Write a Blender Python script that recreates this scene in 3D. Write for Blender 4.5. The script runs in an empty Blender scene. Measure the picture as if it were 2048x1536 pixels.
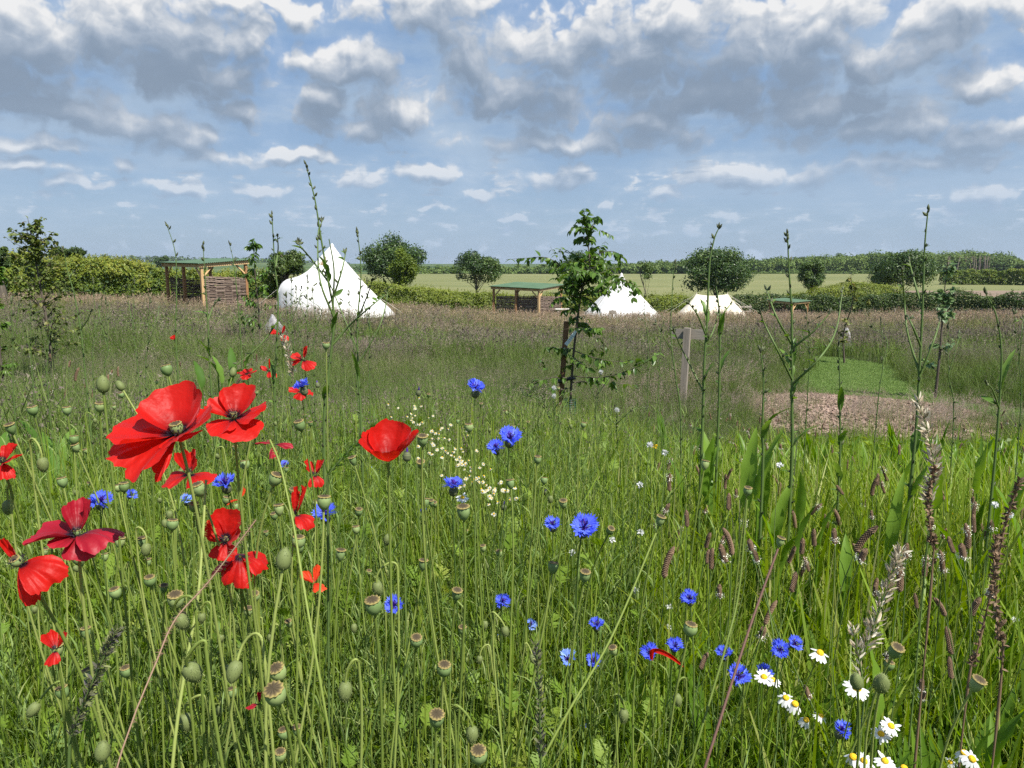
import bpy, math, random
import numpy as np
from mathutils import Vector, Matrix

SC = bpy.context.scene
COL = SC.collection
R = math.radians
PI = math.pi

# ------------------------------------------------------------------ camera
EYE = 1.1                      # camera height above the ground at its foot
FPX, W0, H0 = 1500.0, 2048.0, 1536.0
PITCH = math.atan((H0 / 2 - 530) / FPX)
cd = bpy.data.cameras.new('camera')
cd.sensor_width = 36.0
cd.lens = 36.0 * FPX / W0
cd.clip_start, cd.clip_end = 0.02, 12000.0
cam = bpy.data.objects.new('camera', cd)
cam.location = (0, 0, EYE)
cam.rotation_euler = (PI / 2 - PITCH, 0, 0)
COL.objects.link(cam)
SC.camera = cam

def at(px, py, Y):
    """the point of the place that lies Y metres ahead on the sight line of a photo pixel"""
    a, b = (px - W0 / 2) / FPX, (H0 / 2 - py) / FPX
    c, s = math.cos(PITCH), math.sin(PITCH)
    dx, dy, dz = a, c + b * s, b * c - s
    k = Y / dy
    return np.array([dx * k, Y, EYE + dz * k])

# ------------------------------------------------------------------ light
SUN_EL, SUN_AZ = R(54), R(136)          # azimuth from +Y towards +X
SUN_DIR = Vector((math.cos(SUN_EL) * math.sin(SUN_AZ), math.cos(SUN_EL) * math.cos(SUN_AZ), math.sin(SUN_EL)))
sl = bpy.data.lights.new('sun', 'SUN')
sl.energy, sl.angle, sl.color = 5.0, R(0.5), (1.0, 0.955, 0.88)
so = bpy.data.objects.new('sun', sl)
so.rotation_euler = SUN_DIR.to_track_quat('Z', 'Y').to_euler()
COL.objects.link(so)

SC.view_settings.view_transform = 'Standard'
SC.view_settings.look = 'None'
SC.view_settings.exposure = 0.75
SC.view_settings.gamma = 1.0
SC.render.engine = 'CYCLES'
cy = SC.cycles
cy.max_bounces, cy.diffuse_bounces, cy.glossy_bounces = 4, 3, 1
cy.transmission_bounces, cy.transparent_max_bounces, cy.volume_bounces = 3, 4, 0
cy.caustics_reflective = cy.caustics_refractive = False
cy.sample_clamp_indirect = 4.0
cy.use_denoising = False
cy.use_adaptive_sampling = True
cy.adaptive_threshold = 0.02
SC.render.film_transparent = False

# ------------------------------------------------------------------ world: sky and cumulus
world = bpy.data.worlds.new('World')
SC.world = world
world.use_nodes = True
WS = 0.068

class NB:
    """tiny node builder"""
    def __init__(s, tree):
        s.t = tree
        tree.nodes.clear()
    def n(s, typ, **kw):
        nd = s.t.nodes.new(typ)
        ins = kw.pop('i', {})
        for k, v in kw.items(): setattr(nd, k, v)
        for k, v in ins.items(): s.put(nd.inputs[k], v)
        return nd
    def put(s, sock, v):
        if hasattr(v, 'is_output'): s.t.links.new(v, sock)
        else: sock.default_value = v
    def m(s, op, a, b=None, c=None, clamp=False):
        nd = s.t.nodes.new('ShaderNodeMath'); nd.operation = op; nd.use_clamp = clamp
        for k, v in enumerate((a, b, c)):
            if v is not None: s.put(nd.inputs[k], v)
        return nd.outputs[0]
    def vm(s, op, a, b=None, c=None, scale=None):
        nd = s.t.nodes.new('ShaderNodeVectorMath'); nd.operation = op
        for k, v in enumerate((a, b, c)):
            if v is not None: s.put(nd.inputs[k], v)
        if scale is not None: s.put(nd.inputs['Scale'], scale)
        return nd.outputs['Value'] if op in ('LENGTH', 'DOT_PRODUCT', 'DISTANCE') else nd.outputs['Vector']
    def step(s, x, a, b):
        nd = s.n('ShaderNodeMapRange', interpolation_type='SMOOTHSTEP', i={0: x, 1: a, 2: b, 3: 0.0, 4: 1.0})
        return nd.outputs[0]
    def mix(s, f, a, b):
        nd = s.t.nodes.new('ShaderNodeMix'); nd.data_type = 'RGBA'
        s.put(nd.inputs[0], f); s.put(nd.inputs[6], a); s.put(nd.inputs[7], b)
        return nd.outputs[2]

def azel(px, py):
    p = at(px, py, 1.0) - np.array([0, 0, EYE])
    return math.atan2(p[0], p[1]), math.asin(p[2] / np.linalg.norm(p))

# cumulus heaps where the photograph has them: centre and half size of each heap
CLOUDS = [(40, 95, 150, 90), (30, 150, 190, 60), (215, 70, 90, 70), (330, 80, 150, 95), (400, 150, 170, 60), (500, 105, 55, 55), (470, 8, 150, 22), (610, 30, 70, 20), (870, 30, 150, 62),
          (700, 145, 105, 48), (640, 205, 75, 38), (800, 235, 85, 48), (720, 255, 130, 30), (270, 250, 110, 36), (360, 280, 100, 24), (480, 228, 75, 26), (110, 215, 160, 28),
          (960, 130, 95, 55), (1090, 90, 90, 62), (1040, 200, 160, 52), (1190, 60, 80, 55), (1340, 50, 200, 55), (1300, 120, 230, 60), (1500, 110, 250, 62), (1450, 180, 250, 42), (1640, 60, 120, 60), (1760, 130, 140, 75), (1640, 215, 220, 40),
          (1290, 240, 95, 48), (1370, 270, 75, 34), (1150, 285, 230, 26), (1960, 165, 80, 30), (1940, 20, 130, 34), (1960, 265, 110, 34), (1800, 260, 170, 36),
          (868, 352, 70, 19), (1120, 356, 90, 22), (1480, 358, 110, 25), (1640, 345, 100, 28), (1955, 388, 52, 18), (962, 396, 36, 11),
          (40, 333, 80, 15), (430, 318, 80, 16), (735, 365, 55, 20), (600, 312, 80, 14), (80, 290, 105, 15), (255, 328, 35, 20),
          (1215, 413, 20, 9), (540, 385, 40, 11), (1340, 398, 40, 12), (1850, 325, 110, 20), (360, 375, 70, 11), (880, 418, 40, 8), (1020, 438, 25, 6), (150, 365, 50, 9)]

dg = bpy.data.node_groups.new('cloud_field', 'ShaderNodeTree')
dg.interface.new_socket('P', in_out='INPUT', socket_type='NodeSocketVector')
dg.interface.new_socket('D', in_out='OUTPUT', socket_type='NodeSocketFloat')
dg.interface.new_socket('S', in_out='OUTPUT', socket_type='NodeSocketFloat')
b = NB(dg)
gi = b.n('NodeGroupInput'); go = b.n('NodeGroupOutput')
P = gi.outputs['P']
sep = b.n('ShaderNodeSeparateXYZ', i={0: P})
el = sep.outputs['Y']
sc_el = b.n('ShaderNodeMapRange', i={0: el, 1: 0.03, 2: 0.26, 3: 0.42, 4: 1.0}).outputs[0]
w1 = b.n('ShaderNodeTexNoise', noise_dimensions='2D', i={'Vector': P, 'Scale': 11.0, 'Detail': 3.5, 'Roughness': 0.52})
wv = b.vm('SUBTRACT', w1.outputs['Color'], (0.5, 0.5, 0.5))
Pw = b.vm('ADD', P, b.vm('MULTIPLY', b.vm('SCALE', wv, scale=sc_el), (0.075, 0.055, 0.0)))
w3 = b.n('ShaderNodeTexNoise', noise_dimensions='2D', i={'Vector': P, 'Scale': 34.0, 'Detail': 3.0, 'Roughness': 0.5})
Pw = b.vm('ADD', Pw, b.vm('MULTIPLY', b.vm('SUBTRACT', w3.outputs['Color'], (0.5, 0.5, 0.5)), (0.034, 0.020, 0.0)))
L = None
for (px, py, hw, hh) in CLOUDS:
    a, e = azel(px, py)
    kk = 1.25 if py > 300 else 1.15
    ix, iy = FPX / (hw * kk), FPX / (hh * 1.2)
    ln = b.vm('LENGTH', b.vm('MULTIPLY_ADD', Pw, (ix, iy, 0.0), (-a * ix, -e * iy, 0.0)))
    L = ln if L is None else b.m('SMOOTH_MIN', L, ln, 0.25)
cover = b.m('SUBTRACT', 1.12, L)
# loose small heaps in the gaps and down to the horizon
nz = b.n('ShaderNodeTexNoise', noise_dimensions='2D', i={'Vector': b.vm('MULTIPLY', P, (1.0, 2.3, 0.0)), 'Scale': 17.0, 'Detail': 4.0, 'Roughness': 0.55})
band = b.m('MULTIPLY', b.m('SUBTRACT', nz.outputs['Fac'], 0.57), 2.2)
lowb = b.n('ShaderNodeTexNoise', noise_dimensions='2D', i={'Vector': b.vm('MULTIPLY', P, (1.0, 4.5, 0.0)), 'Scale': 24.0, 'Detail': 6.0, 'Roughness': 0.62})
low = b.m('MULTIPLY', b.m('MULTIPLY', b.m('SUBTRACT', lowb.outputs['Fac'], 0.47), 1.9), b.m('MULTIPLY', b.step(el, 0.2, 0.1), b.step(el, 0.015, 0.055)))
cover = b.m('SMOOTH_MAX', cover, b.m('MAXIMUM', band, low), 0.15)
# cauliflower detail
v1 = b.n('ShaderNodeTexVoronoi', voronoi_dimensions='2D', feature='F1', i={'Vector': b.vm('MULTIPLY', Pw, (1.0, 1.2, 0.0)), 'Scale': 20.0, 'Detail': 2.0, 'Roughness': 0.45, 'Lacunarity': 2.3})
puff = b.m('MULTIPLY', b.m('SUBTRACT', 0.40, v1.outputs['Distance']), 0.75)
n2 = b.n('ShaderNodeTexNoise', noise_dimensions='2D', i={'Vector': P, 'Scale': 30.0, 'Detail': 5.0, 'Roughness': 0.52})
fine = b.m('MULTIPLY', b.m('SUBTRACT', n2.outputs['Fac'], 0.5), 0.5)
D = b.m('ADD', cover, b.m('ADD', puff, fine))
b.put(go.inputs['D'], D)
b.put(go.inputs['S'], cover)

b = NB(world.node_tree)
tc = b.n('ShaderNodeTexCoord')
sp = b.n('ShaderNodeSeparateXYZ', i={0: tc.outputs['Generated']})
az = b.m('ARCTAN2', sp.outputs['X'], sp.outputs['Y'])
el = b.m('ARCSINE', sp.outputs['Z'])
P = b.n('ShaderNodeCombineXYZ', i={0: az, 1: el}).outputs[0]
def field(off):
    g = b.n('ShaderNodeGroup'); g.node_tree = dg
    b.put(g.inputs[0], b.vm('ADD', P, off) if off else P)
    return g.outputs
kel = b.n('ShaderNodeMapRange', i={0: el, 1: 0.04, 2: 0.25, 3: 0.22, 4: 1.0}).outputs[0]
D0, S0 = field(None); D1, S1 = field((0.005, 0.013, 0.0))
S2 = field(b.vm('SCALE', (0.004, 0.026, 0.0), scale=kel))[1]
S3 = field(b.vm('SCALE', (0.008, 0.066, 0.0), scale=kel))[1]
sky = b.n('ShaderNodeTexSky', sky_type='NISHITA', sun_disc=False, sun_elevation=SUN_EL, sun_rotation=SUN_AZ,
          altitude=50.0, air_density=1.0, dust_density=1.6, ozone_density=2.2)
base = b.mix(0.75, sky.outputs[0], b.mix(b.m('POWER', b.m('DIVIDE', el, 0.36, clamp=True), 0.8), (3.5, 4.7, 6.1, 1), (1.75, 3.35, 6.2, 1)))
edge = b.m('SUBTRACT', D0, D1)
# how much cloud lies above, towards the sun: tops stay bright, bases go grey
occ = b.m('ADD', b.m('MULTIPLY', b.m('MAXIMUM', S2, 0.0), 0.70), b.m('MULTIPLY', b.m('MAXIMUM', S3, -0.1), 0.55))
open_ = b.m('SUBTRACT', 1.0, occ, clamp=True)
lit = b.m('ADD', b.m('MULTIPLY_ADD', open_, 0.63, 0.17), b.m('MULTIPLY', edge, b.m('MULTIPLY_ADD', open_, 0.60, 0.12)))
lit = b.m('ADD', lit, b.m('MULTIPLY', b.step(D0, 0.6, 0.0), 0.06), clamp=True)
alpha = b.m('ADD', b.m('MULTIPLY', b.step(D0, -0.06, b.m('MULTIPLY_ADD', open_, -0.34, 0.62)), 0.80), b.m('MULTIPLY', b.step(S0, -0.55, 0.35), 0.2))
alpha = b.m('MULTIPLY', alpha, b.m('MULTIPLY_ADD', b.step(el, 0.02, 0.15), 0.2, 0.8))
rmp = b.n('ShaderNodeValToRGB', i={0: lit})
cr = rmp.color_ramp
cr.elements[0].position, cr.elements[0].color = 0.0, (0.245, 0.325, 0.44, 1)
cr.elements[1].position, cr.elements[1].color = 1.0, (1.0, 1.0, 1.0, 1)
for pos, c in ((0.28, (0.31, 0.395, 0.515)), (0.5, (0.45, 0.53, 0.645)), (0.72, (0.68, 0.73, 0.80))):
    e = cr.elements.new(pos); e.color = (*c, 1)
ccol = b.vm('SCALE', rmp.outputs[0], scale=7.7)
# towards the horizon the heaps lie behind more air
air = b.step(el, 0.20, 0.01)
ccol = b.mix(b.m('MULTIPLY', air, 0.80), ccol, (3.6, 4.8, 6.4, 1))
veiln = b.n('ShaderNodeTexNoise', noise_dimensions='2D', i={'Vector': b.vm('MULTIPLY', P, (1.0, 3.2, 0.0)), 'Scale': 5.5, 'Detail': 5.0, 'Roughness': 0.55})
veil = b.m('MULTIPLY', b.step(veiln.outputs['Fac'], 0.34, 0.66), b.m('MULTIPLY', b.step(el, 0.36, 0.2), b.m('MULTIPLY_ADD', b.step(el, 0.03, 0.14), 0.6, 0.25)))
base = b.mix(veil, base, (3.7, 4.85, 6.3, 1))
skycol = b.mix(b.m('MULTIPLY', alpha, 0.97), base, ccol)
bg = b.n('ShaderNodeBackground', i={0: skycol, 1: WS})
b.t.links.new(bg.outputs[0], b.n('ShaderNodeOutputWorld').inputs[0])
world.cycles.sampling_method = 'NONE'

# ------------------------------------------------------------------ helpers
RNG = np.random.default_rng(7)

class MB:
    """collects vertices and faces, then makes one mesh"""
    def __init__(s): s.v, s.f, s.c, s.n = [], {}, [], 0
    def add(s, V, F, c=0.5):
        V = np.asarray(V, float).reshape(-1, 3)
        F = np.asarray(F, int)
        if F.size: s.f.setdefault(F.shape[1], []).append(F + s.n)
        s.v.append(V); s.c.append(np.broadcast_to(np.asarray(c, float), (len(V),)))
        s.n += len(V)
        return s
    def join(s, o):
        if not o.v: return s
        V = np.concatenate(o.v); C = np.concatenate(o.c); base = s.n
        s.v.append(V); s.c.append(C); s.n += len(V)
        for k, L in o.f.items():
            for F in L: s.f.setdefault(k, []).append(F + base)
        return s
    def mesh(s, name, mat, smooth=True):
        V = np.concatenate(s.v) if s.v else np.zeros((0, 3)); C = np.concatenate(s.c) if s.c else np.zeros(0)
        me = bpy.data.meshes.new(name)
        me.vertices.add(len(V)); me.vertices.foreach_set('co', V.ravel())
        fs = [(k, np.concatenate(L)) for k, L in s.f.items()]
        if fs:
            loops = np.concatenate([F.ravel() for k, F in fs])
            tot = np.concatenate([np.full(len(F), k) for k, F in fs])
            st = np.concatenate([[0], np.cumsum(tot)[:-1]])
            me.loops.add(len(loops)); me.loops.foreach_set('vertex_index', loops)
            me.polygons.add(len(tot)); me.polygons.foreach_set('loop_start', st); me.polygons.foreach_set('loop_total', tot)
            me.polygons.foreach_set('use_smooth', np.full(len(tot), bool(smooth)))
        at_ = me.attributes.new('c', 'FLOAT', 'POINT'); at_.data.foreach_set('value', C)
        me.update(calc_edges=True); me.validate()
        if mat is not None: me.materials.append(mat)
        return me

def link(name, data, parent=None, loc=(0, 0, 0), rot=None, scale=None):
    o = bpy.data.objects.new(name, data)
    COL.objects.link(o)
    o.location = tuple(float(x) for x in loc)
    if rot is not None: o.rotation_euler = rot
    if scale is not None: o.scale = (scale,) * 3 if np.isscalar(scale) else scale
    if parent is not None: o.parent = parent
    return o

def tag(o, label=None, cat=None, group=None, kind=None):
    if label: o['label'] = label
    if cat: o['category'] = cat
    if group: o['group'] = group
    if kind: o['kind'] = kind
    return o

def thing(name, label, cat, loc, group=None, rotz=0.0):
    o = link(name, None, None, loc, (0, 0, rotz))
    o.empty_display_size = 0.1
    return tag(o, label, cat, group)

def lerp(a, b, t): return a + (b - a) * t

def bez(p0, p1, p2, p3, n):
    t = np.linspace(0, 1, n)[:, None]
    return (1 - t) ** 3 * p0 + 3 * (1 - t) ** 2 * t * p1 + 3 * (1 - t) * t * t * p2 + t ** 3 * p3

def smoothline(pts, n):
    """Catmull-Rom through points, n samples"""
    P = np.asarray(pts, float)
    if len(P) == 2: return P[0] + (P[1] - P[0]) * np.linspace(0, 1, n)[:, None]
    Q = np.vstack([2 * P[0] - P[1], P, 2 * P[-1] - P[-2]])
    t = np.linspace(0, len(P) - 1 - 1e-6, n); i = t.astype(int); f = (t - i)[:, None]
    a, b_, c, d = Q[i], Q[i + 1], Q[i + 2], Q[i + 3]
    return 0.5 * (2 * b_ + (c - a) * f + (2 * a - 5 * b_ + 4 * c - d) * f * f + (3 * b_ - a - 3 * c + d) * f ** 3)

def tube(path, rad, k=6, cap=True):
    P = np.asarray(path, float); n = len(P)
    rad = np.broadcast_to(np.asarray(rad, float), (n,))
    T = np.gradient(P, axis=0); T /= np.linalg.norm(T, axis=1)[:, None] + 1e-12
    ref = np.array([0.13, 0.99, 0.05]) if abs(T[:, 1]).mean() < 0.8 else np.array([0.99, 0.1, 0.05])
    A = np.cross(T, ref); A /= np.linalg.norm(A, axis=1)[:, None] + 1e-12
    B = np.cross(T, A)
    th = np.linspace(0, 2 * PI, k, endpoint=False)
    V = P[:, None] + rad[:, None, None] * (np.cos(th)[None, :, None] * A[:, None] + np.sin(th)[None, :, None] * B[:, None])
    V = V.reshape(-1, 3)
    i, j = np.meshgrid(np.arange(n - 1), np.arange(k), indexing='ij')
    F = np.stack([i * k + j, i * k + (j + 1) % k, (i + 1) * k + (j + 1) % k, (i + 1) * k + j], -1).reshape(-1, 4)
    return V, F

def add_tube(mb, path, rad, k=6, c=0.5, cap=False):
    V, F = tube(path, rad, k); mb.add(V, F, c)
    if cap:
        n = len(V) // k
        for e, idx in ((0, np.arange(k)[::-1]), (n - 1, np.arange(k) + (n - 1) * k)):
            ctr = V[idx].mean(0); vv = np.vstack([V[idx], ctr])
            mb.add(vv, [(q, (q + 1) % k, k) for q in range(k)], c)
    return mb

def lathe(prof, k=16, wob=None):
    """prof: (r, z) rows; open surface of revolution"""
    prof = np.asarray(prof, float); n = len(prof)
    th = np.linspace(0, 2 * PI, k, endpoint=False)
    r = prof[:, :1] * np.ones((1, k))
    if wob is not None: r = r * wob(th[None, :], np.linspace(0, 1, n)[:, None])
    V = np.stack([r * np.cos(th), r * np.sin(th), prof[:, 1:2] * np.ones((1, k))], -1).reshape(-1, 3)
    i, j = np.meshgrid(np.arange(n - 1), np.arange(k), indexing='ij')
    F = np.stack([i * k + j, i * k + (j + 1) % k, (i + 1) * k + (j + 1) % k, (i + 1) * k + j], -1).reshape(-1, 4)
    return V, F

def grid_faces(n, m):
    i, j = np.meshgrid(np.arange(n - 1), np.arange(m - 1), indexing='ij')
    return np.stack([i * m + j, i * m + j + 1, (i + 1) * m + j + 1, (i + 1) * m + j], -1).reshape(-1, 4)

def box(mb, p0, p1, c=0.5, M=None, bev=0.0):
    x0, y0, z0 = p0; x1, y1, z1 = p1
    V = np.array([(x0, y0, z0), (x1, y0, z0), (x1, y1, z0), (x0, y1, z0), (x0, y0, z1), (x1, y0, z1), (x1, y1, z1), (x0, y1, z1)], float)
    if M is not None: V = V @ np.asarray(M)[:3, :3].T + np.asarray(M)[:3, 3]
    return mb.add(V, [(0, 3, 2, 1), (4, 5, 6, 7), (0, 1, 5, 4), (1, 2, 6, 5), (2, 3, 7, 6), (3, 0, 4, 7)], c)

def beam(mb, a, b_, w, h=None, up=(0, 0, 1), c=0.5):
    """square timber from a to b"""
    a, b_ = np.asarray(a, float), np.asarray(b_, float); h = h or w
    T = b_ - a; T /= np.linalg.norm(T)
    S = np.cross(T, np.asarray(up, float))
    if np.linalg.norm(S) < 1e-3: S = np.cross(T, (0, 1, 0))
    S /= np.linalg.norm(S); U = np.cross(S, T)
    V = []
    for p in (a, b_):
        for s, u in ((-1, -1), (1, -1), (1, 1), (-1, 1)): V.append(p + S * s * w / 2 + U * u * h / 2)
    return mb.add(V, [(0, 3, 2, 1), (4, 5, 6, 7), (0, 1, 5, 4), (1, 2, 6, 5), (2, 3, 7, 6), (3, 0, 4, 7)], c)

def unit(v):
    v = np.asarray(v, float); return v / (np.linalg.norm(v, axis=-1, keepdims=True) + 1e-12)

def blades(base, h, az, bend, w, nseg=3, rng=RNG, c=None, tipw=0.08, fold=0.0):
    """n grass blades as ribbons: returns V, F, C"""
    n = len(base)
    t = np.linspace(0, 1, nseg + 1)
    hx, hy = np.cos(az), np.sin(az)
    hor = (bend * h)[:, None] * t ** 1.8
    z = h[:, None] * (t - 0.32 * bend[:, None] * t ** 2.2)
    P = np.stack([base[:, 0:1] + hor * hx[:, None], base[:, 1:2] + hor * hy[:, None], base[:, 2:3] + z], -1)
    fa = az + PI / 2 + rng.normal(0, 0.7, n)
    S = np.stack([np.cos(fa), np.sin(fa), np.zeros(n)], -1)
    wid = w[:, None] * (np.sin(np.minimum(1, t * 2.2 + 0.45) * PI / 2) * (1 - t ** 2.2) + tipw)
    V = np.stack([P - S[:, None] * wid[..., None] / 2, P + S[:, None] * wid[..., None] / 2], 2)
    m = nseg + 1
    k = np.arange(nseg)
    q = np.stack([2 * k, 2 * k + 1, 2 * k + 3, 2 * k + 2], -1)
    F = (np.arange(n)[:, None, None] * (2 * m) + q[None]).reshape(-1, 4)
    C = np.repeat(rng.random(n) if c is None else c, 2 * m)
    return V.reshape(-1, 3), F, C

def cards(ctr, size, nrm=None, rng=RNG, asp=0.55, c=None, droop=0.0):
    """leaf-shaped diamonds bent along the midrib; ctr (n,3), size (n,)"""
    n = len(ctr)
    N = unit(rng.normal(0, 1, (n, 3))) if nrm is None else unit(nrm)
    A = unit(np.cross(N, unit(rng.normal(0, 1, (n, 3)))))
    if droop: A = unit(A + np.array([0, 0, -droop]))
    B = unit(np.cross(N, A))
    s = size[:, None]
    f = N * s * 0.16
    V = np.stack([ctr - A * s * .5, ctr + B * s * asp * .5 + f - A * s * .06, ctr + A * s * .5, ctr - B * s * asp * .5 + f - A * s * .06], 1)
    k = np.arange(n)[:, None] * 4
    F = np.concatenate([k + np.array([[0, 1, 2]]), k + np.array([[0, 2, 3]])])
    C = np.repeat(rng.random(n) if c is None else c, 4)
    return V.reshape(-1, 3), F, C

def spikelets(ctr, size, rng=RNG, c=None):
    """single narrow triangles hanging outwards: grass florets"""
    n = len(ctr)
    A = unit(rng.normal(0, 1, (n, 3)) * (1, 1, .5) + (0, 0, .9)); B = unit(np.cross(A, rng.normal(0, 1, (n, 3)))); s = size[:, None]
    V = np.stack([ctr - A * s * .4 - B * s * .05, ctr + B * s * .36, ctr + A * s * .6], 1)
    return V.reshape(-1, 3), np.arange(n * 3).reshape(-1, 3), np.repeat(rng.random(n) if c is None else c, 3)

def sstep(x, a, b_):
    t = np.clip((np.asarray(x, float) - a) / (b_ - a), 0, 1); return t * t * (3 - 2 * t)

_lat = np.random.default_rng(3).random((256, 256))
def vnoise(x, y):
    x, y = np.asarray(x, float), np.asarray(y, float)
    i, j = np.floor(x).astype(int), np.floor(y).astype(int)
    f, g_ = x - i, y - j
    f, g_ = f * f * (3 - 2 * f), g_ * g_ * (3 - 2 * g_)
    q = lambda a, b_: _lat[a % 256, b_ % 256]
    return (q(i, j) * (1 - f) + q(i + 1, j) * f) * (1 - g_) + (q(i, j + 1) * (1 - f) + q(i + 1, j + 1) * f) * g_
def fbm(x, y, o=3):
    s, a = 0, 0.5
    for k in range(o): s = s + a * vnoise(x * 2 ** k + 17.3 * k, y * 2 ** k + 5.1 * k); a *= 0.5
    return s / (1 - 0.5 ** o)

# ------------------------------------------------------------------ lie of the land
_py = np.array([-30, 0, 2, 4, 7, 12, 20, 30, 45, 60, 75, 400, 600, 1500, 2600, 4500])
_pz = np.array([.3, 0, -.04, -.2, -.5, -.74, -1.1, -1.5, -2.2, -3.25, -3.7, -3.7, -3.2, 3.0, 5, 6])
def ground_z(x, y):
    x, y = np.asarray(x, float), np.asarray(y, float)
    z = np.interp(y, _py, _pz)
    lx = np.clip(-x - 1, 0, None)
    z = z + 1.35 * (1 - np.exp(-lx * 0.055)) * sstep(y, 3, 24) * (1 - sstep(y, 70, 200))
    z = z - .75 * np.exp(-((x - 22) / 11) ** 2 - ((y - 59) / 8) ** 2)
    w = x / np.maximum(y, 1)
    z = z + sstep(y, 500, 1500) * (4.0 * sstep(-w, 0.12, 0.42) + 1.0 * sstep(w, 0.2, 0.6)) * sstep(y, 600, 1400)
    z = z + 0.05 * (fbm(x * .6, y * .6) - .5) * (1 - sstep(y, 60, 200))
    return z
def gz(x, y): return float(ground_z(np.array([x]), np.array([y]))[0])

# ------------------------------------------------------------------ materials
def newmat(name):
    m = bpy.data.materials.new(name); m.use_nodes = True
    return m, NB(m.node_tree)

def ramp(b, f, stops):
    nd = b.n('ShaderNodeValToRGB', i={0: f}); cr = nd.color_ramp
    cr.elements[0].position, cr.elements[0].color = stops[0][0], (*stops[0][1], 1)
    cr.elements[1].position, cr.elements[1].color = stops[-1][0], (*stops[-1][1], 1)
    for p, c in stops[1:-1]: cr.elements.new(p).color = (*c, 1)
    return nd.outputs[0]

def leaf_mat(name, cols, trans=0.35, rough=0.5, spec=0.3, obj_rand=0.35, tint=None, bump=None, posn=0.0, tcol=None):
    """thin foliage: colours spread over attribute c, the object's own random number and slow drift over the ground"""
    m, b = newmat(name)
    a = b.n('ShaderNodeAttribute', attribute_name='c').outputs['Fac']
    r = b.n('ShaderNodeAttribute', attribute_name='r').outputs['Fac'] if obj_rand else 0.5
    f = b.m('ADD', b.m('MULTIPLY', a, 1 - obj_rand), b.m('MULTIPLY', r, obj_rand))
    pos = b.n('ShaderNodeNewGeometry').outputs['Position']
    if posn:
        nz = b.n('ShaderNodeTexNoise', noise_dimensions='3D', i={'Vector': pos, 'Scale': 0.35, 'Detail': 3.0})
        f = b.m('ADD', f, b.m('MULTIPLY', b.m('SUBTRACT', nz.outputs['Fac'], 0.5), posn))
    k = len(cols)
    col = ramp(b, f, [((i + 0.5) / k if k > 1 else i, c) for i, c in enumerate(cols)]) if k > 1 else None
    if col is None: col = (*cols[0], 1)
    if tint: col = tint(b, col, pos, f)
    p = b.n('ShaderNodeBsdfPrincipled', i={'Base Color': col, 'Roughness': rough, 'Specular IOR Level': spec})
    if bump:
        bn = b.n('ShaderNodeBump', i={'Strength': bump[1], 'Distance': 0.002, 'Height': b.n('ShaderNodeTexNoise', i={'Scale': bump[0], 'Detail': 3.0}).outputs['Fac']})
        b.put(p.inputs['Normal'], bn.outputs[0])
    if trans > 0:
        tc_ = b.mix(1.0, col, col) if tcol is None else tcol
        if tcol is None:
            hs = b.n('ShaderNodeHueSaturation', i={'Hue': 0.488, 'Saturation': 1.12, 'Value': 1.15, 'Color': col}); tc_ = hs.outputs[0]
        t = b.n('ShaderNodeBsdfTranslucent', i={'Color': tc_})
        mx = b.n('ShaderNodeMixShader', i={0: trans, 1: p.outputs[0], 2: t.outputs[0]}); out = mx.outputs[0]
    else: out = p.outputs[0]
    m.node_tree.links.new(out, b.n('ShaderNodeOutputMaterial').inputs[0])
    return m

def solid_mat(name, cols, rough=0.7, spec=0.3, scale=8.0, stretch=(1, 1, 1), bump=0.0, bscale=60.0, attr=0.0, detail=4.0, coords='Object'):
    m, b = newmat(name)
    tcn = b.n('ShaderNodeTexCoord').outputs[coords]
    v = b.vm('MULTIPLY', tcn, stretch)
    nz = b.n('ShaderNodeTexNoise', i={'Vector': v, 'Scale': scale, 'Detail': detail, 'Roughness': 0.6}).outputs['Fac']
    f = b.m('MULTIPLY_ADD', b.m('SUBTRACT', nz, 0.5), 1.8, 0.5, clamp=True)
    if attr:
        a = b.n('ShaderNodeAttribute', attribute_name='c').outputs['Fac']
        f = b.m('ADD', b.m('MULTIPLY', f, 1 - attr), b.m('MULTIPLY', a, attr))
    k = len(cols)
    col = ramp(b, f, [(i / (k - 1), c) for i, c in enumerate(cols)]) if k > 1 else (*cols[0], 1)
    p = b.n('ShaderNodeBsdfPrincipled', i={'Base Color': col, 'Roughness': rough, 'Specular IOR Level': spec})
    if bump:
        h = b.n('ShaderNodeTexNoise', i={'Vector': v, 'Scale': bscale, 'Detail': 4.0}).outputs['Fac']
        bn = b.n('ShaderNodeBump', i={'Strength': bump, 'Distance': 0.01, 'Height': h})
        b.put(p.inputs['Normal'], bn.outputs[0])
    m.node_tree.links.new(p.outputs[0], b.n('ShaderNodeOutputMaterial').inputs[0])
    return m

# ------------------------------------------------------------------ scattering of uncountable stuff
LIB = bpy.data.collections.new('plant_library')       # never linked: sources of the scattered grass
def lib_collection(name, meshes):
    c = bpy.data.collections.new(name)
    for i, me in enumerate(meshes):
        o = bpy.data.objects.new('%s_%02d' % (name, i), me); c.objects.link(o)
    return c

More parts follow.
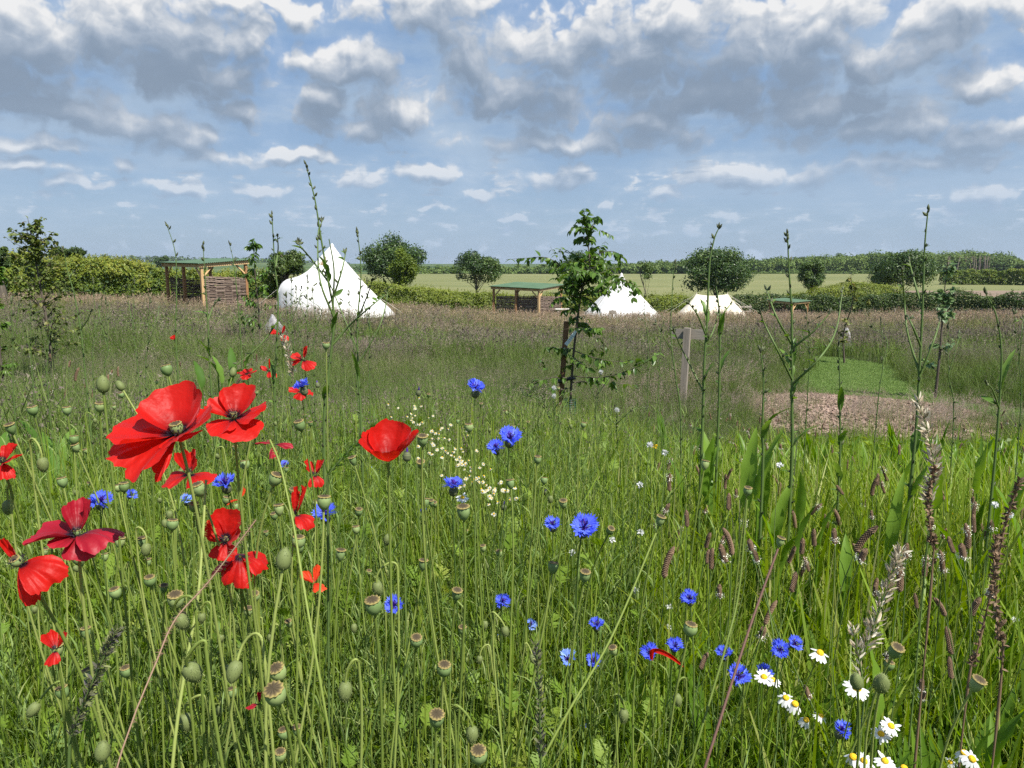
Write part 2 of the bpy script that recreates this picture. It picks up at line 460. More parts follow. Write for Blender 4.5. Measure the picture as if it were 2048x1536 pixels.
def scatter(name, label, meshes, pts, rotz, scale, tilt=None, rng=RNG, group=None):
    """one object of kind stuff: a cloud of points that carries copies of the given tufts"""
    n = len(pts)
    me = bpy.data.meshes.new(name)
    me.vertices.add(n); me.vertices.foreach_set('co', np.asarray(pts, float).ravel())
    rot = np.zeros((n, 3)); rot[:, 2] = rotz
    if tilt is not None: rot[:, :2] = tilt
    me.attributes.new('rot', 'FLOAT_VECTOR', 'POINT').data.foreach_set('vector', rot.ravel())
    me.attributes.new('r', 'FLOAT', 'POINT').data.foreach_set('value', rng.random(n))
    me.attributes.new('siz', 'FLOAT', 'POINT').data.foreach_set('value', np.asarray(scale, float))
    me.attributes.new('pick', 'INT', 'POINT').data.foreach_set('value', rng.integers(0, len(meshes), n).astype(np.int32))
    o = link(name, me)
    tag(o, label, None, group, 'stuff')
    ng = bpy.data.node_groups.new(name + '_scatter', 'GeometryNodeTree')
    ng.interface.new_socket('Geometry', in_out='INPUT', socket_type='NodeSocketGeometry')
    ng.interface.new_socket('Geometry', in_out='OUTPUT', socket_type='NodeSocketGeometry')
    N = ng.nodes.new; L = ng.links.new
    i_, o_ = N('NodeGroupInput'), N('NodeGroupOutput')
    ci = N('GeometryNodeCollectionInfo'); ci.inputs[0].default_value = lib_collection(name + '_tuft', meshes)
    ci.inputs[1].default_value = True; ci.inputs[2].default_value = True
    ip = N('GeometryNodeInstanceOnPoints'); ip.inputs['Pick Instance'].default_value = True
    def att(nm, typ):
        a = N('GeometryNodeInputNamedAttribute'); a.data_type = typ; a.inputs[0].default_value = nm; return a.outputs[0]
    L(i_.outputs[0], ip.inputs['Points']); L(ci.outputs[0], ip.inputs['Instance'])
    L(att('pick', 'INT'), ip.inputs['Instance Index'])
    e2r = N('FunctionNodeEulerToRotation'); L(att('rot', 'FLOAT_VECTOR'), e2r.inputs[0]); L(e2r.outputs[0], ip.inputs['Rotation'])
    L(att('siz', 'FLOAT'), ip.inputs['Scale'])
    rz = N('GeometryNodeRealizeInstances'); L(ip.outputs[0], rz.inputs[0]); L(rz.outputs[0], o_.inputs[0])
    md = o.modifiers.new('scatter', 'NODES'); md.node_group = ng
    return o

def frustum_pts(n, y0, y1, margin=1.2, rng=RNG, power=1.0, left=-0.69, right=0.69):
    """random points of the ground inside the camera's wedge and a margin beside it, density ~ 1 / y**power"""
    u = rng.random(n)
    e = 2.0 - power
    y = (y0 ** e + u * (y1 ** e - y0 ** e)) ** (1 / e) if abs(e) > 1e-6 else y0 * (y1 / y0) ** u
    x = rng.uniform(left, right, n) * y + rng.uniform(-margin, margin, n)
    return x, y

# ------------------------------------------------------------------ ground, field, hills
def land_mesh():
    ys = np.concatenate([np.linspace(-14, 0, 8)[:-1], np.linspace(0, 12, 61)[:-1], np.linspace(12, 80, 90)[:-1], np.geomspace(80, 4500, 110)])
    s = np.linspace(-1, 1, 150); s = np.sign(s) * np.abs(s) ** 1.4
    Y = ys[:, None] * np.ones((1, len(s)))
    X = s[None] * (np.abs(ys[:, None]) * 1.0 + 16)
    Z = ground_z(X, Y)
    return np.stack([X, Y, Z], -1).reshape(-1, 3), grid_faces(len(ys), len(s))

m, b = newmat('ground_soil')
pos = b.n('ShaderNodeNewGeometry').outputs['Position']
yy = b.n('ShaderNodeSeparateXYZ', i={0: pos}).outputs['Y']
n1 = b.n('ShaderNodeTexNoise', i={'Vector': pos, 'Scale': 3.0, 'Detail': 6.0, 'Roughness': 0.7}).outputs['Fac']
near = ramp(b, n1, [(0.3, (0.020, 0.028, 0.008)), (0.5, (0.035, 0.050, 0.014)), (0.7, (0.07, 0.065, 0.03))])
n2 = b.n('ShaderNodeTexNoise', i={'Vector': b.vm('MULTIPLY', pos, (0.3, 1, 1)), 'Scale': 0.02, 'Detail': 5.0, 'Roughness': 0.65}).outputs['Fac']
far = ramp(b, n2, [(0.35, (0.030, 0.060, 0.022)), (0.5, (0.055, 0.095, 0.03)), (0.62, (0.13, 0.15, 0.06))])
pr = b.n('ShaderNodeBsdfPrincipled', i={'Base Color': b.mix(b.step(yy, 60.0, 90.0), near, far), 'Roughness': 0.95, 'Specular IOR Level': 0.1})
m.node_tree.links.new(pr.outputs[0], b.n('ShaderNodeOutputMaterial').inputs[0])
tag(link('ground', MB().add(*land_mesh()).mesh('ground', m)), None, None, None, 'structure')

# the ripening corn field beyond the hedges, a closed crop about 0.7 m tall
def field():
    ys = np.concatenate([np.linspace(84, 150, 40)[:-1], np.geomspace(150, 352, 40)])
    s = np.linspace(0, 1, 120)
    x0, x1 = -40 - (ys - 84) * .3, 70 + (ys - 84) * 0.9
    X = x0[:, None] + (x1 - x0)[:, None] * s; Y = ys[:, None] * np.ones((1, 120))
    Z = ground_z(X, Y) + 0.72 + 0.10 * (fbm(X * .5, Y * .5) - .5)
    mb = MB().add(np.stack([X, Y, Z], -1).reshape(-1, 3), grid_faces(len(ys), 120))
    V = np.concatenate([np.stack([X[0], Y[0], Z[0]], -1), np.stack([X[0], Y[0] - .05, Z[0] - 0.9], -1)])
    k = np.arange(119)
    mb.add(V, np.stack([k, k + 120, k + 121, k + 1], -1))
    return mb
m, b = newmat('corn')
pos = b.n('ShaderNodeNewGeometry').outputs['Position']
n1 = b.n('ShaderNodeTexNoise', i={'Vector': b.vm('MULTIPLY', pos, (0.25, 1.0, 1.0)), 'Scale': 0.06, 'Detail': 6.0, 'Roughness': 0.7}).outputs['Fac']
n2 = b.n('ShaderNodeTexNoise', i={'Vector': pos, 'Scale': 6.0, 'Detail': 3.0}).outputs['Fac']
f = b.m('ADD', b.m('MULTIPLY', n1, 0.75), b.m('MULTIPLY', n2, 0.25))
pr = b.n('ShaderNodeBsdfPrincipled', i={'Base Color': ramp(b, f, [(0.3, (0.115, 0.135, 0.048)), (0.5, (0.165, 0.175, 0.070)), (0.68, (0.215, 0.205, 0.095))]), 'Roughness': 0.9, 'Specular IOR Level': 0.15})
bn = b.n('ShaderNodeBump', i={'Strength': 0.6, 'Distance': 0.3, 'Height': n2}); b.put(pr.inputs['Normal'], bn.outputs[0])
m.node_tree.links.new(pr.outputs[0], b.n('ShaderNodeOutputMaterial').inputs[0])
tag(link('crop_field', field().mesh('crop_field', m)), None, None, None, 'structure')
# ploughed strip right of the hedge
m2 = solid_mat('ploughed_soil', [(0.14, 0.10, 0.07), (0.20, 0.15, 0.11), (0.25, 0.19, 0.14)], 0.95, 0.1, 0.4, (1, 0.3, 1), coords='Object')
xs, ys = np.linspace(58, 120, 30), np.linspace(84, 118, 20)
X, Y = np.meshgrid(xs, ys); Z = ground_z(X, Y) + 0.85
tag(link('bare_field', MB().add(np.stack([X, Y, Z], -1).reshape(-1, 3), grid_faces(20, 30)).mesh('bare_field', m2)), None, None, None, 'structure')

# mown path and its short turf
path_c = smoothline([(5.6, 7.6), (4.9, 8.9), (5.0, 10.4), (5.5, 12.2), (6.4, 14.0), (6.2, 16.5), (3.5, 19), (0, 21)], 60)
path_w = np.interp(np.linspace(0, 1, 60), [0, .25, .5, 1], [0.55, 0.68, 0.72, 0.6])
def path_dist(x, y):
    d = np.full(np.shape(x), 9.0)
    for (px_, py_), w_ in zip(path_c, path_w): d = np.minimum(d, np.hypot(x - px_, y - py_) - w_)
    return d
MULCH = (3.75, 8.2, 1.35)      # centre and radius of the chip ring
def mulch_dist(x, y): return np.hypot(x - MULCH[0], (y - MULCH[1]) * 0.85) - MULCH[2] + 1.0 * (fbm(x * 1.7, y * 1.7) - .5)
T = np.gradient(path_c, axis=0); T /= np.linalg.norm(T, axis=1)[:, None]; Nn = np.stack([-T[:, 1], T[:, 0]], -1)
P2 = np.stack([path_c + Nn * (path_w * 1.1 * k)[:, None] for k in (-1, -.5, 0, .5, 1)], 1)
V = np.concatenate([P2, (ground_z(P2[..., 0], P2[..., 1]) + 0.012)[..., None]], -1).reshape(-1, 3)
mt = solid_mat('mown_turf', [(0.07, 0.12, 0.03), (0.11, 0.175, 0.045), (0.16, 0.21, 0.075)], 0.9, 0.1, 5.0, detail=8.0)
tag(link('mown_path', MB().add(V, grid_faces(60, 5)).mesh('mown_path', mt)), None, None, None, 'structure')
sw = []
for k in range(5):
    n = 150
    bs = np.zeros((n, 3)); bs[:, :2] = RNG.normal(0, 0.075, (n, 2))
    mb = MB(); mb.add(*blades(bs, RNG.uniform(.018, .045, n), RNG.uniform(0, 2 * PI, n), RNG.uniform(.1, .7, n), RNG.uniform(.003, .005, n), 2)); sw.append(mb.mesh('turf', None))
turf_m = leaf_mat('turf_green', [(0.125, 0.215, 0.048), (0.18, 0.28, 0.07), (0.25, 0.33, 0.11)], 0.3, 0.55, 0.2, 0.5, posn=0.4)
for me in sw: me.materials.append(turf_m)
x, y = RNG.uniform(0, 8.5, 26000), RNG.uniform(7, 19, 26000)
k = path_dist(x, y) < 0.02; x, y = x[k], y[k]
scatter('path_turf', 'short mown green turf of the path', sw, np.stack([x, y, ground_z(x, y) + .01], -1), RNG.uniform(0, 6.3, len(x)), RNG.uniform(.8, 1.3, len(x)))

# wood chips
cm = solid_mat('wood_chip', [(0.15, 0.10, 0.075), (0.27, 0.19, 0.145), (0.39, 0.30, 0.24)], 0.85, 0.2, 30.0, attr=0.7)
ch = []
for k in range(4):
    mb = MB()
    for q in range(22):
        L_, w_, t_ = RNG.uniform(.02, .05), RNG.uniform(.008, .02), RNG.uniform(.003, .008)
        Mx = Matrix.Translation((*RNG.normal(0, .05, 2), RNG.uniform(.004, .025))) @ Matrix.Rotation(RNG.uniform(0, 6.3), 4, 'Z') @ Matrix.Rotation(RNG.normal(0, .35), 4, 'X') @ Matrix.Rotation(RNG.normal(0, .35), 4, 'Y')
        box(mb, (-L_ / 2, -w_ / 2, -t_ / 2), (L_ / 2, w_ / 2, t_ / 2), RNG.random(), np.array(Mx))
    ch.append(mb.mesh('chips', cm, False))
rr, aa = MULCH[2] * np.sqrt(RNG.random(4000)), RNG.uniform(0, 2 * PI, 4000)
x, y = MULCH[0] + rr * np.cos(aa), MULCH[1] + rr * np.sin(aa) / .85
zz = ground_z(x, y) + 0.10 * (1 - (rr / MULCH[2]) ** 2)
scatter('wood_chip_mulch', 'pinkish brown wood chips spread in a ring beside the mown path', ch, np.stack([x, y, zz], -1), RNG.uniform(0, 6.3, 4000), RNG.uniform(.8, 1.4, 4000))
th = np.linspace(0, 2 * PI, 40, endpoint=False); rs = np.linspace(0.02, 1, 8)
RR, TT = np.meshgrid(rs, th, indexing='ij')
X, Y = MULCH[0] + MULCH[2] * RR * np.cos(TT), MULCH[1] + MULCH[2] * RR * np.sin(TT) / .85
i, j = np.meshgrid(np.arange(7), np.arange(40), indexing='ij')
tag(link('mulch_ground', MB().add(np.stack([X, Y, ground_z(X, Y) + .006 + .10 * (1 - RR ** 2)], -1).reshape(-1, 3), np.stack([i * 40 + j, i * 40 + (j + 1) % 40, (i + 1) * 40 + (j + 1) % 40, (i + 1) * 40 + j], -1).reshape(-1, 4)).mesh('mulch_ground', cm)), None, None, None, 'structure')

# ------------------------------------------------------------------ distant wood and tree lines (read as one mass)
far_leaf = leaf_mat('far_leaves', [(0.050, 0.090, 0.026), (0.095, 0.155, 0.040), (0.16, 0.225, 0.060)], 0.25, 0.6, 0.2, 0.0, posn=0.0)
bark = solid_mat('bark', [(0.05, 0.04, 0.03), (0.10, 0.085, 0.065), (0.16, 0.14, 0.11)], 0.9, 0.2, 12.0, (1, 1, .2), 0.5, 40.0)
def crown_cards(mb, c, rad, n, size, rng, flat=0.8, up=0.35, tone=0.5):
    """leaf clump: cards near the shell of a lumpy ball, lit faces turned outwards"""
    d = unit(rng.normal(0, 1, (n, 3))); r = rng.random(n) ** 0.33
    P = c + d * (rad * np.array([1, 1, flat])) * r[:, None]
    N = d + rng.normal(0, .55, (n, 3)) + np.array([0, 0, up])
    mb.add(*cards(P, size * rng.uniform(.6, 1.3, n), N, rng, 0.62, np.clip(tone + rng.normal(0, .16, n), 0, 1)))

def wood():
    rng = np.random.default_rng(21); mb = MB()
    top = lambda px: np.interp(px, [860, 1000, 1240, 1400, 1480, 1560, 1700, 1850, 2000, 2030, 2060, 2300], [534, 533, 526, 517, 518, 513, 503, 497, 500, 512, 523, 527])
    for row, Yr in enumerate((372, 380, 392, 408)):
        px = 830.0
        while px < 2330:
            Y = Yr + rng.uniform(-4, 4)
            tp = top(px) + rng.normal(0, 2.0) + (3 - row) * 2.2
            p = at(px, tp, Y); g = gz(p[0], Y)
            hgt = max(p[2] - g, 3)
            rad = np.clip(hgt * rng.uniform(.30, .44), 1.8, 5.4)
            tone = rng.uniform(.1, .9)
            zc = p[2] - rad * .9
            for lv in range(4):
                z = zc - lv * rad * .95
                if z < g + 0.5: break
                trunky = 1895 < px < 1985 and lv > 1
                for q in range(3 if not trunky else 1):
                    o_ = rng.normal(0, rad * .35, 3)
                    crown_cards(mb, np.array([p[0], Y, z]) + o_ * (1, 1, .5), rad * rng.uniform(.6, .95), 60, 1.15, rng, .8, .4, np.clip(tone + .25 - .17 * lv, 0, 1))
            px += rad * 1500 / Y * rng.uniform(.7, 1.1)
    return mb
tag(link('distant_wood', wood().mesh('distant_wood', far_leaf, False)), 'long broadleaf wood on the skyline behind the pale corn field', None, None, 'stuff')
mb = MB(); rng = np.random.default_rng(5)
for k in range(46):
    p = at(rng.uniform(1895, 1985), 545, 368 + rng.uniform(-1, 10)); g = gz(p[0], p[1])
    add_tube(mb, [(p[0], p[1], g - .3), (p[0] + rng.normal(0, .2), p[1], g + 5), (p[0] + rng.normal(0, .5), p[1], g + 9)], [.22, .16, .09], 5)
pale_bark = solid_mat('pale_bark', [(0.20, 0.15, 0.12), (0.30, 0.24, 0.20)], 0.9, 0.1, 2.0)
tag(link('wood_trunks', mb.mesh('wood_trunks', pale_bark)), 'pale bare trunks at the edge of the far wood', None, None, 'stuff')

def treeline(name, label, Y, px0, px1, toppx, rad, n, size, tone, seed, mat):
    rng = np.random.default_rng(seed); mb = MB(); px = px0
    while px < px1:
        tp = float(np.interp(px, toppx[0], toppx[1])) + rng.normal(0, .9)
        yv = Y + rng.uniform(-.02, .02) * Y
        p = at(px, tp, yv); g = gz(p[0], yv)
        r_ = rad * rng.uniform(.6, 1.3); z = p[2] - r_ * .8
        while z > g - r_ * .4:
            crown_cards(mb, np.array([p[0], yv, z]), r_, n, size, rng, .8, .4, np.clip(tone + rng.normal(0, .15), 0, 1)); z -= r_ * 1.1
        px += r_ * 1500 / Y * rng.uniform(.8, 1.4)
    return tag(link(name, mb.mesh(name, mat, False)), label, None, None, 'stuff')
treeline('hill_forest', 'blue green forest along the far hill on the left', 1480, -260, 900, ([-260, 100, 330, 500, 700, 760, 900], [506, 509, 513, 516, 524, 527, 529]), 9, 40, 5.5, .35, 31, far_leaf)
treeline('valley_trees', 'distant dark trees in the dip between the two round trees', 620, 690, 1000, ([690, 860, 885, 915, 1000], [528, 536, 530, 536, 538]), 4, 46, 2.2, .3, 32, far_leaf)
treeline('field_hedge', 'thin pale hedge along the far edge of the corn field', 358, 1380, 1900, ([1380, 1900], [542, 541]), .9, 26, .55, .75, 33, far_leaf)

# ------------------------------------------------------------------ hedges
hedge_leaf = leaf_mat('hedge_leaves', [(0.050, 0.09, 0.016), (0.10, 0.155, 0.022), (0.17, 0.22, 0.03), (0.27, 0.28, 0.045)], 0.32, 0.5, 0.3, 0.0, posn=0.5)
dark_leaf = leaf_mat('dark_hedge_leaves', [(0.030, 0.055, 0.016), (0.055, 0.095, 0.022), (0.095, 0.14, 0.032)], 0.28, 0.45, 0.35, 0.0, posn=0.4)
young_leaf = leaf_mat('young_hedge_leaves', [(0.09, 0.13, 0.022), (0.15, 0.20, 0.03), (0.23, 0.27, 0.045)], 0.35, 0.5, 0.25, 0.0, posn=0.5)
tree_leaf = leaf_mat('tree_leaves', [(0.032, 0.066, 0.018), (0.060, 0.11, 0.028), (0.118, 0.18, 0.045)], 0.28, 0.42, 0.4, 0.0)
lime_leaf = leaf_mat('lime_leaves', [(0.09, 0.14, 0.018), (0.15, 0.21, 0.028), (0.22, 0.28, 0.045)], 0.38, 0.5, 0.3, 0.0)

def hedge(name, label, line, hfun, width, n, size, mat, seed, shoots=0, tone=.5, group=None):
    """line: (x, y) points on the ground; leaf cards through a ragged wall with upright shoots on top; woody stems inside"""
    rng = np.random.default_rng(seed)
    C = smoothline(line, 200); seg = np.concatenate([[0], np.cumsum(np.linalg.norm(np.diff(C, axis=0), axis=1))])
    def onl(s): return np.stack([np.interp(s, seg, C[:, 0]), np.interp(s, seg, C[:, 1])], -1)
    def nrm(s): d = unit(onl(s + .3) - onl(s - .3)); return np.stack([-d[:, 1], d[:, 0]], -1)
    s = rng.uniform(0, seg[-1], n); cN = nrm(s); Q = onl(s)
    hh = hfun(s / seg[-1]) * (0.82 + 0.36 * fbm(s * .55, s * 0 + seed, 3))
    v = rng.random(n) ** 0.75
    ww = width * (1 - 0.35 * v ** 3) * (0.75 + 0.5 * fbm(s * .8, v * 3 + seed))
    side = np.sign(rng.random(n) - .5) * rng.random(n) ** .35
    z = hh * v
    lump = (fbm(s * 1.3 + 9, z * 1.6 + seed, 3) - .5)
    X = Q + cN * (side * ww / 2 * (1 + lump))[:, None]
    P = np.stack([X[:, 0], X[:, 1], ground_z(X[:, 0], X[:, 1]) + 0.05 + z], -1)
    N = np.concatenate([cN * side[:, None], (0.25 + 1.1 * v ** 4)[:, None]], 1) + rng.normal(0, .55, (n, 3))
    keep = rng.random(n) < np.clip(1.05 + 1.5 * lump, .25, 1)
    mb = MB()
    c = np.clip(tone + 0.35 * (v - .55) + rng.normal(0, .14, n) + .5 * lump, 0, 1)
    mb.add(*cards(P[keep], size * rng.uniform(.6, 1.3, keep.sum()), N[keep], rng, .6, c[keep]))
    if shoots:
        s2 = rng.uniform(0, seg[-1], shoots); Q2 = onl(s2) + nrm(s2) * rng.normal(0, width * .22, shoots)[:, None]
        h2 = hfun(s2 / seg[-1]) * (0.82 + 0.36 * fbm(s2 * .55, s2 * 0 + seed, 3)); ln = rng.uniform(.12, .5, shoots)
        for q in range(6):
            t = (q + 1) / 6
            P = np.stack([Q2[:, 0] + rng.normal(0, .03, shoots), Q2[:, 1] + rng.normal(0, .03, shoots), ground_z(Q2[:, 0], Q2[:, 1]) + h2 * .93 + ln * t], -1)
            mb.add(*cards(P, size * rng.uniform(.5, .9, shoots), rng.normal(0, 1, (shoots, 3)) + np.array([0, -.3, .2]), rng, .5, np.clip(tone + .3 + rng.normal(0, .1, shoots), 0, 1)))
    o = link(name, mb.mesh(name, mat, False), None, (C[0, 0], C[0, 1], gz(C[0, 0], C[0, 1])))
    o.data.transform(Matrix.Translation(-o.location))
    return tag(o, label, 'hedge', group)
def gp(px, Y): return at(px, 530, Y)[0], Y
hedge('hedge', 'tall leafy yellow green hedge left of and behind the wattle shelter', [gp(-260, 29), gp(-60, 33), gp(150, 39), gp(330, 44), gp(600, 50)],
      lambda t: np.interp(t, [0, .5, 1], [2.35, 2.25, 2.0]), 1.9, 42000, .17, hedge_leaf, 41, 900, .5)
hedge('hedge', 'low fresh green hedge behind the tents and the middle shelter', [gp(600, 51), gp(760, 54), gp(900, 57), gp(1100, 60), gp(1240, 62), gp(1390, 64)],
      lambda t: np.interp(t, [0, .35, .7, 1], [1.9, 2.0, 2.0, 2.05]), 2.2, 34000, .17, young_leaf, 42, 700, .5)
hedge('hedge', 'dark green hedge along the far edge of the meadow behind the smallest shelter', [gp(1470, 66), gp(1620, 66), gp(1850, 63), gp(2120, 58), gp(2350, 54)],
      lambda t: np.interp(t, [0, .3, .6, 1], [2.1, 2.15, 2.1, 2.2]), 1.6, 34000, .17, dark_leaf, 43, 300, .45)
hedge('hedge', 'sunny olive green hedge beside the ploughed strip', [gp(1885, 160), gp(1990, 158), gp(2120, 150)],
      lambda t: np.interp(t, [0, 1], [3.6, 3.8]), 3.0, 9000, .42, hedge_leaf, 44, 0, .35)
hedge('scrub', 'yellow green scrub between the dark hedge and the corn field', [gp(1585, 78), gp(1680, 80), gp(1800, 82)],
      lambda t: np.interp(t, [0, .5, 1], [1.6, 2.7, 2.6]), 2.6, 12000, .2, young_leaf, 45, 200, .5)

# ------------------------------------------------------------------ trees
def tree(name, label, px, Y, top, bot, wpx, mat, seed, clumps=46, per=150, leaf=.26, trunk_h=.25, tone=.5, flat=.75, shape=.35, open_=0.0, trunk_r=.16, group=None):
    """round broadleaf tree: tapered trunk, limbs into the crown, leaf clumps spread through the crown's volume"""
    rng = np.random.default_rng(seed)
    g0 = at(px, bot, Y); x, z0 = g0[0], gz(g0[0], Y)
    ztop, zbot = at(px, top, Y)[2] - z0, max(at(px, bot, Y)[2] - z0, 0.25)
    rx = wpx * 1.13 * Y / FPX / 2
    o = thing(name, label, 'tree', (x, Y, z0), group)
    cz, hz = (ztop + zbot) / 2, (ztop - zbot) / 2
    mb, tb = MB(), MB()
    tr = smoothline([(0, 0, -.2), (rng.normal(0, .1), 0, zbot * .6), (rng.normal(0, .2), rng.normal(0, .2), cz), (rng.normal(0, .2), 0, cz + hz * .6)], 12)
    add_tube(tb, tr, np.linspace(trunk_r * 1.15, trunk_r * .25, 12), 8)
    pts = []
    while len(pts) < clumps:
        d = rng.normal(0, 1, 3); d /= np.linalg.norm(d); r = rng.random() ** .38
        p = d * r
        q = math.hypot(p[0], p[1])
        if p[2] < -.15 and q > (1.0 + p[2] * .55 * shape): continue
        pts.append(p)
    pts = np.array(pts)
    for i, p in enumerate(pts):
        rr = rx * rng.uniform(.20, .36)
        c = np.array([p[0] * (rx - rr * .75), p[1] * (rx - rr * .75), cz + p[2] * (hz - rr * flat * .7)])
        # each clump's leaves grow from its own limb
        j = int(rng.integers(3, 10)); a = tr[j]
        if i % 2 == 0: add_tube(tb, bez(a, a + (c - a) * .3 + (0, 0, .15), c - (c - a) * .3, c, 6), np.linspace(trunk_r * .34, trunk_r * .07, 6), 5)
        n = int(per * 1.5 * (rr / (rx * .28)) ** 2 * rng.uniform(.6, 1.1))
        crown_cards(mb, c, rr, n, leaf, rng, flat, .45, np.clip(tone + rng.normal(0, .16), 0, 1))
        k = int(n * .22)      # ragged outer sprays
        d = unit(rng.normal(0, 1, (k, 3))); P = c + d * rr * rng.uniform(.95, 1.35, (k, 1)) * (1, 1, flat)
        mb.add(*cards(P, leaf * rng.uniform(.5, 1, k), None, rng, .6, np.clip(tone + rng.normal(0, .2, k), 0, 1)))
    link('trunk', tb.mesh('tree_trunk', bark), o)
    link('crown', mb.mesh('tree_crown', mat, False), o)
    return o
tree('tree', 'tall dark round tree behind the paler bush beside the white tent', 790, 92, 470, 566, 126, tree_leaf, 51, 60, 170, .30, tone=.42)
tree('bushy_tree', 'lime green bushy tree in front of the tall dark round tree', 803, 66, 490, 575, 66, lime_leaf, 52, 34, 150, .19, tone=.5, flat=1.0, shape=.3)
tree('tree', 'dark tree with gaps in its flat crown, alone in front of the corn field', 953, 100, 496, 572, 98, tree_leaf, 53, 38, 130, .30, tone=.45, flat=.6)
tree('tree', 'dark tree seen through the leaves of the staked sapling', 1166, 108, 502, 570, 106, tree_leaf, 54, 44, 130, .32, tone=.45)
tree('young_tree', 'thin airy young tree beside the white tent with the bare pole tip', 1291, 74, 517, 566, 40, tree_leaf, 55, 16, 46, .17, tone=.8, trunk_r=.06, shape=.2)
tree('tree', 'large round dark tree standing behind the cream ridge tent', 1434, 84, 493, 588, 138, tree_leaf, 56, 66, 180, .28, tone=.5)
tree('tree', 'small cone shaped green tree behind the smallest shelter', 1622, 88, 515, 582, 54, tree_leaf, 57, 30, 120, .24, tone=.6, flat=1.0, shape=-.3)
tree('tree', 'broad tree in front of the far wood, left of the olive green hedge', 1800, 100, 499, 580, 116, tree_leaf, 58, 52, 160, .32, tone=.55)
tree('bush', 'rounded bush peeping over the yellow green hedge on its left end', 135, 52, 490, 530, 62, dark_leaf, 59, 20, 110, .2, tone=.55)
tree('bush', 'rounded olive bush between the wattle shelter and the white tent', 572, 48, 497, 560, 82, dark_leaf, 60, 30, 120, .17, tone=.75, shape=.2)
tree('far_tree', 'small dark round tree on the skyline just left of the shelter roof', 324, 330, 509, 536, 30, tree_leaf, 61, 16, 60, .8, tone=.3)
tree('bush', 'green bush at the left end of the hedge against the sky', 4, 30, 487, 540, 46, dark_leaf, 62, 14, 90, .14, tone=.6)

# ------------------------------------------------------------------ tents
canvas, b = newmat('white_canvas')
tcn = b.n('ShaderNodeTexCoord').outputs['Object']
nz = b.n('ShaderNodeTexNoise', i={'Vector': tcn, 'Scale': 2.2, 'Detail': 5.0}).outputs['Fac']
pr = b.n('ShaderNodeBsdfPrincipled', i={'Base Color': ramp(b, nz, [(.3, (.70, .69, .66)), (.7, (.80, .795, .78))]), 'Roughness': .8, 'Specular IOR Level': .15})
bn = b.n('ShaderNodeBump', i={'Strength': .25, 'Distance': .05, 'Height': b.n('ShaderNodeTexNoise', i={'Vector': tcn, 'Scale': 3.5, 'Detail': 2.0}).outputs['Fac']}); b.put(pr.inputs['Normal'], bn.outputs[0])
tl = b.n('ShaderNodeBsdfTranslucent', i={'Color': (.8, .78, .74, 1)})
canvas.node_tree.links.new(b.n('ShaderNodeMixShader', i={0: .18, 1: pr.outputs[0], 2: tl.outputs[0]}).outputs[0], b.n('ShaderNodeOutputMaterial').inputs[0])
cream = solid_mat('cream_canvas', [(.60, .53, .42), (.68, .61, .49), (.74, .68, .56)], .85, .1, 1.5, bump=.15, bscale=6)
tan = solid_mat('tan_mesh', [(.22, .16, .09), (.33, .25, .15)], .9, .1, 40)
rope = solid_mat('rope', [(.55, .52, .45), (.7, .66, .58)], .9, .1, 30)
wood_light = solid_mat('pale_timber', [(.36, .22, .10), (.50, .33, .16), (.58, .42, .24)], .75, .25, 3.0, (1, 1, .15), .2, 40, attr=.3)
wood_warm = solid_mat('warm_timber', [(.20, .10, .045), (.30, .155, .07), (.38, .22, .11)], .75, .25, 3.0, (1, 1, .15), .2, 40, attr=.3)
wood_grey = solid_mat('grey_timber', [(.16, .135, .11), (.26, .225, .185), (.36, .32, .265)], .85, .2, 6.0, (1, 1, .12), .35, 40, attr=.2)
wattle_m = solid_mat('wattle_rods', [(.10, .07, .055), (.20, .148, .118), (.33, .26, .205)], .9, .15, 9.0, (1, 1, 1), .3, 60, attr=.75)
green_roof = solid_mat('green_roof_sheet', [(.06, .115, .06), (.085, .145, .082), (.115, .175, .105)], .6, .3, 1.2)

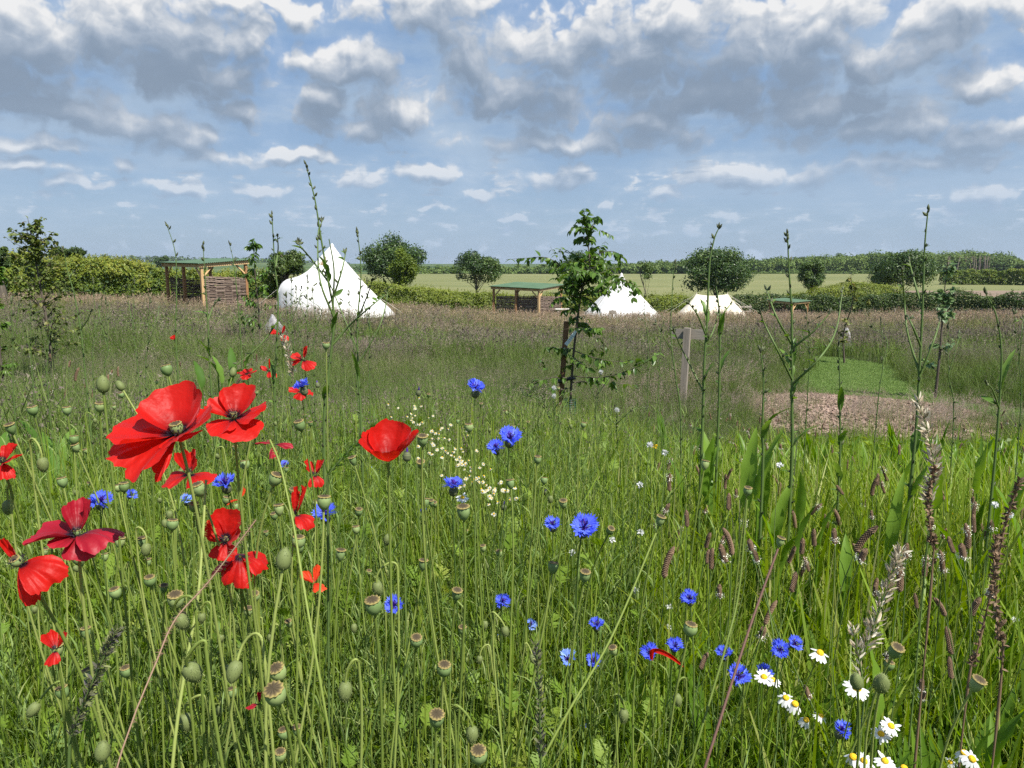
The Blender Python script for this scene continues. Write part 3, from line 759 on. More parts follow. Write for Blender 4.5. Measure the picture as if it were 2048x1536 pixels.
def bell_tent(name, label, px, Y, apex_px, prof_l, prof_r, seed, seams=12, vent=None, sink=0.0):
    """canvas cone; profile (radius, drop) on its left and right side blended round the tent"""
    rng = np.random.default_rng(seed)
    ap = at(px, apex_px, Y); g = gz(ap[0], Y)
    o = thing(name, label, 'tent', (ap[0], Y, g))
    H = ap[2] - g
    n, k = 26, 96
    def rs(prof):
        P = smoothline([(r, d) for r, d in prof], 200); d = np.linspace(0, 1, n)
        s = np.concatenate([[0], np.cumsum(np.linalg.norm(np.diff(P, axis=0), axis=1))]); s /= s[-1]
        return np.stack([np.interp(d, s, P[:, 0]), np.interp(d, s, P[:, 1])], -1)
    Lp, Rp = rs(prof_l), rs(prof_r)
    th = np.linspace(0, 2 * PI, k, endpoint=False)
    wr = (0.5 + 0.5 * np.cos(th)) ** 1.0
    prof = Lp[None] * (1 - wr)[:, None, None] + Rp[None] * wr[:, None, None]
    u = np.linspace(0, 1, n)
    scal = 1 - 0.035 * np.abs(np.sin(th * seams / 2))[:, None] ** 0.7 * u[None]        # cloth hangs in between the seams
    rad = prof[..., 0] * scal + 0.012 * rng.normal(0, 1, (k, 1)) * u
    zz = np.maximum(H - prof[..., 1], -.05)
    V = np.stack([rad * np.cos(th)[:, None], rad * np.sin(th)[:, None], zz], -1)
    i, j = np.meshgrid(np.arange(k), np.arange(n - 1), indexing='ij')
    F = np.stack([i * n + j, i * n + j + 1, ((i + 1) % k) * n + j + 1, ((i + 1) % k) * n + j], -1).reshape(-1, 4)
    link('canvas', MB().add(V.reshape(-1, 3), F).mesh('tent_canvas', canvas), o)
    sm = MB()
    for q in range(seams):
        a = int(round(q * k / seams)) % k
        add_tube(sm, V[a] * (1.006, 1.006, 1) + (0, 0, .004), .011, 5)
    link('seam', sm.mesh('tent_seams', canvas), o)
    pm = MB(); add_tube(pm, [(0, 0, -.05), (0, 0, H + .03)], [.02, .02], 8, cap=True)
    link('pole', pm.mesh('tent_pole', wood_grey), o)
    cap = MB(); cap.add(*lathe([(.002, H + .07), (.05, H + .03), (.085, H - .06), (.11, H - .16)], 12)); link('cap', cap.mesh('tent_cap', canvas), o)
    for q in range(8):
        a = q * 2 * PI / 8 + .35; c, s = math.cos(a), math.sin(a)
        i = int(a / (2 * PI) * k) % k; tp = V[i, int(n * .72)] * (1.01, 1.01, 1)
        gx, gy = c * 3.5, s * 3.5
        e = np.array([gx, gy, gz(ap[0] + gx, Y + gy) - g])
        r_ = MB(); add_tube(r_, [tp, e], .005, 4); link('guy_rope', r_.mesh('guy_rope', rope), o)
    if vent:
        vth, vu = vent
        vm_ = MB(); i0 = int(vth / (2 * PI) * k)
        tri = [V[(i0 - 4) % k, int(n * (vu + .06))], V[(i0 + 4) % k, int(n * (vu + .06))], V[i0, int(n * (vu - .05))]]
        tri = np.array(tri) * (1.03, 1.03, 1) + np.array([0, 0, .01]); bk = tri * (.97, .97, 1)
        vm_.add(np.vstack([tri, bk]), [(0, 1, 2), (5, 4, 3)]); vm_.add(np.vstack([tri, bk]), [(0, 3, 4, 1), (1, 4, 5, 2), (2, 5, 3, 0)])
        link('vent', vm_.mesh('tent_vent', tan, False), o)
    return o
bell_tent('bell_tent', 'large white bell tent with a tan triangular vent near its peak', 664, 30, 490,
          [(.02, 0), (.5, .5), (.95, .98), (1.4, 1.24), (1.85, 1.36), (2.12, 1.62), (2.22, 2.1), (2.26, 2.75)],
          [(.02, 0), (.42, .55), (.8, 1.0), (1.3, 1.6), (1.8, 2.12), (2.2, 2.5), (2.42, 2.75)], 71, 12, vent=(4.35, .22))
bell_tent('bell_tent', 'white bell tent with straight sides behind the staked sapling', 1243, 42, 548,
          [(.02, 0), (.28, .42), (.75, .88), (1.3, 1.42), (1.9, 2.05), (2.4, 2.55), (2.6, 2.95)],
          [(.02, 0), (.28, .40), (.75, .85), (1.3, 1.40), (1.95, 2.05), (2.45, 2.5), (2.7, 2.95)], 72, 14)

def ridge_tent():
    Y = 45; a, b_ = at(1393, 588, Y), at(1455, 588, Y)
    cx = (a[0] + b_[0]) / 2; g = gz(cx, Y)
    o = thing('ridge_tent', 'small cream canvas tent with two upright poles and a short ridge', 'tent', (cx, Y, g))
    L = (b_[0] - a[0]) / 2; H = a[2] - g; hx, hy = 2.5, 1.7
    n = 24; mb = MB(); rows = []
    per = np.linspace(0, 2 * PI, 64, endpoint=False)
    for u in np.linspace(0, 1, n):
        # stadium shaped ring shrinking from the ground to the ridge line
        k = u ** 1.12
        rx, ry = lerp(L + .02, hx, k), lerp(.015, hy, k)
        p = 2.0 + 1.6 * (1 - u)
        x = np.sign(np.cos(per)) * np.abs(np.cos(per)) ** (2 / p) * rx; y = np.sign(np.sin(per)) * np.abs(np.sin(per)) ** (2 / p) * ry
        sag = (0.10 * (1 - u) ** 2) * (1 - (np.clip(x / L, -1, 1)) ** 2)
        z = H * (1 - u) - sag - .05 * np.sin(u * PI)
        rows.append(np.stack([x, y, np.maximum(z, -.05)], -1))
    V = np.concatenate(rows); i, j = np.meshgrid(np.arange(n - 1), np.arange(64), indexing='ij')
    mb.add(V, np.stack([i * 64 + j, i * 64 + (j + 1) % 64, (i + 1) * 64 + (j + 1) % 64, (i + 1) * 64 + j], -1).reshape(-1, 4))
    link('canvas', mb.mesh('tent_canvas', cream), o)
    for s in (-1, 1):
        pm = MB(); add_tube(pm, [(s * L, 0, -.05), (s * L, 0, H + .09)], .025, 8, cap=True); link('pole', pm.mesh('tent_pole', cream), o)
        for q in (-1, 1):
            r_ = MB(); add_tube(r_, [(s * L, 0, H), (s * (L + 2.6), q * .9, 0)], .005, 4); link('guy_rope', r_.mesh('guy_rope', rope), o)
    f = MB(); add_tube(f, [(L + .08, -.12, H - .25), (L + .55, -.55, H * .62), (L + 1.0, -.95, .15)], .018, 5); link('door_seam', f.mesh('door_seam', cream), o)
    v = MB(); v.add([(L + .10, -.10, H - .28), (L + .34, -.12, H - .5), (L + .2, -.3, H - .5), (L + .12, -.08, H - .30), (L + .36, -.1, H - .52), (L + .22, -.28, H - .52)], [(0, 1, 2), (5, 4, 3)]); link('vent', v.mesh('tent_vent', wood_grey), o)
ridge_tent()

# ------------------------------------------------------------------ shelters with green roofs and woven panels
def shelter(label, px, Y, th, a, b_, roof_py, back_rise, panels, seed, wall=1.15, posts_left=1):
    rng = np.random.default_rng(seed)
    c = at(px, roof_py, Y); g = gz(c[0], Y)
    o = thing('shelter', label, 'shelter', (c[0], Y, g), 'wattle shelters with green roofs', th)
    H = c[2] - g                                     # height of the roof's front corner; local +x along the right side, +y along the left side
    zr = lambda x, y: H + back_rise[0] * x + back_rise[1] * y
    gl = lambda x, y: gz(c[0] + x * math.cos(th) - y * math.sin(th), Y + x * math.sin(th) + y * math.cos(th)) - g
    posts = [(0, 0), (a, 0), (0, b_), (a, b_)] + [(0, b_ * (k + 1) / (posts_left + 1)) for k in range(posts_left)]
    for (x, y) in posts:
        mb = MB(); beam(mb, (x, y, gl(x, y) - .1), (x, y, zr(x, y) - .13), .11, .11, (1, 0, 0), rng.random()); link('post', mb.mesh('shelter_post', wood_warm if (x, y) != (0, 0) else wood_light, False), o)
    for p, q in (((0, 0), (a, 0)), ((0, b_), (a, b_)), ((0, 0), (0, b_)), ((a, 0), (a, b_))):
        mb = MB(); k = .16 if p[1] == q[1] else .10
        d = np.array([q[0] - p[0], q[1] - p[1], 0.]); d /= np.linalg.norm(d)
        beam(mb, np.array([*p, zr(*p) - .07]) - d * k, np.array([*q, zr(*q) - .07]) + d * k, .06, .15, (0, 0, 1), rng.random())
        off = np.array([d[1], -d[0], 0]) * .086 * (1 if (p[1] == 0 and q[1] == 0) or (p[0] == a and q[0] == a) else -1)
        link('beam', mb.mesh('shelter_beam', wood_light, False), o, off)
    for (x, y), (dx, dy) in (((0, 0), (.45, 0)), ((0, 0), (0, .45)), ((a, 0), (-.45, 0)), ((0, b_), (0, -.45)), ((a, b_), (0, -.45))):
        mb = MB(); beam(mb, (x, y, zr(x, y) - .62), (x + dx, y + dy, zr(x + dx, y + dy) - .16), .05, .07, (0.3, 0.3, 1), rng.random()); link('brace', mb.mesh('shelter_brace', wood_light, False), o)
    # corrugated sheet: waves along x, thickness 8 mm
    nx = int((a + .5) / .02); ny = 2; xs = np.linspace(-.25, a + .25, nx); ys = np.array([-.22, b_ + .22])
    X, Yy = np.meshgrid(xs, ys, indexing='ij'); Z = zr(X, Yy) + .04 + .018 * np.sin(X * 2 * PI / .095)
    mb = MB(); V = np.stack([X, Yy, Z], -1).reshape(-1, 3); F = grid_faces(nx, 2)
    mb.add(V, F); mb.add(V - (0, 0, .01), F[:, ::-1])
    for e in (0, 1):
        k = np.arange(nx - 1) * 2 + e; vv = np.vstack([V, V - (0, 0, .01)]); mb.add(vv, np.stack([k, k + 2, k + 2 + len(V), k + len(V)], -1))
    link('roof', mb.mesh('shelter_roof', green_roof), o)
    # woven panels
    for (p, q, ht) in panels:
        p, q = np.array(p, float), np.array(q, float); Ln = np.linalg.norm(q - p); d = (q - p) / Ln; nn = np.array([-d[1], d[0]])
        mb = MB(); up = np.linspace(.05, Ln - .05, max(4, int(Ln / .28)))
        g0 = gl(*p); g1 = gl(*q)
        for s in up:
            w = p + d * s; add_tube(mb, [(w[0], w[1], min(g0, g1) - .1), (w[0], w[1], ht + rng.uniform(.02, .1) + lerp(g0, g1, s / Ln))], .016, 5, rng.uniform(.2, .8))
        z = .04; k = 0
        while z < ht:
            s = np.linspace(0, Ln, 26); r_ = rng.uniform(.013, .021)
            wv = .030 * np.sin((s / (up[1] - up[0])) * PI + (k % 2) * PI + PI / 2) * np.interp(s, [0, .1, Ln - .1, Ln], [.4, 1, 1, .4])
            Q = p[None] + d[None] * s[:, None] + nn[None] * wv[:, None]
            zz = z + lerp(g0, g1, s / Ln) + rng.normal(0, .006) + .012 * np.sin(s * rng.uniform(1, 3) + rng.uniform(0, 6))
            add_tube(mb, np.concatenate([Q, zz[:, None]], 1), r_, 5, np.clip(rng.normal(.5, .25), 0, 1)); z += r_ * 1.85; k += 1
        link('wattle_panel', mb.mesh('wattle_panel', wattle_m), o)
    return o
shelter('wattle shelter with a green roof beside the tall leafy hedge', 402, 32, R(50), 2.05, 3.1, 528, (.075, .015),
        [((.06, -.02), (1.99, -.02), 1.58), ((1.95, .1), (1.95, 3.0), 1.55), ((.1, 3.05), (1.9, 3.05), 1.5)], 81)
shelter('wattle shelter with a pale green roof left of the staked sapling', 1078, 45, R(60), 2.97, 3.16, 578, (.055, .03),
        [((.06, -.02), (2.9, -.02), 1.5), ((.12, .1), (.12, 3.05), 1.5), ((2.8, .1), (2.8, 3.0), 1.5)], 82)
shelter('smallest wattle shelter, roofed green, in front of the dark hedge', 1586, 60, R(35), 1.96, 2.15, 605, (.03, .05),
        [((1.9, .1), (1.9, 2.0), 1.55), ((.06, -.02), (1.1, -.02), 1.5), ((.1, 2.1), (1.86, 2.1), 1.55), ((.0, .1), (.0, 2.05), 1.55)], 83, posts_left=0)

# ------------------------------------------------------------------ small things at the tents
board_m = solid_mat('weathered_board', [(.19, .17, .14), (.27, .24, .20), (.35, .31, .26)], .9, .15, 5.0, (.2, 1, 1), .3, 40)
def sign_post():
    Y = 8.1; p = at(1375, 656, Y); g = gz(p[0], Y); o = thing('sign_post', 'weathered grey wooden post with a board across its top', 'sign', (p[0], Y, g), rotz=R(-24))
    H = p[2] - g
    mb = MB(); beam(mb, (-.03, 0, -.1), (.0, 0, H), .068, .068, (1, 0, 0)); link('post', mb.mesh('sign_post', wood_grey, False), o)
    mb = MB(); box(mb, (-.18, .046, H - .125), (.20, .064, H - .018)); link('board', mb.mesh('sign_board', board_m, False), o)
sign_post()
def small_sign():
    Y = 37; p = at(1225, 620, Y); g = gz(p[0], Y); o = thing('sign', 'small grey notice board on a post in front of the straight sided tent', 'sign', (p[0], Y, g)); H = p[2] - g
    mb = MB(); beam(mb, (0, 0, -.1), (0, 0, H), .07, .07, (1, 0, 0)); link('post', mb.mesh('sign_post', wood_grey, False), o)
    mb = MB(); box(mb, (-.17, -.055, H - .2), (.17, -.036, H - .02)); link('board', mb.mesh('sign_board', wood_grey, False), o)
small_sign()
def bench():
    Y = 40; p = at(1135, 617, Y); g = gz(p[0], Y); o = thing('bench', 'pale plank bench in the grass left of the straight sided tent', 'bench', (p[0], Y, g)); H = p[2] - g
    mb = MB(); box(mb, (-.65, -.14, H - .06), (.65, .14, H)); link('seat', mb.mesh('bench_seat', rope, False), o)
    for s in (-1, 1):
        mb = MB(); box(mb, (s * .5 - .04, -.12, -.1), (s * .5 + .04, .12, H - .06)); link('leg', mb.mesh('bench_leg', wood_grey, False), o)
bench()
blk = solid_mat('black_post', [(.02, .018, .016), (.05, .045, .04)], .6, .3, 10)
def lamp(px, label):
    Y = 40; p = at(px, 631, Y); g = gz(p[0], Y); o = thing('path_light', label, 'lamp', (p[0], Y, g), 'path lights in front of the smallest shelter'); H = p[2] - g
    mb = MB(); mb.add(*lathe([(0.0, -.05), (.05, -.05), (.05, H - .16), (.062, H - .155), (.062, H - .05), (.05, H - .02), (.0, H)], 14)); link('body', mb.mesh('lamp_body', blk), o)
    mb = MB(); mb.add(*lathe([(.052, H - .155), (.055, H - .15), (.055, H - .06), (.052, H - .055)], 14)); link('band', mb.mesh('lamp_band', wood_grey), o)
lamp(1549, 'black path light on the left of the smallest shelter'); lamp(1611, 'black path light on the right of the smallest shelter')
def rail():
    Y = 60; o = None; p0, p1 = at(1474, 613, Y), at(1500, 616, Y + 1); g = gz(p0[0], Y)
    o = thing('rail_fence', 'short pale grey rail fence right of the cream tent', 'fence', (p0[0], Y, g)); W = p1[0] - p0[0]; H = p0[2] - g + .1
    for k in range(2):
        mb = MB(); beam(mb, (k * W, k * 1., -.2), (k * W, k * 1., H), .1, .1, (1, 0, 0)); link('post', mb.mesh('rail_post', wood_grey, False), o)
    for z in (H - .12, H - .5):
        mb = MB(); beam(mb, (-.1, -.07, z), (W + .1, .93, z - .05), .04, .12); link('rail', mb.mesh('fence_rail', wood_grey, False), o)
rail()
for i, (px, py, Y, lab) in enumerate([(1720, 623, 52, 0), (1784, 627, 52, 0), (1791, 618, 54, 1), (1915, 626, 50, 0), (1932, 627, 49, 2), (1963, 627, 47, 0), (1976, 628, 47, 0), (2006, 629, 46, 0), (2026, 629, 45, 0), (2043, 631, 45, 0)]):
    p = at(px, py, Y); g = gz(p[0], Y); H = max(p[2] - g, .75)
    mb = MB(); beam(mb, (0, 0, -.15), (RNG.normal(0, .02), 0, H), .085, .085, (1, 0, 0)); mb.add([(-.0425, -.0425, H), (.0425, -.0425, H), (.0425, .0425, H), (-.0425, .0425, H), (0, 0, H + .05)], [(0, 1, 4), (1, 2, 4), (2, 3, 4), (3, 0, 4)])
    o = link('fence_post', mb.mesh('fence_post', wood_grey if lab == 1 else blk, False), None, (p[0], Y, g))
    tag(o, ('pale grey post in the row under the dark hedge' if lab == 1 else 'short dark post in the row under the dark hedge'), 'post', 'posts under the dark hedge')
stone_m = solid_mat('mottled_stone', [(.06, .06, .07), (.24, .235, .24), (.48, .46, .45)], .9, .2, 5.5, (1, 1, 1), .6, 14)
def stone(px, py, wpx, Y, label, seed):
    rng = np.random.default_rng(seed); p = at(px, py, Y); g = gz(p[0], Y); r = wpx * Y / FPX / 2
    n, k = 14, 22; ph = np.linspace(0, PI, n); th = np.linspace(0, 2 * PI, k, endpoint=False)
    d = np.stack([np.sin(ph)[:, None] * np.cos(th), np.sin(ph)[:, None] * np.sin(th), np.cos(ph)[:, None] * np.ones(k)], -1)
    s = 1 + .55 * (fbm(d[..., 0] * 1.7 + seed, d[..., 1] * 1.7 + d[..., 2] * 1.3, 4) - .5) * 1.5
    H = p[2] - g + r
    V = d * s[..., None] * np.array([r, r * .8, H * .62]); V[..., 2] += H * .4; V[..., :2] *= (2.3 - 1.5 * np.clip(V[..., 2:] / H, 0, 1))
    i, j = np.meshgrid(np.arange(n - 1), np.arange(k), indexing='ij')
    F = np.stack([i * k + j, (i + 1) * k + j, (i + 1) * k + (j + 1) % k, i * k + (j + 1) % k], -1).reshape(-1, 4)
    tag(link('boulder', MB().add(V.reshape(-1, 3), F).mesh('boulder', stone_m), None, (p[0], Y, g)), label, 'rock')
stone(1691, 664, 18, 19.0, 'small mottled grey and white boulder in the grass on the right', 3)
stone(546, 648, 26, 19.0, 'mottled grey and white boulder in the grass behind the red poppies', 8)

# ------------------------------------------------------------------ saplings
def leaves(base, d, nrm, L, w, c, curl=.25):
    """ovate leaves with a folded midrib: base (n,3), direction, normal, length, width"""
    n = len(base); d = unit(d); S = unit(np.cross(nrm, d)); N = np.cross(d, S)
    t = np.array([0, .22, .5, .78, 1.0]); ww = np.array([.06, .8, 1.0, .62, .02])
    P = base[:, None] + d[:, None] * (L[:, None] * t)[..., None] - N[:, None] * (L[:, None] * curl * t ** 2)[..., None]
    off = S[:, None] * (w[:, None] * ww / 2)[..., None]; up = N[:, None] * (w[:, None] * ww * .16)[..., None]
    V = np.stack([P - off + up, P, P + off + up], 2)                     # n,5,3,3
    k = np.arange(4) * 3
    q = np.concatenate([np.stack([k, k + 1, k + 4, k + 3], -1), np.stack([k + 1, k + 2, k + 5, k + 4], -1)])
    F = (np.arange(n)[:, None, None] * 15 + q[None]).reshape(-1, 4)
    return V.reshape(-1, 3), F, np.repeat(c, 15)

sap_leaf = leaf_mat('sapling_leaves', [(.05, .105, .016), (.085, .165, .024), (.14, .235, .034)], .4, .38, .4, 0.0)
birch_leaf = leaf_mat('small_sapling_leaves', [(.07, .105, .022), (.115, .155, .032), (.175, .20, .05), (.22, .18, .07)], .34, .45, .3, 0.0)
lobed_leaf = leaf_mat('grey_green_leaves', [(.10, .17, .065), (.15, .235, .095), (.21, .30, .14)], .33, .45, .3, 0.0)
sap_bark = solid_mat('sapling_bark', [(.045, .035, .028), (.085, .068, .05), (.13, .11, .085)], .75, .3, 14, (1, 1, .3), .3, 60)

def twig_leaves(mb, path, n, L, rng, droop=.5, start=.15, aspect=.5, tone=.5):
    m = len(path); t = np.sort(rng.uniform(start, 1, n)); i = t * (m - 1)
    B = np.stack([np.interp(i, np.arange(m), path[:, q]) for q in range(3)], -1)
    T = unit(np.stack([np.interp(i, np.arange(m), np.gradient(path, axis=0)[:, q]) for q in range(3)], -1))
    s = np.where(np.arange(n) % 2 == 0, 1, -1)[:, None]
    side = unit(np.cross(T, (0, 0, 1)) + rng.normal(0, .3, (n, 3)))
    d = T * .55 + side * s * .9 + np.array([0, 0, -droop]) + rng.normal(0, .3, (n, 3))
    N = np.array([0, 0, 1.]) + rng.normal(0, .4, (n, 3))
    ln = L * rng.uniform(.6, 1.2, n)
    mb.add(*leaves(B, d, N, ln, ln * aspect, np.clip(tone + rng.normal(0, .2, n), 0, 1)))

def staked_sapling():
    rng = np.random.default_rng(17); Y = 7.0
    q = lambda px, py, dy=0.: at(px, py, Y + dy)
    base = q(1139, 862); g = gz(base[0], Y)
    o = thing('sapling', 'young broadleaf sapling with arching side branches beside a wooden stake', 'tree', (base[0], Y, g)); O = np.array(o.location)
    trunk = smoothline([(base[0], Y, g - .05), q(1141, 800), q(1145, 737), q(1148, 698), q(1155, 640), q(1161, 592), q(1166, 572), q(1178, 535), q(1178, 506), q(1175, 477), q(1176, 449), q(1174, 433)], 60) - O
    tb, lm = MB(), MB(); add_tube(tb, trunk, np.interp(np.linspace(0, 1, 60), [0, .5, .6, 1], [.013, .010, .007, .003]), 7)
    br = [([(1162, 585), (1137, 562), (1120, 536), (1103, 519), (1083, 514), (1054, 516), (1012, 519)], .3, 22), ([(1162, 592), (1185, 588), (1207, 580), (1226, 563), (1241, 557), (1262, 568), (1280, 580)], -.35, 30),
          ([(1180, 530), (1197, 508), (1225, 503), (1245, 514)], -.2, 16), ([(1163, 592), (1178, 600), (1196, 616)], -.3, 9), ([(1161, 595), (1140, 593), (1112, 597)], -.2, 13), ([(1157, 618), (1140, 619), (1122, 622)], -.1, 9),
          ([(1164, 580), (1150, 560), (1133, 545), (1122, 550)], .3, 16), ([(1166, 572), (1185, 556), (1205, 545), (1217, 548)], .3, 18), ([(1170, 558), (1155, 540), (1140, 530)], -.4, 15), ([(1175, 545), (1195, 530), (1212, 520)], .4, 16),
          ([(1178, 530), (1160, 515), (1146, 508)], .2, 13), ([(1163, 585), (1180, 575), (1196, 572), (1208, 566)], -.45, 16), ([(1165, 577), (1160, 562), (1150, 550)], .5, 12), ([(1172, 552), (1180, 540), (1196, 548)], -.5, 12), ([(1163, 590), (1150, 580), (1128, 572)], .1, 14), ([(1178, 512), (1185, 500), (1190, 495)], .2, 6),
          ([(1175, 478), (1165, 473), (1152, 478)], .1, 7), ([(1176, 462), (1184, 455), (1187, 446)], .1, 9), ([(1175, 470), (1181, 476), (1184, 482)], .1, 5), ([(1176, 450), (1166, 441), (1158, 440)], .1, 8), ([(1175, 440), (1185, 436), (1199, 434)], -.1, 7), ([(1175, 445), (1170, 436), (1167, 430)], 0, 6), ([(1176, 455), (1168, 455), (1163, 458)], -.1, 6),
          ([(1155, 655), (1177, 657), (1202, 657)], -.2, 15), ([(1155, 645), (1170, 648), (1180, 664)], .2, 11), ([(1149, 702), (1177, 712), (1212, 721), (1251, 723), (1288, 718)], -.3, 15), ([(1145, 752), (1180, 755), (1216, 753), (1255, 741), (1290, 727), (1319, 702)], -.4, 17), ([(1147, 697), (1124, 696), (1091, 694)], -.1, 11),
          ([(1143, 757), (1104, 755), (1061, 768)], -.2, 10), ([(1143, 765), (1196, 763), (1270, 770)], .3, 9), ([(1156, 632), (1145, 637), (1136, 634)], 0, 5), ([(1147, 715), (1160, 725), (1180, 738)], -.2, 9), ([(1142, 775), (1120, 780), (1100, 776)], -.1, 5)]
    for k in range(22):
        py = rng.uniform(512, 590); sx = rng.choice([-1, 1]); wd = np.interp(py, [505, 545, 590], [20, 46, 44]) * rng.uniform(.45, 1.0); tx = np.interp(py, [505, 535, 572, 592], [1178, 1179, 1166, 1161])
        br.append(([(tx, py), (tx + sx * wd * .5, py - rng.uniform(2, 12)), (tx + sx * wd, py - rng.uniform(-6, 14))], rng.uniform(-.4, .4), 10))
    for pts, dy, n in br:
        m = len(pts); P = np.array([q(a, c, dy * k / (m - 1)) for k, (a, c) in enumerate(pts)]) - O
        pth = smoothline(P, 18); add_tube(tb, pth, np.linspace(.0055, .0015, 18), 5)
        twig_leaves(lm, pth, int(n * 1.9), .076, rng, .55, .12, .5, .5)
        for k in range(n // 5):
            i = int(rng.integers(5, 17)); e = pth[i] + rng.normal(0, .12, 3) + (0, 0, .0); tw = smoothline([pth[i], (pth[i] + e) / 2 + (0, 0, .01), e], 6)
            add_tube(tb, tw, [.0015] * 6, 3); twig_leaves(lm, tw, 7, .062, rng, .6, .3, .5, .5)
    twig_leaves(lm, trunk[44:], 26, .075, rng, .4, .05)
    link('trunk', tb.mesh('sapling_trunk', sap_bark), o); link('crown', lm.mesh('sapling_crown', sap_leaf), o)
    # stake
    a, e = q(1133, 643, .04), q(1115, 862, .04); gs = gz(e[0], Y)
    s = thing('tree_stake', 'square brown wooden stake leaning beside the sapling', 'stake', (e[0], Y + .04, gs)); So = np.array(s.location)
    mb = MB(); e2 = e.copy(); e2[2] = gs - .1; beam(mb, e2 - So, a - So, .047, .047, (1, 0, 0)); link('post', mb.mesh('stake_post', solid_mat('brown_stake', [(.10, .055, .03), (.17, .095, .05), (.23, .14, .08)], .85, .2, 3.0, (1, 1, .15), .2, 40), False), s)
    rub = solid_mat('black_rubber', [(.012, .012, .012), (.03, .03, .03)], .5, .4, 20)
    c1, c2 = q(1120, 762, .04), q(1143, 757); mb = MB()
    lp = [c1 + (-.03, -.035, 0), c1 + (.0, -.05, 0), (c1 + c2) / 2 + (0, -.035, .005), c2 + (.0, -.03, 0), c2 + (.03, 0, 0), c2 + (0, .03, 0), (c1 + c2) / 2 + (0, .035, 0), c1 + (0, .05, 0), c1 + (-.04, 0, 0), c1 + (-.03, -.035, 0)]
    add_tube(mb, smoothline(lp, 50), .013, 6); mb2 = [v for v in mb.v]; t = link('tree_tie', mb.mesh('tree_tie', rub), None); tag(t, 'black rubber strap tying the sapling to its stake', 'strap')
    # label tag
    A, B_ = q(1152, 662, -.03), q(1134, 686, -.03); d = unit(B_ - A); sd = unit(np.cross(d, (0, 1, .2))); nn = np.cross(d, sd); w = .017
    mb = MB(); tt = np.linspace(0, 1, 6); Ln = np.linalg.norm(B_ - A) * 1.15
    wd = np.array([.5, .9, 1, 1, 1, 1]) * w; cv = nn[None] * (.01 * np.sin(tt * 2.5))[:, None]
    P = A + d[None] * (Ln * tt)[:, None] + cv
    V = np.concatenate([np.stack([P - sd * wd[:, None], P + sd * wd[:, None]], 1).reshape(-1, 3), np.stack([P - sd * wd[:, None] + nn * .0012, P + sd * wd[:, None] + nn * .0012], 1).reshape(-1, 3)])
    k = np.arange(5) * 2; F = np.stack([k, k + 1, k + 3, k + 2], -1); mb.add(V, np.concatenate([F, F[:, ::-1] + 12, np.stack([k, k + 2, k + 14, k + 12], -1), np.stack([k + 1, k + 13, k + 15, k + 3], -1)]))
    pl = solid_mat('tag_plastic', [(.50, .62, .68), (.66, .76, .80)], .45, .4, 9)
    t = thing('plant_tag', 'pale blue plastic tag tied round the sapling stem', 'tag', A); Ao = np.array(t.location)
    me = mb.mesh('tag_strip', pl, False); me.transform(Matrix.Translation(-Vector(Ao))); link('strip', me, t)
    mb = MB(); add_tube(mb, smoothline([A + (.005, 0, -.005), A + (.02, -.03, .01), A + (.045, 0, .015), A + (.02, .05, .01), A + (0, .02, 0)], 20) - Ao, .002, 4); link('tie', mb.mesh('tag_tie', rope), t)
    mb = MB()      # faint printed rows
    for r_ in (.35, .48, .61, .74):
        cpt = A + d * Ln * r_ + nn * (.01 * math.sin(r_ * 2.5)) + nn * .0022
        V = [cpt - sd * w * .6 - d * .0022, cpt + sd * w * .6 - d * .0022, cpt + sd * w * .6 + d * .0022, cpt - sd * w * .6 + d * .0022]; mb.add(np.array(V) - Ao, [(0, 1, 2, 3)])
        mb.add(np.array(V) - Ao - nn * .0034, [(3, 2, 1, 0)])
    link('print', mb.mesh('tag_print', solid_mat('tag_ink', [(.22, .30, .36), (.26, .34, .40)], .6, .2, 5), False), t)
    # guard: net of strands round the foot of the stem
    gm = solid_mat('green_netting', [(.012, .055, .045), (.03, .09, .075)], .5, .3, 20)
    cb = q(1137, 850); gg = gz(cb[0], Y); zt = q(1137, 797)[2]; mb = MB(); n = 16
    for k in range(n):
        a = k * 2 * PI / n; mb_ = [(cb[0] + .062 * math.cos(a), Y + .062 * math.sin(a), gg), (cb[0] + .058 * math.cos(a) + .01, Y + .058 * math.sin(a), zt)]; add_tube(mb, mb_, .0032, 4)
    for z in np.arange(gg + .02, zt, .022):
        th = np.linspace(0, 2 * PI, 17); add_tube(mb, np.stack([cb[0] + .06 * np.cos(th) + .01 * (z - gg) / (zt - gg), Y + .06 * np.sin(th), np.full(17, z)], -1), .0032, 4)
    tag(link('tree_guard', mb.mesh('tree_guard', gm, False)), 'dark green plastic net guard round the foot of the sapling', 'tree guard')
staked_sapling()

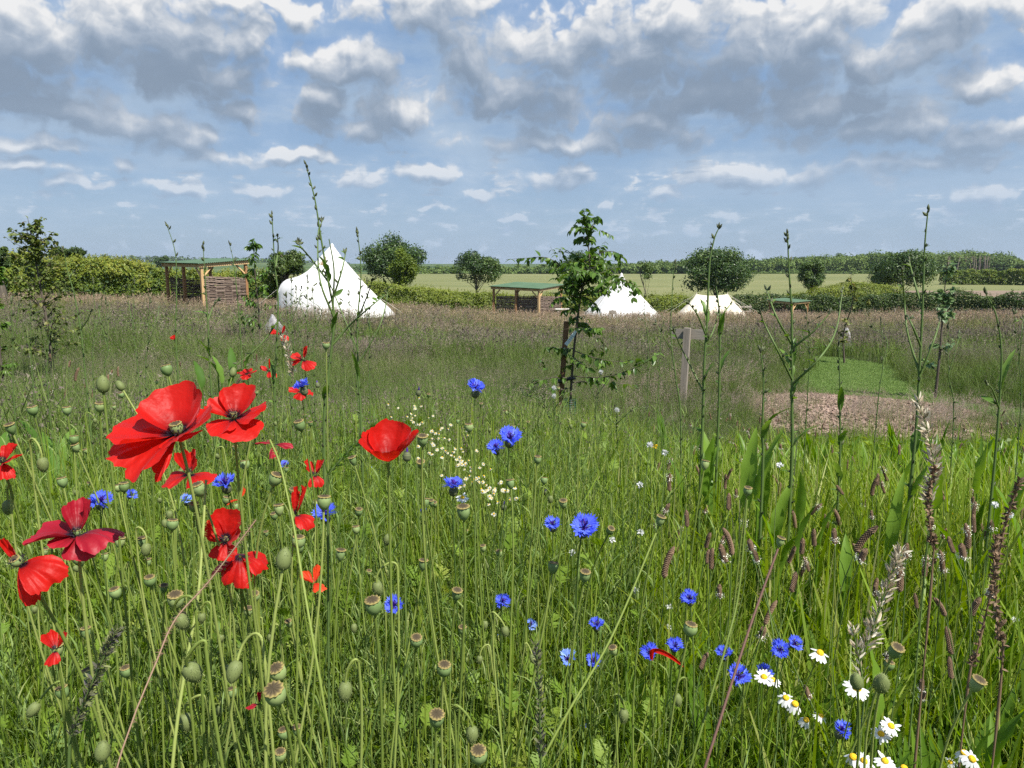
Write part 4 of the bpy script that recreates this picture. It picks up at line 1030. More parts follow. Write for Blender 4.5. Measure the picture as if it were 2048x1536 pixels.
def small_sapling(name, label, px, Y, top, bot, wpx, mat, seed, L, nb=22, per=16, droop=.4, aspect=.6, lean=0, tone=.5, rise=.5, sparse_top=True):
    rng = np.random.default_rng(seed); b0 = at(px, bot, Y); g = gz(b0[0], Y); H = at(px, top, Y)[2] - g; W = wpx * Y / FPX / 2
    o = thing(name, label, 'tree', (b0[0], Y, g)); tb, lm = MB(), MB()
    z0 = max(b0[2] - g, 0.05)
    trunk = smoothline([(0, 0, -.05), (rng.normal(0, .03), 0, H * .35), (lean * .5, rng.normal(0, .05), H * .7), (lean, 0, H)], 30)
    add_tube(tb, trunk, np.linspace(.007 + H * .008, .003, 30), 6)
    for k in range(nb):
        t = rng.uniform(.22, .97); i = int(t * 29); a = trunk[i]; az = rng.uniform(0, 2 * PI)
        prof = math.sin(PI * min(1, (1.02 - t) * 1.25)) ** .7 if not sparse_top else (1.05 - t) ** .5
        ln = W * prof * rng.uniform(.55, 1.05); e = a + np.array([math.cos(az) * ln, math.sin(az) * ln, ln * rise * rng.uniform(.4, 1.6)])
        pth = smoothline([a, (a + e) / 2 + (0, 0, ln * .12), e], 12); add_tube(tb, pth, np.linspace(.006, .0015, 12), 4)
        n = int(per * rng.uniform(.6, 1.3)); twig_leaves(lm, pth, n, L, rng, droop, .15, aspect, tone)
        for q in range(3):
            j = int(rng.integers(3, 12)); e2 = pth[j] + rng.normal(0, ln * .22, 3); tw = smoothline([pth[j], (pth[j] + e2) / 2, e2], 5); add_tube(tb, tw, [.0018] * 5, 3)
            twig_leaves(lm, tw, max(3, n // 3), L, rng, droop, .2, aspect, tone)
    twig_leaves(lm, trunk[18:], per, L, rng, droop, .1, aspect, tone)
    link('trunk', tb.mesh('sapling_trunk', sap_bark), o); link('crown', lm.mesh('sapling_crown', mat), o)
small_sapling('sapling', 'small leaved sapling with a sparse top before the tall left hedge', 88, 9.0, 436, 596, 175, birch_leaf, 23, .052, 64, 15, .3, .7, lean=-.10, tone=.35, rise=.75)
small_sapling('sapling', 'dark drooping leaved sapling beside the right end of the wattle shelter', 512, 15.0, 478, 590, 90, sap_leaf, 24, .11, 22, 9, .9, .42, tone=.45)
small_sapling('sapling', 'grey green lobed leaved sapling behind the tall stalk on the right', 1884, 9.5, 522, 640, 64, lobed_leaf, 25, .07, 16, 7, .35, .85, tone=.5)
small_sapling('sapling', 'slim twiggy sapling between the smallest shelter and the dark hedge', 1694, 15.0, 548, 660, 34, birch_leaf, 26, .07, 18, 9, .3, .6, tone=.5)
small_sapling('sapling', 'tiny sapling standing in the pink grass right of the smallest shelter', 1735, 34.0, 600, 640, 16, birch_leaf, 27, .09, 10, 6, .3, .6, tone=.6)
small_sapling('sapling', 'leafy sapling at the left edge in front of the hedge', -6, 8.0, 486, 596, 60, sap_leaf, 28, .06, 22, 14, .4, .6, tone=.6)

# ------------------------------------------------------------------ tall wild stalks (chicory in bud and others)
stalk_green = leaf_mat('stalk_green', [(.075, .125, .035), (.11, .17, .045), (.15, .21, .06)], .15, .5, .3, 0.0)
stalk_dark = leaf_mat('stalk_buds', [(.045, .055, .028), (.075, .085, .04), (.10, .12, .05)], .1, .55, .3, 0.0)
stalk_leaf = leaf_mat('stalk_leaves', [(.075, .15, .022), (.11, .205, .03), (.15, .25, .045)], .4, .42, .35, 0.0)

def bud_geo(mb, p, d, L, w, c):
    d = unit(np.asarray(d, float)); a = unit(np.cross(d, (.3, .9, .2))); b_ = np.cross(d, a); k = 5
    th = np.linspace(0, 2 * PI, k, endpoint=False); R_ = []
    for t, r in ((0, .25), (.3, 1), (.65, .75), (1, .12)): R_.append(p + d * L * t + (np.cos(th)[:, None] * a + np.sin(th)[:, None] * b_) * w / 2 * r)
    V = np.concatenate(R_); i, j = np.meshgrid(np.arange(3), np.arange(k), indexing='ij')
    mb.add(V, np.stack([i * k + j, i * k + (j + 1) % k, (i + 1) * k + (j + 1) % k, (i + 1) * k + j], -1).reshape(-1, 4), c)

BUD_SMALL = []
for k in range(3):
    mb = MB(); bud_geo(mb, np.zeros(3), (0, 0, 1), 1.0, .36 + .07 * k, .2 + .3 * k); BUD_SMALL.append(mb.mesh('stalk_bud', stalk_dark))

def stalk(name, label, cat, main, Y, branches=(), r=.0045, budstep=.055, leafy=.4, bigleaf=0, seed=1, group=None, dark=False, dy=0.0, bud=.012):
    rng = np.random.default_rng(seed)
    pts = [at(px, py, Y + dy * k / max(1, len(main) - 1)) for k, (px, py) in enumerate(main)]
    b0 = pts[0]; g = gz(b0[0], b0[1]); foot = np.array([b0[0] + (b0[0] - pts[1][0]) * .6, b0[1], g])
    o = thing(name, label, cat, foot, group)
    P = smoothline([foot - (0, 0, .03)] + pts, 70) - foot
    sm, bm = MB(), MB(); add_tube(sm, P, np.linspace(r, r * .28, 70), 6, .4)
    bl = []
    for br in branches:
        Q = np.array([at(px, py, Y + k * rng.uniform(-.05, .05)) for k, (px, py) in enumerate(br)]) - foot
        j = np.argmin(np.linalg.norm(P - Q[0], axis=1)); Q[0] = P[j]
        C = smoothline(Q, 34); add_tube(sm, C, np.linspace(r * .62, r * .25, 34), 5, .55); bl.append(C)
    lf = []; nb_ = 0
    def one_bud(p_, d_, L_):
        q_ = link('bud', BUD_SMALL[int(rng.integers(0, 3))], o, p_, Vector(d_).to_track_quat('Z', 'Y').to_euler(), L_)
    for C, s0 in [(P, .45)] + [(C, .1) for C in bl]:
        seg = np.concatenate([[0], np.cumsum(np.linalg.norm(np.diff(C, axis=0), axis=1))]); s = seg[-1] * s0
        while s < seg[-1]:
            i = min(len(C) - 2, int(np.searchsorted(seg, s))); T = unit(C[i + 1] - C[i]); t = s / seg[-1]
            az = rng.uniform(0, 2 * PI); d = unit(np.array([math.cos(az), math.sin(az), .9]))
            for q in range(rng.integers(1, 3)):
                if nb_ < 96: one_bud(C[i] + d * .002, unit(d + rng.normal(0, .25, 3) + T * .6), bud * rng.uniform(.7, 1.3)); nb_ += 1
            if rng.random() < leafy:          # bract under the buds
                L = rng.uniform(.012, .035) * (1.5 - t); lf.append((C[i], d + (0, 0, -.2), L))
            s += budstep * rng.uniform(.5, 1.4) * (1.25 - .75 * t)
        for q in range(3):
            if nb_ < 99: one_bud(C[-1 - q], unit(C[-1] - C[-3] + rng.normal(0, .002, 3)), bud * 1.15); nb_ += 1
    link('stem', sm.mesh('stalk_stem', stalk_dark if dark else stalk_green), o)
    if lf:
        mb = MB(); B = np.array([a for a, _, _ in lf]); d = np.array([b for _, b, _ in lf]); L = np.array([c for _, _, c in lf])
        mb.add(*leaves(B, d, np.array([0, 0, 1.]) + rng.normal(0, .3, (len(B), 3)), L, L * .34, rng.random(len(B)), .3)); link('foliage', mb.mesh('stalk_foliage', stalk_leaf), o)
    for k in range(max(0, bigleaf - 2)):
        i = int(rng.uniform(8, 40)); az = rng.uniform(0, 2 * PI) ; mb = MB(); broad_geo(mb, P[i], az, rng.uniform(.05, .11), rng.uniform(.011, .021), rng, rng.uniform(.3, .7)); link('leaf', mb.mesh('stalk_leaf', stalk_leaf), o)
    return o

# ------------------------------------------------------------------ meadow grass (stuff)
def blocked(x, y):
    """where no tall grass grows"""
    k = (path_dist(x, y) < .06) | (mulch_dist(x, y) < -.30)
    k |= (np.hypot(x - at(664, 560, 30)[0], y - 30) < 2.15) | (np.hypot(x - at(1243, 560, 42)[0], y - 42) < 2.3)
    k |= (np.abs(x - at(1424, 600, 45)[0]) < 2.2) & (np.abs(y - 45) < 1.5)
    return k
def hmap(x, y):
    w = x / np.maximum(y, .3)
    h = 1 - .42 * sstep(w, .10, .26) * (1 - sstep(y, 6.2, 8.2))
    h *= 1 - .30 * sstep(-mulch_dist(x, y), -1.2, 0) * (y < 8.6)
    h *= 1 - .30 * (1 - sstep(path_dist(x, y), 0, .8))
    h *= 1 - .30 * sstep(y, 2.5, 4.5) * (1 - sstep(y, 9, 14))
    h *= 1 - .45 * sstep(w, .30, .36) * (1 - sstep(w, .60, .68)) * sstep(y, 5.2, 6.5) * (1 - sstep(y, 10.5, 12.5))
    h *= 1 - .5 * np.exp(-((x - .6) / .4) ** 2) * sstep(y, 4.2, 5.4) * (1 - sstep(y, 7.1, 7.6))
    return h * (.62 + .76 * fbm(x * .42, y * .42))

def purple_tint(b, col, pos, f):
    """seed heads: purple brown in the nearer sward, straw pink in the drier strip before the tents"""
    nz = b.n('ShaderNodeTexNoise', i={'Vector': b.vm('MULTIPLY', pos, (.5, 1.0, 0)), 'Scale': .32, 'Detail': 4.0, 'Roughness': .6}).outputs['Fac']
    y = b.n('ShaderNodeSeparateXYZ', i={0: pos}).outputs['Y']
    k = b.m('ADD', b.step(y, 17, 33), b.m('MULTIPLY', b.m('SUBTRACT', nz, .53), 4.5), clamp=True)
    straw = ramp(b, f, [(.1, (.34, .22, .155)), (.5, (.44, .31, .215)), (.9, (.53, .42, .29))])
    return b.mix(k, col, straw)
head_far = leaf_mat('seed_heads', [(.105, .075, .072), (.148, .115, .102), (.19, .16, .125), (.235, .21, .15)], .3, .7, .1, .45, tint=purple_tint, posn=.9)
def stem_tint(b, col, pos, f):
    y = b.n('ShaderNodeSeparateXYZ', i={0: pos}).outputs['Y']
    nz = b.n('ShaderNodeTexNoise', i={'Vector': pos, 'Scale': .4, 'Detail': 3.0}).outputs['Fac']
    k = b.m('ADD', b.step(y, 16, 36), b.m('MULTIPLY', b.m('SUBTRACT', nz, .5), 1.2), clamp=True)
    return b.mix(b.m('MULTIPLY', k, .7), col, (.22, .19, .085, 1))
blade_far = leaf_mat('meadow_blades', [(.068, .12, .022), (.11, .17, .034), (.155, .21, .055), (.205, .235, .095)], .33, .6, .15, .4, tint=stem_tint, posn=.9)
blade_near = leaf_mat('grass_blades', [(.095, .165, .014), (.165, .26, .024), (.225, .325, .034), (.31, .37, .065), (.44, .42, .20)], .46, .45, .3, .35, posn=.7)

def grass_tuft(rng, nb, h, w, rad, ns, sh, sw, hs, nhead, hl, bend=.45, seg=3):
    """nb leaves and ns flowering stems with a loose panicle each"""
    mb, hb = MB(), MB()
    bs = np.zeros((nb, 3)); bs[:, :2] = rng.normal(0, rad, (nb, 2))
    mb.add(*blades(bs, rng.uniform(.55, 1.1, nb) * h, rng.uniform(0, 2 * PI, nb), np.abs(rng.normal(bend, .25, nb)), rng.uniform(.7, 1.3, nb) * w, seg, rng, rng.random(nb) * .8))
    if ns:
        bs = np.zeros((ns, 3)); bs[:, :2] = rng.normal(0, rad * 1.15, (ns, 2))
        hh = rng.uniform(.8, 1.15, ns) * sh; az = rng.uniform(0, 2 * PI, ns); bd = np.abs(rng.normal(.16, .12, ns))
        V, F, C = blades(bs, hh, az, bd, np.full(ns, sw), 2, rng, .55 + .4 * rng.random(ns), .6)
        mb.add(V, F, C)
        tips = V.reshape(ns, 3, 2, 3).mean(2)
        P, S, cc = [], [], []
        for i in range(ns):
            t = rng.random(nhead)
            a, d = tips[i, -1], tips[i, -1] - tips[i, -2]; d /= np.linalg.norm(d)
            p = a - d * (hl * t)[:, None] + rng.normal(0, 1, (nhead, 3)) * (hl * .13 * (.35 + t))[:, None]
            P.append(p); S.append(rng.uniform(.6, 1.3, nhead) * hs); cc.append(np.full(nhead, rng.random()))
        P, S, cc = np.concatenate(P), np.concatenate(S), np.concatenate(cc)
        hb.add(*spikelets(P, S, rng, np.clip(cc + rng.normal(0, .12, len(P)), 0, 1)))
    return mb, hb

def two_mat(name, a, ma, b_, mb_):
    """one mesh, leaves (quads) and heads (triangles) with their own material"""
    allm = MB(); allm.join(a); allm.join(b_)
    me = allm.mesh(name, ma, False); me.materials.append(mb_)
    tot = np.empty(len(me.polygons), np.int32); me.polygons.foreach_get('loop_total', tot)
    me.polygons.foreach_set('material_index', (tot == 3).astype(np.int32))
    return me

rg = np.random.default_rng(99)
far_t = [two_mat('far_tuft', *sum([[q, m_] for q, m_ in zip(grass_tuft(rg, 13, .38, .010, .15, 10, .52, .0045, .036, 9, .15, seg=2), (blade_far, head_far))], [])) for _ in range(6)]
mid_t = [two_mat('mid_tuft', *sum([[q, m_] for q, m_ in zip(grass_tuft(rg, 30, .52, .0050, .085, 8, .56, .0018, .014, 13, .14), (blade_far, head_far))], [])) for _ in range(6)]
near_t = [two_mat('near_tuft', *sum([[q, m_] for q, m_ in zip(grass_tuft(rg, 36, .50, .0052, .05, 0, .66, .0012, .006, 14, .10, .35), (blade_near, head_far))], [])) for _ in range(7)]

mid_g = [two_mat('mid_green', *sum([[q, m_] for q, m_ in zip(grass_tuft(rg, 38, .54, .0054, .09, 2, .55, .0018, .012, 14, .13, .5), (blade_far, head_far))], [])) for _ in range(5)]
far_g = [two_mat('far_green', *sum([[q, m_] for q, m_ in zip(grass_tuft(rg, 20, .44, .011, .15, 3, .52, .0045, .034, 9, .15, .5, seg=2), (blade_far, head_far))], [])) for _ in range(4)]
def lay(name, label, n, y0, y1, mg, tufts, gtufts, pg, lo, hi):
    x, y = frustum_pts(n, y0, y1, mg, rg, 1.0, -.80, .80); k = ~blocked(x, y); x, y = x[k], y[k]
    gr = rg.random(len(x)) < pg(x, y)
    for nm, lb, kk, tt in ((name, label, ~gr, tufts), (name + '_green', label + ', green tufts between', gr, gtufts)):
        a, b_ = x[kk], y[kk]
        scatter(nm, lb, tt, np.stack([a, b_, ground_z(a, b_) - .01], -1), rg.uniform(0, 6.3, len(a)), hmap(a, b_) * rg.uniform(lo, hi, len(a)) * (1 + (.32 if tt is gtufts else -.05) * patch(a, b_)), rng=rg)
patch = lambda x, y: sstep(fbm(x * .38 + 11, y * .5 + 4, 3), .44, .58)
lay('far_meadow_grass', 'purple and straw coloured grass heads over the far meadow', 14000, 12.5, 64, 2.5, far_t, far_g, lambda x, y: 0.12 + .72 * patch(x, y), .8, 1.2)
lay('meadow_grass', 'fine purple headed grass of the middle meadow', 13500, 2.8, 14, 1.5, mid_t, mid_g, lambda x, y: np.clip(.9 - .11 * y, .14, .8) * .75 + .62 * patch(x, y), .75, 1.2)
lush_t = []
for _ in range(6):
    mb = MB(); n = 9; bs = np.zeros((n, 3)); bs[:, :2] = rg.normal(0, .03, (n, 2))
    mb.add(*blades(bs, rg.uniform(.30, .66, n), rg.uniform(0, 6.3, n), np.abs(rg.normal(.2, .18, n)), rg.uniform(.0065, .0145, n), 4, rg, .12 + .6 * rg.random(n))); lush_t.append(mb.mesh('lush_tuft', blade_near, False))
x, y = frustum_pts(3000, .6, 5.4, .6, rg, .8, -.70, .76); k = (y > .72) & (rg.random(len(x)) < (1 - .9 * sstep(y, 3.4, 5.4)) * (.35 + 1.1 * fbm(x * 2.2, y * 2.2)) * np.clip(.34 + sstep(x / y, .08, .30), 0, 1)); x, y = x[k], y[k]
scatter('lush_grass', 'broad bright grass blades standing upright on the right', lush_t, np.stack([x, y, ground_z(x, y)], -1), rg.uniform(0, 6.3, len(x)), np.clip(.48 + .28 * y, 0, 1.0) * (1 - .38 * sstep(y, 2.2, 3.8)) * rg.uniform(.8, 1.15, len(x)), rng=rg)
x, y = frustum_pts(7200, .5, 5.6, .7, rg, .75, -.74, .74)
k = (y > .62) & (np.hypot(x, y) > .6) & ~blocked(x, y) & (rg.random(len(x)) < (1 - .97 * sstep(y, 3.0, 5.6)) * (1 - .35 * sstep(x / y, .08, .25))); x, y = x[k], y[k]
hn = np.clip(.46 + .30 * y, 0, 1.0) * (.8 + .4 * fbm(x * 1.4, y * 1.4)) * (1 - .38 * sstep(x / y, .1, .26) * sstep(y, 2.2, 3.6))
scatter('green_grass', 'green grass blades filling the foreground', near_t, np.stack([x, y, ground_z(x, y) - .01], -1), rg.uniform(0, 6.3, len(x)), hn * rg.uniform(.85, 1.2, len(x)), rng=rg)
# low undergrowth so that no bare soil shows between the stalks
low_t = []
for _ in range(5):
    mb = MB(); n = 46
    P = np.concatenate([rg.normal(0, .07, (n, 2)), rg.uniform(.01, .2, (n, 1))], 1)
    mb.add(*cards(P, rg.uniform(.02, .05, n), rg.normal(0, .5, (n, 3)) + (0, 0, 1), rg, .55, rg.random(n) * .6)); low_t.append(mb.mesh('undergrowth', blade_near, False))
x, y = frustum_pts(3400, .35, 4.6, .8, rg, 1.0, -.76, .76); k = ~blocked(x, y); x, y = x[k], y[k]
scatter('undergrowth', 'low green clover and leaves under the grass', low_t, np.stack([x, y, ground_z(x, y)], -1), rg.uniform(0, 6.3, len(x)), rg.uniform(.8, 1.5, len(x)), rng=rg)

# foliage of the sown flowers: grey green cornflower stems and feathery poppy leaves
corn_leaf = leaf_mat('cornflower_leaves', [(.11, .185, .042), (.165, .25, .062), (.225, .305, .085), (.30, .345, .12)], .4, .55, .25, .35, posn=.3)
poppy_leaf = leaf_mat('poppy_leaves', [(.10, .185, .018), (.155, .255, .028), (.215, .315, .040), (.30, .36, .065)], .46, .5, .25, .35, posn=.4)
broad_leaf = leaf_mat('broad_leaves', [(.08, .16, .016), (.125, .235, .022), (.18, .30, .032)], .48, .38, .4, .5, posn=.3)
def corn_tuft(rng):
    mb = MB()
    for s in range(5):
        b0 = np.array([*rng.normal(0, .05, 2), 0]); h = rng.uniform(.42, .74); d = rng.normal(0, .08, 2)
        pth = smoothline([b0, b0 + (d[0] * .3, d[1] * .3, h * .5), b0 + (d[0], d[1], h)], 8)
        add_tube(mb, pth, np.linspace(.0016, .0009, 8), 3, rng.random())
        n = 13; t = rng.uniform(.12, .95, n)
        base = np.stack([np.interp(t, np.linspace(0, 1, 8), pth[:, q]) for q in range(3)], -1)
        V, F, C = blades(base, rng.uniform(.05, .11, n) * (1.2 - .7 * t), rng.uniform(0, 6.3, n), rng.uniform(.4, 1.0, n), rng.uniform(.0022, .0042, n), 3, rng, rng.random(n)); mb.add(V, F, C)
    return mb.mesh('cornflower_foliage', corn_leaf, False)
def poppy_leaf_geo(mb, base, az, L, rng, arch=.6, c=None):
    """deeply cut leaf: midrib with toothed lobes in pairs"""
    n = 9; t = np.linspace(0, 1, n)
    d = np.array([math.cos(az), math.sin(az), 0]); sd = np.array([-d[1], d[0], 0])
    P = base + d * (L * t * (.45 + .4 * arch))[:, None] + np.array([0, 0, 1]) * (L * (.85 * t - arch * .75 * t * t))[:, None]
    c = rng.random() if c is None else c
    V = np.stack([P - sd * .0016, P + sd * .0016], 1).reshape(-1, 3); k = np.arange(n - 1) * 2
    mb.add(V, np.stack([k, k + 1, k + 3, k + 2], -1), c)
    for i in range(1, n):
        T = unit(P[i] - P[i - 1]); ll = L * .24 * math.sin(PI * (.18 + .8 * t[i])) + .006
        for s in (-1, 1):
            tip = P[i] + sd * s * ll * rng.uniform(.8, 1.2) + T * ll * rng.uniform(.35, .75) + np.array([0, 0, rng.normal(0, ll * .2)])
            mid = (P[i] + tip) / 2; w = ll * .17
            mb.add([P[i] - T * w * .7, mid - T * w, tip, mid + T * w * .8, P[i] + T * w * .5], [(0, 1, 3), (0, 3, 4), (1, 2, 3)][:2], c)
            mb.add([mid - T * w, tip, mid + T * w * .8], [(0, 1, 2)], c)
            q = mid + sd * s * w * .3
            mb.add([mid + T * w * .6, q + T * w * 2.1 + sd * s * w * .6, mid + sd * s * w * 1.3], [(0, 1, 2)], c)
def poppy_tuft(rng):
    mb = MB()
    for q in range(7): poppy_leaf_geo(mb, np.array([*rng.normal(0, .03, 2), rng.uniform(0, .28)]), rng.uniform(0, 6.3), rng.uniform(.06, .13), rng, rng.uniform(.3, .8))
    for s in range(3):
        b0 = np.array([*rng.normal(0, .04, 2), 0]); h = rng.uniform(.4, .66); d = rng.normal(0, .07, 2)
        add_tube(mb, smoothline([b0, b0 + (d[0] * .2, d[1] * .2, h * .55), b0 + (d[0], d[1], h)], 7), np.linspace(.0018, .0013, 7), 3, rng.random())
        for q in range(3): poppy_leaf_geo(mb, b0 + (d[0] * .3, d[1] * .3, h * rng.uniform(.3, .9)), rng.uniform(0, 6.3), rng.uniform(.03, .065), rng, rng.uniform(.2, .6))
    return mb.mesh('poppy_foliage', poppy_leaf, False)
def broad_geo(mb, base, az, L, w, rng, lean=.5, c=None):
    """long lanceolate leaf, folded along its midrib, wavy edge"""
    n = 10; t = np.linspace(0, 1, n)
    d = np.array([math.cos(az), math.sin(az), 0]); sd = np.array([-d[1], d[0], 0])
    P = base + d * (L * lean * t ** 1.6)[:, None] + np.array([0, 0, 1]) * (L * (t - .38 * lean * t ** 2.4))[:, None]
    ww = w * np.clip(np.sin(PI * np.clip(.06 + .94 * t, 0, 1) ** .8), 0, 1) ** .9 + .0015
    wav = .12 * np.sin(t * 17 + rng.uniform(0, 6))
    up = np.cross(sd, unit(np.gradient(P, axis=0)))
    A = P - sd * (ww / 2)[:, None] - up * (ww * (.22 + wav))[:, None]; B_ = P + sd * (ww / 2)[:, None] - up * (ww * (.22 - wav))[:, None]
    V = np.stack([A, P, B_], 1).reshape(-1, 3); k = np.arange(n - 1) * 3
    F = np.concatenate([np.stack([k, k + 1, k + 4, k + 3], -1), np.stack([k + 1, k + 2, k + 5, k + 4], -1)])
    mb.add(V, F, rng.random() if c is None else c)
def broad_tuft(rng):
    mb = MB()
    for q in range(6): broad_geo(mb, np.array([*rng.normal(0, .025, 2), 0]), rng.uniform(0, 6.3), rng.uniform(.22, .42), rng.uniform(.020, .042), rng, rng.uniform(.10, .6))
    return mb.mesh('plantain_leaves', broad_leaf)
corn_t = [corn_tuft(rg) for _ in range(6)]; pop_t = [poppy_tuft(rg) for _ in range(6)]; bro_t = [broad_tuft(rg) for _ in range(6)]
x, y = frustum_pts(2300, .5, 3.8, .5, rg, .7, -.72, .36); k = (y > .66) & (rg.random(len(x)) < (1 - sstep(x / y, .05, .34)) * (1 - .6 * sstep(y, 2.2, 3.6)) * (.5 + fbm(x * 1.2, y * 1.2))); x, y = x[k], y[k]
scatter('cornflower_foliage', 'thin grey green cornflower stems and leaves', corn_t, np.stack([x, y, ground_z(x, y)], -1), rg.uniform(0, 6.3, len(x)), np.clip(.52 + .26 * y, 0, .95) * rg.uniform(.75, 1.1, len(x)), rng=rg)
x, y = frustum_pts(2300, .45, 3.6, .5, rg, .8, -.74, .30); k = (y > .60) & (rg.random(len(x)) < (1 - sstep(x / y, -.05, .3)) * (.35 + fbm(x * 1.5 + 7, y * 1.5))); x, y = x[k], y[k]
scatter('poppy_foliage', 'feathery bright green poppy leaves and hairy stems', pop_t, np.stack([x, y, ground_z(x, y)], -1), rg.uniform(0, 6.3, len(x)), np.clip(.62 + .22 * y, 0, .95) * rg.uniform(.75, 1.15, len(x)), rng=rg)
x, y = frustum_pts(2200, .6, 4.3, .5, rg, .9, .05, .76); k = (y > .7) & (rg.random(len(x)) < (1 - .95 * sstep(y, 2.8, 4.2)) * sstep(x / y, .10, .34) * (.4 + fbm(x * 1.1 + 3, y * 1.1))); x, y = x[k], y[k]
x2, y2 = rg.normal(-1.9, .35, 60), rg.normal(3.3, .35, 60)
x, y = np.concatenate([x, x2]), np.concatenate([y, y2])
scatter('plantain_foliage', 'broad bright green plantain leaves among the grass', bro_t, np.stack([x, y, ground_z(x, y)], -1), rg.uniform(0, 6.3, len(x)), np.clip(.70 + .16 * y, 0, 1.1) * rg.uniform(.8, 1.2, len(x)), rng=rg)

wisp_t = []
for _ in range(4):
    mb = MB(); ns = 16; bs = np.zeros((ns, 3)); bs[:, :2] = rg.normal(0, .10, (ns, 2)); V, F, C = blades(bs, rg.uniform(.5, .72, ns), rg.normal(.4, .7, ns), np.abs(rg.normal(.5, .2, ns)), np.full(ns, .0022), 3, rg, rg.random(ns)); mb.add(V, F, C); T = V.reshape(ns, 4, 2, 3).mean(2)
    for i in range(ns):
        t = rg.random(30); a, d = T[i, -1], T[i, -1] - T[i, -2]; mb.add(*spikelets(a - d * (t * 1.0)[:, None] + rg.normal(0, 1, (30, 3)) * (.004 + .014 * t)[:, None], np.full(30, .016), rg, np.clip(rg.normal(.5, .25, 30), 0, 1)))
    wisp_t.append(mb.mesh('wisp', None, False))
wisp_m = leaf_mat('pale_plumes', [(.27, .20, .165), (.36, .28, .225), (.45, .37, .30)], .35, .7, .1, .4)
for me in wisp_t: me.materials.append(wisp_m)
x, y = frustum_pts(5200, 4.5, 36, 2, rg, .8, -.78, .78); k = ~blocked(x, y) & (rg.random(len(x)) < sstep(fbm(x * .45 + 31, y * .8 + 2, 3), .56, .66) * .42); x, y = x[k], y[k]
scatter('feathery_grass', 'pale pinkish feathery grass plumes in drifts across the meadow', wisp_t, np.stack([x, y, ground_z(x, y)], -1), rg.normal(0, .5, len(x)), hmap(x, y) * rg.uniform(.8, 1.15, len(x)), rng=rg)

# seeding grass creeping over the near half of the chip ring
n = 2600; x, y = rg.uniform(2.0, 5.6, n), rg.uniform(6.2, 10.2, n); k = (mulch_dist(x, y) < .05) & (rg.random(n) < (.06 + np.clip((8.9 - y) / 2.4, 0, 1) * sstep(fbm(x * 1.5 + 5, y * 1.5), .3, .62))); x, y = x[k], y[k]
scatter('ring_grass', 'short seeding grass creeping over the wood chips', [*mid_t[:3], *wisp_t[:2], mid_g[0]], np.stack([x, y, ground_z(x, y)], -1), rg.uniform(0, 6.3, len(x)), rg.uniform(.28, .55, len(x)), rng=rg)
G_ = 'tall stalks in bud standing above the grass'
stalk('chicory', 'tallest bud stalk, its tip bending above the large white tent', 'wild plant', [(648, 900), (656, 760), (668, 640), (656, 560), (641, 470), (630, 400), (612, 330)], 1.9, [[(664, 600), (684, 540), (692, 500)], [(668, 640), (640, 560), (636, 470), (645, 440)], [(655, 560), (624, 520), (603, 495), (596, 485)], [(660, 690), (700, 650), (745, 610), (770, 590)], [(664, 610), (668, 540), (658, 478)]], .0046, .04, .5, 5, 101, G_)
stalk('chicory', 'thin bud stalk between the white tent and the dark round tree', 'wild plant', [(722, 850), (717, 755), (715, 650), (722, 545), (715, 463)], 2.1, [[(716, 700), (690, 640), (665, 580), (650, 545)], [(718, 730), (760, 650), (775, 585), (768, 560)], [(716, 640), (735, 590), (745, 560)]], .004, .05, .4, 3, 102, G_)
stalk('chicory', 'leafy bud stalk in front of the drooping leaved sapling', 'wild plant', [(550, 830), (553, 700), (556, 600), (549, 520), (544, 430)], 2.2, [[(556, 640), (520, 690), (455, 745)], [(550, 540), (556, 500), (555, 470)]], .0046, .05, .8, 3, 103, G_)
stalk('chicory', 'bare bud stalk crossing the left end of the wattle shelter', 'wild plant', [(354, 720), (353, 600), (351, 510), (334, 450)], 2.4, [], .0032, .06, .2, 2, 104, G_)
stalk('chicory', 'bud stalk in front of the woven panel of the wattle shelter', 'wild plant', [(422, 770), (416, 650), (411, 570), (406, 490)], 2.3, [[(415, 640), (428, 610), (440, 600)]], .0036, .045, .9, 3, 105, G_)
stalk('chicory', 'bud stalk at the right end of the woven panel', 'wild plant', [(484, 720), (476, 610), (468, 530), (459, 488)], 2.6, [], .003, .05, .5, 2, 106, G_)
stalk('chicory', 'slim stalk with one side twig left of the small leaved sapling', 'wild plant', [(30, 830), (26, 700), (22, 600)], 2.4, [[(26, 690), (34, 640), (38, 610)]], .003, .07, .3, 1, 107, G_)
stalk('chicory', 'pale crooked stalk right of the small leaved sapling', 'wild plant', [(170, 740), (160, 650), (146, 580), (136, 545), (127, 500)], 2.4, [[(138, 552), (150, 540), (158, 530)], [(162, 660), (175, 640), (184, 620)]], .0034, .09, .15, 0, 108, G_)
stalk('chicory', 'stalk right of the sapling with its tip in front of the large round tree', 'wild plant', [(1405, 850), (1408, 740), (1414, 640), (1419, 530), (1428, 480), (1438, 455)], 2.0, [[(1406, 780), (1385, 740), (1360, 690), (1347, 660)], [(1412, 670), (1395, 630), (1377, 605)], [(1411, 690), (1425, 665), (1437, 628)]], .0046, .05, .6, 4, 109, G_)
stalk('chicory', 'short leafy bud stalk in front of the cream ridge tent', 'wild plant', [(1436, 860), (1439, 740), (1440, 650), (1436, 600), (1431, 566)], 2.1, [[(1440, 640), (1452, 620), (1462, 608)]], .0044, .04, .9, 4, 110, G_)
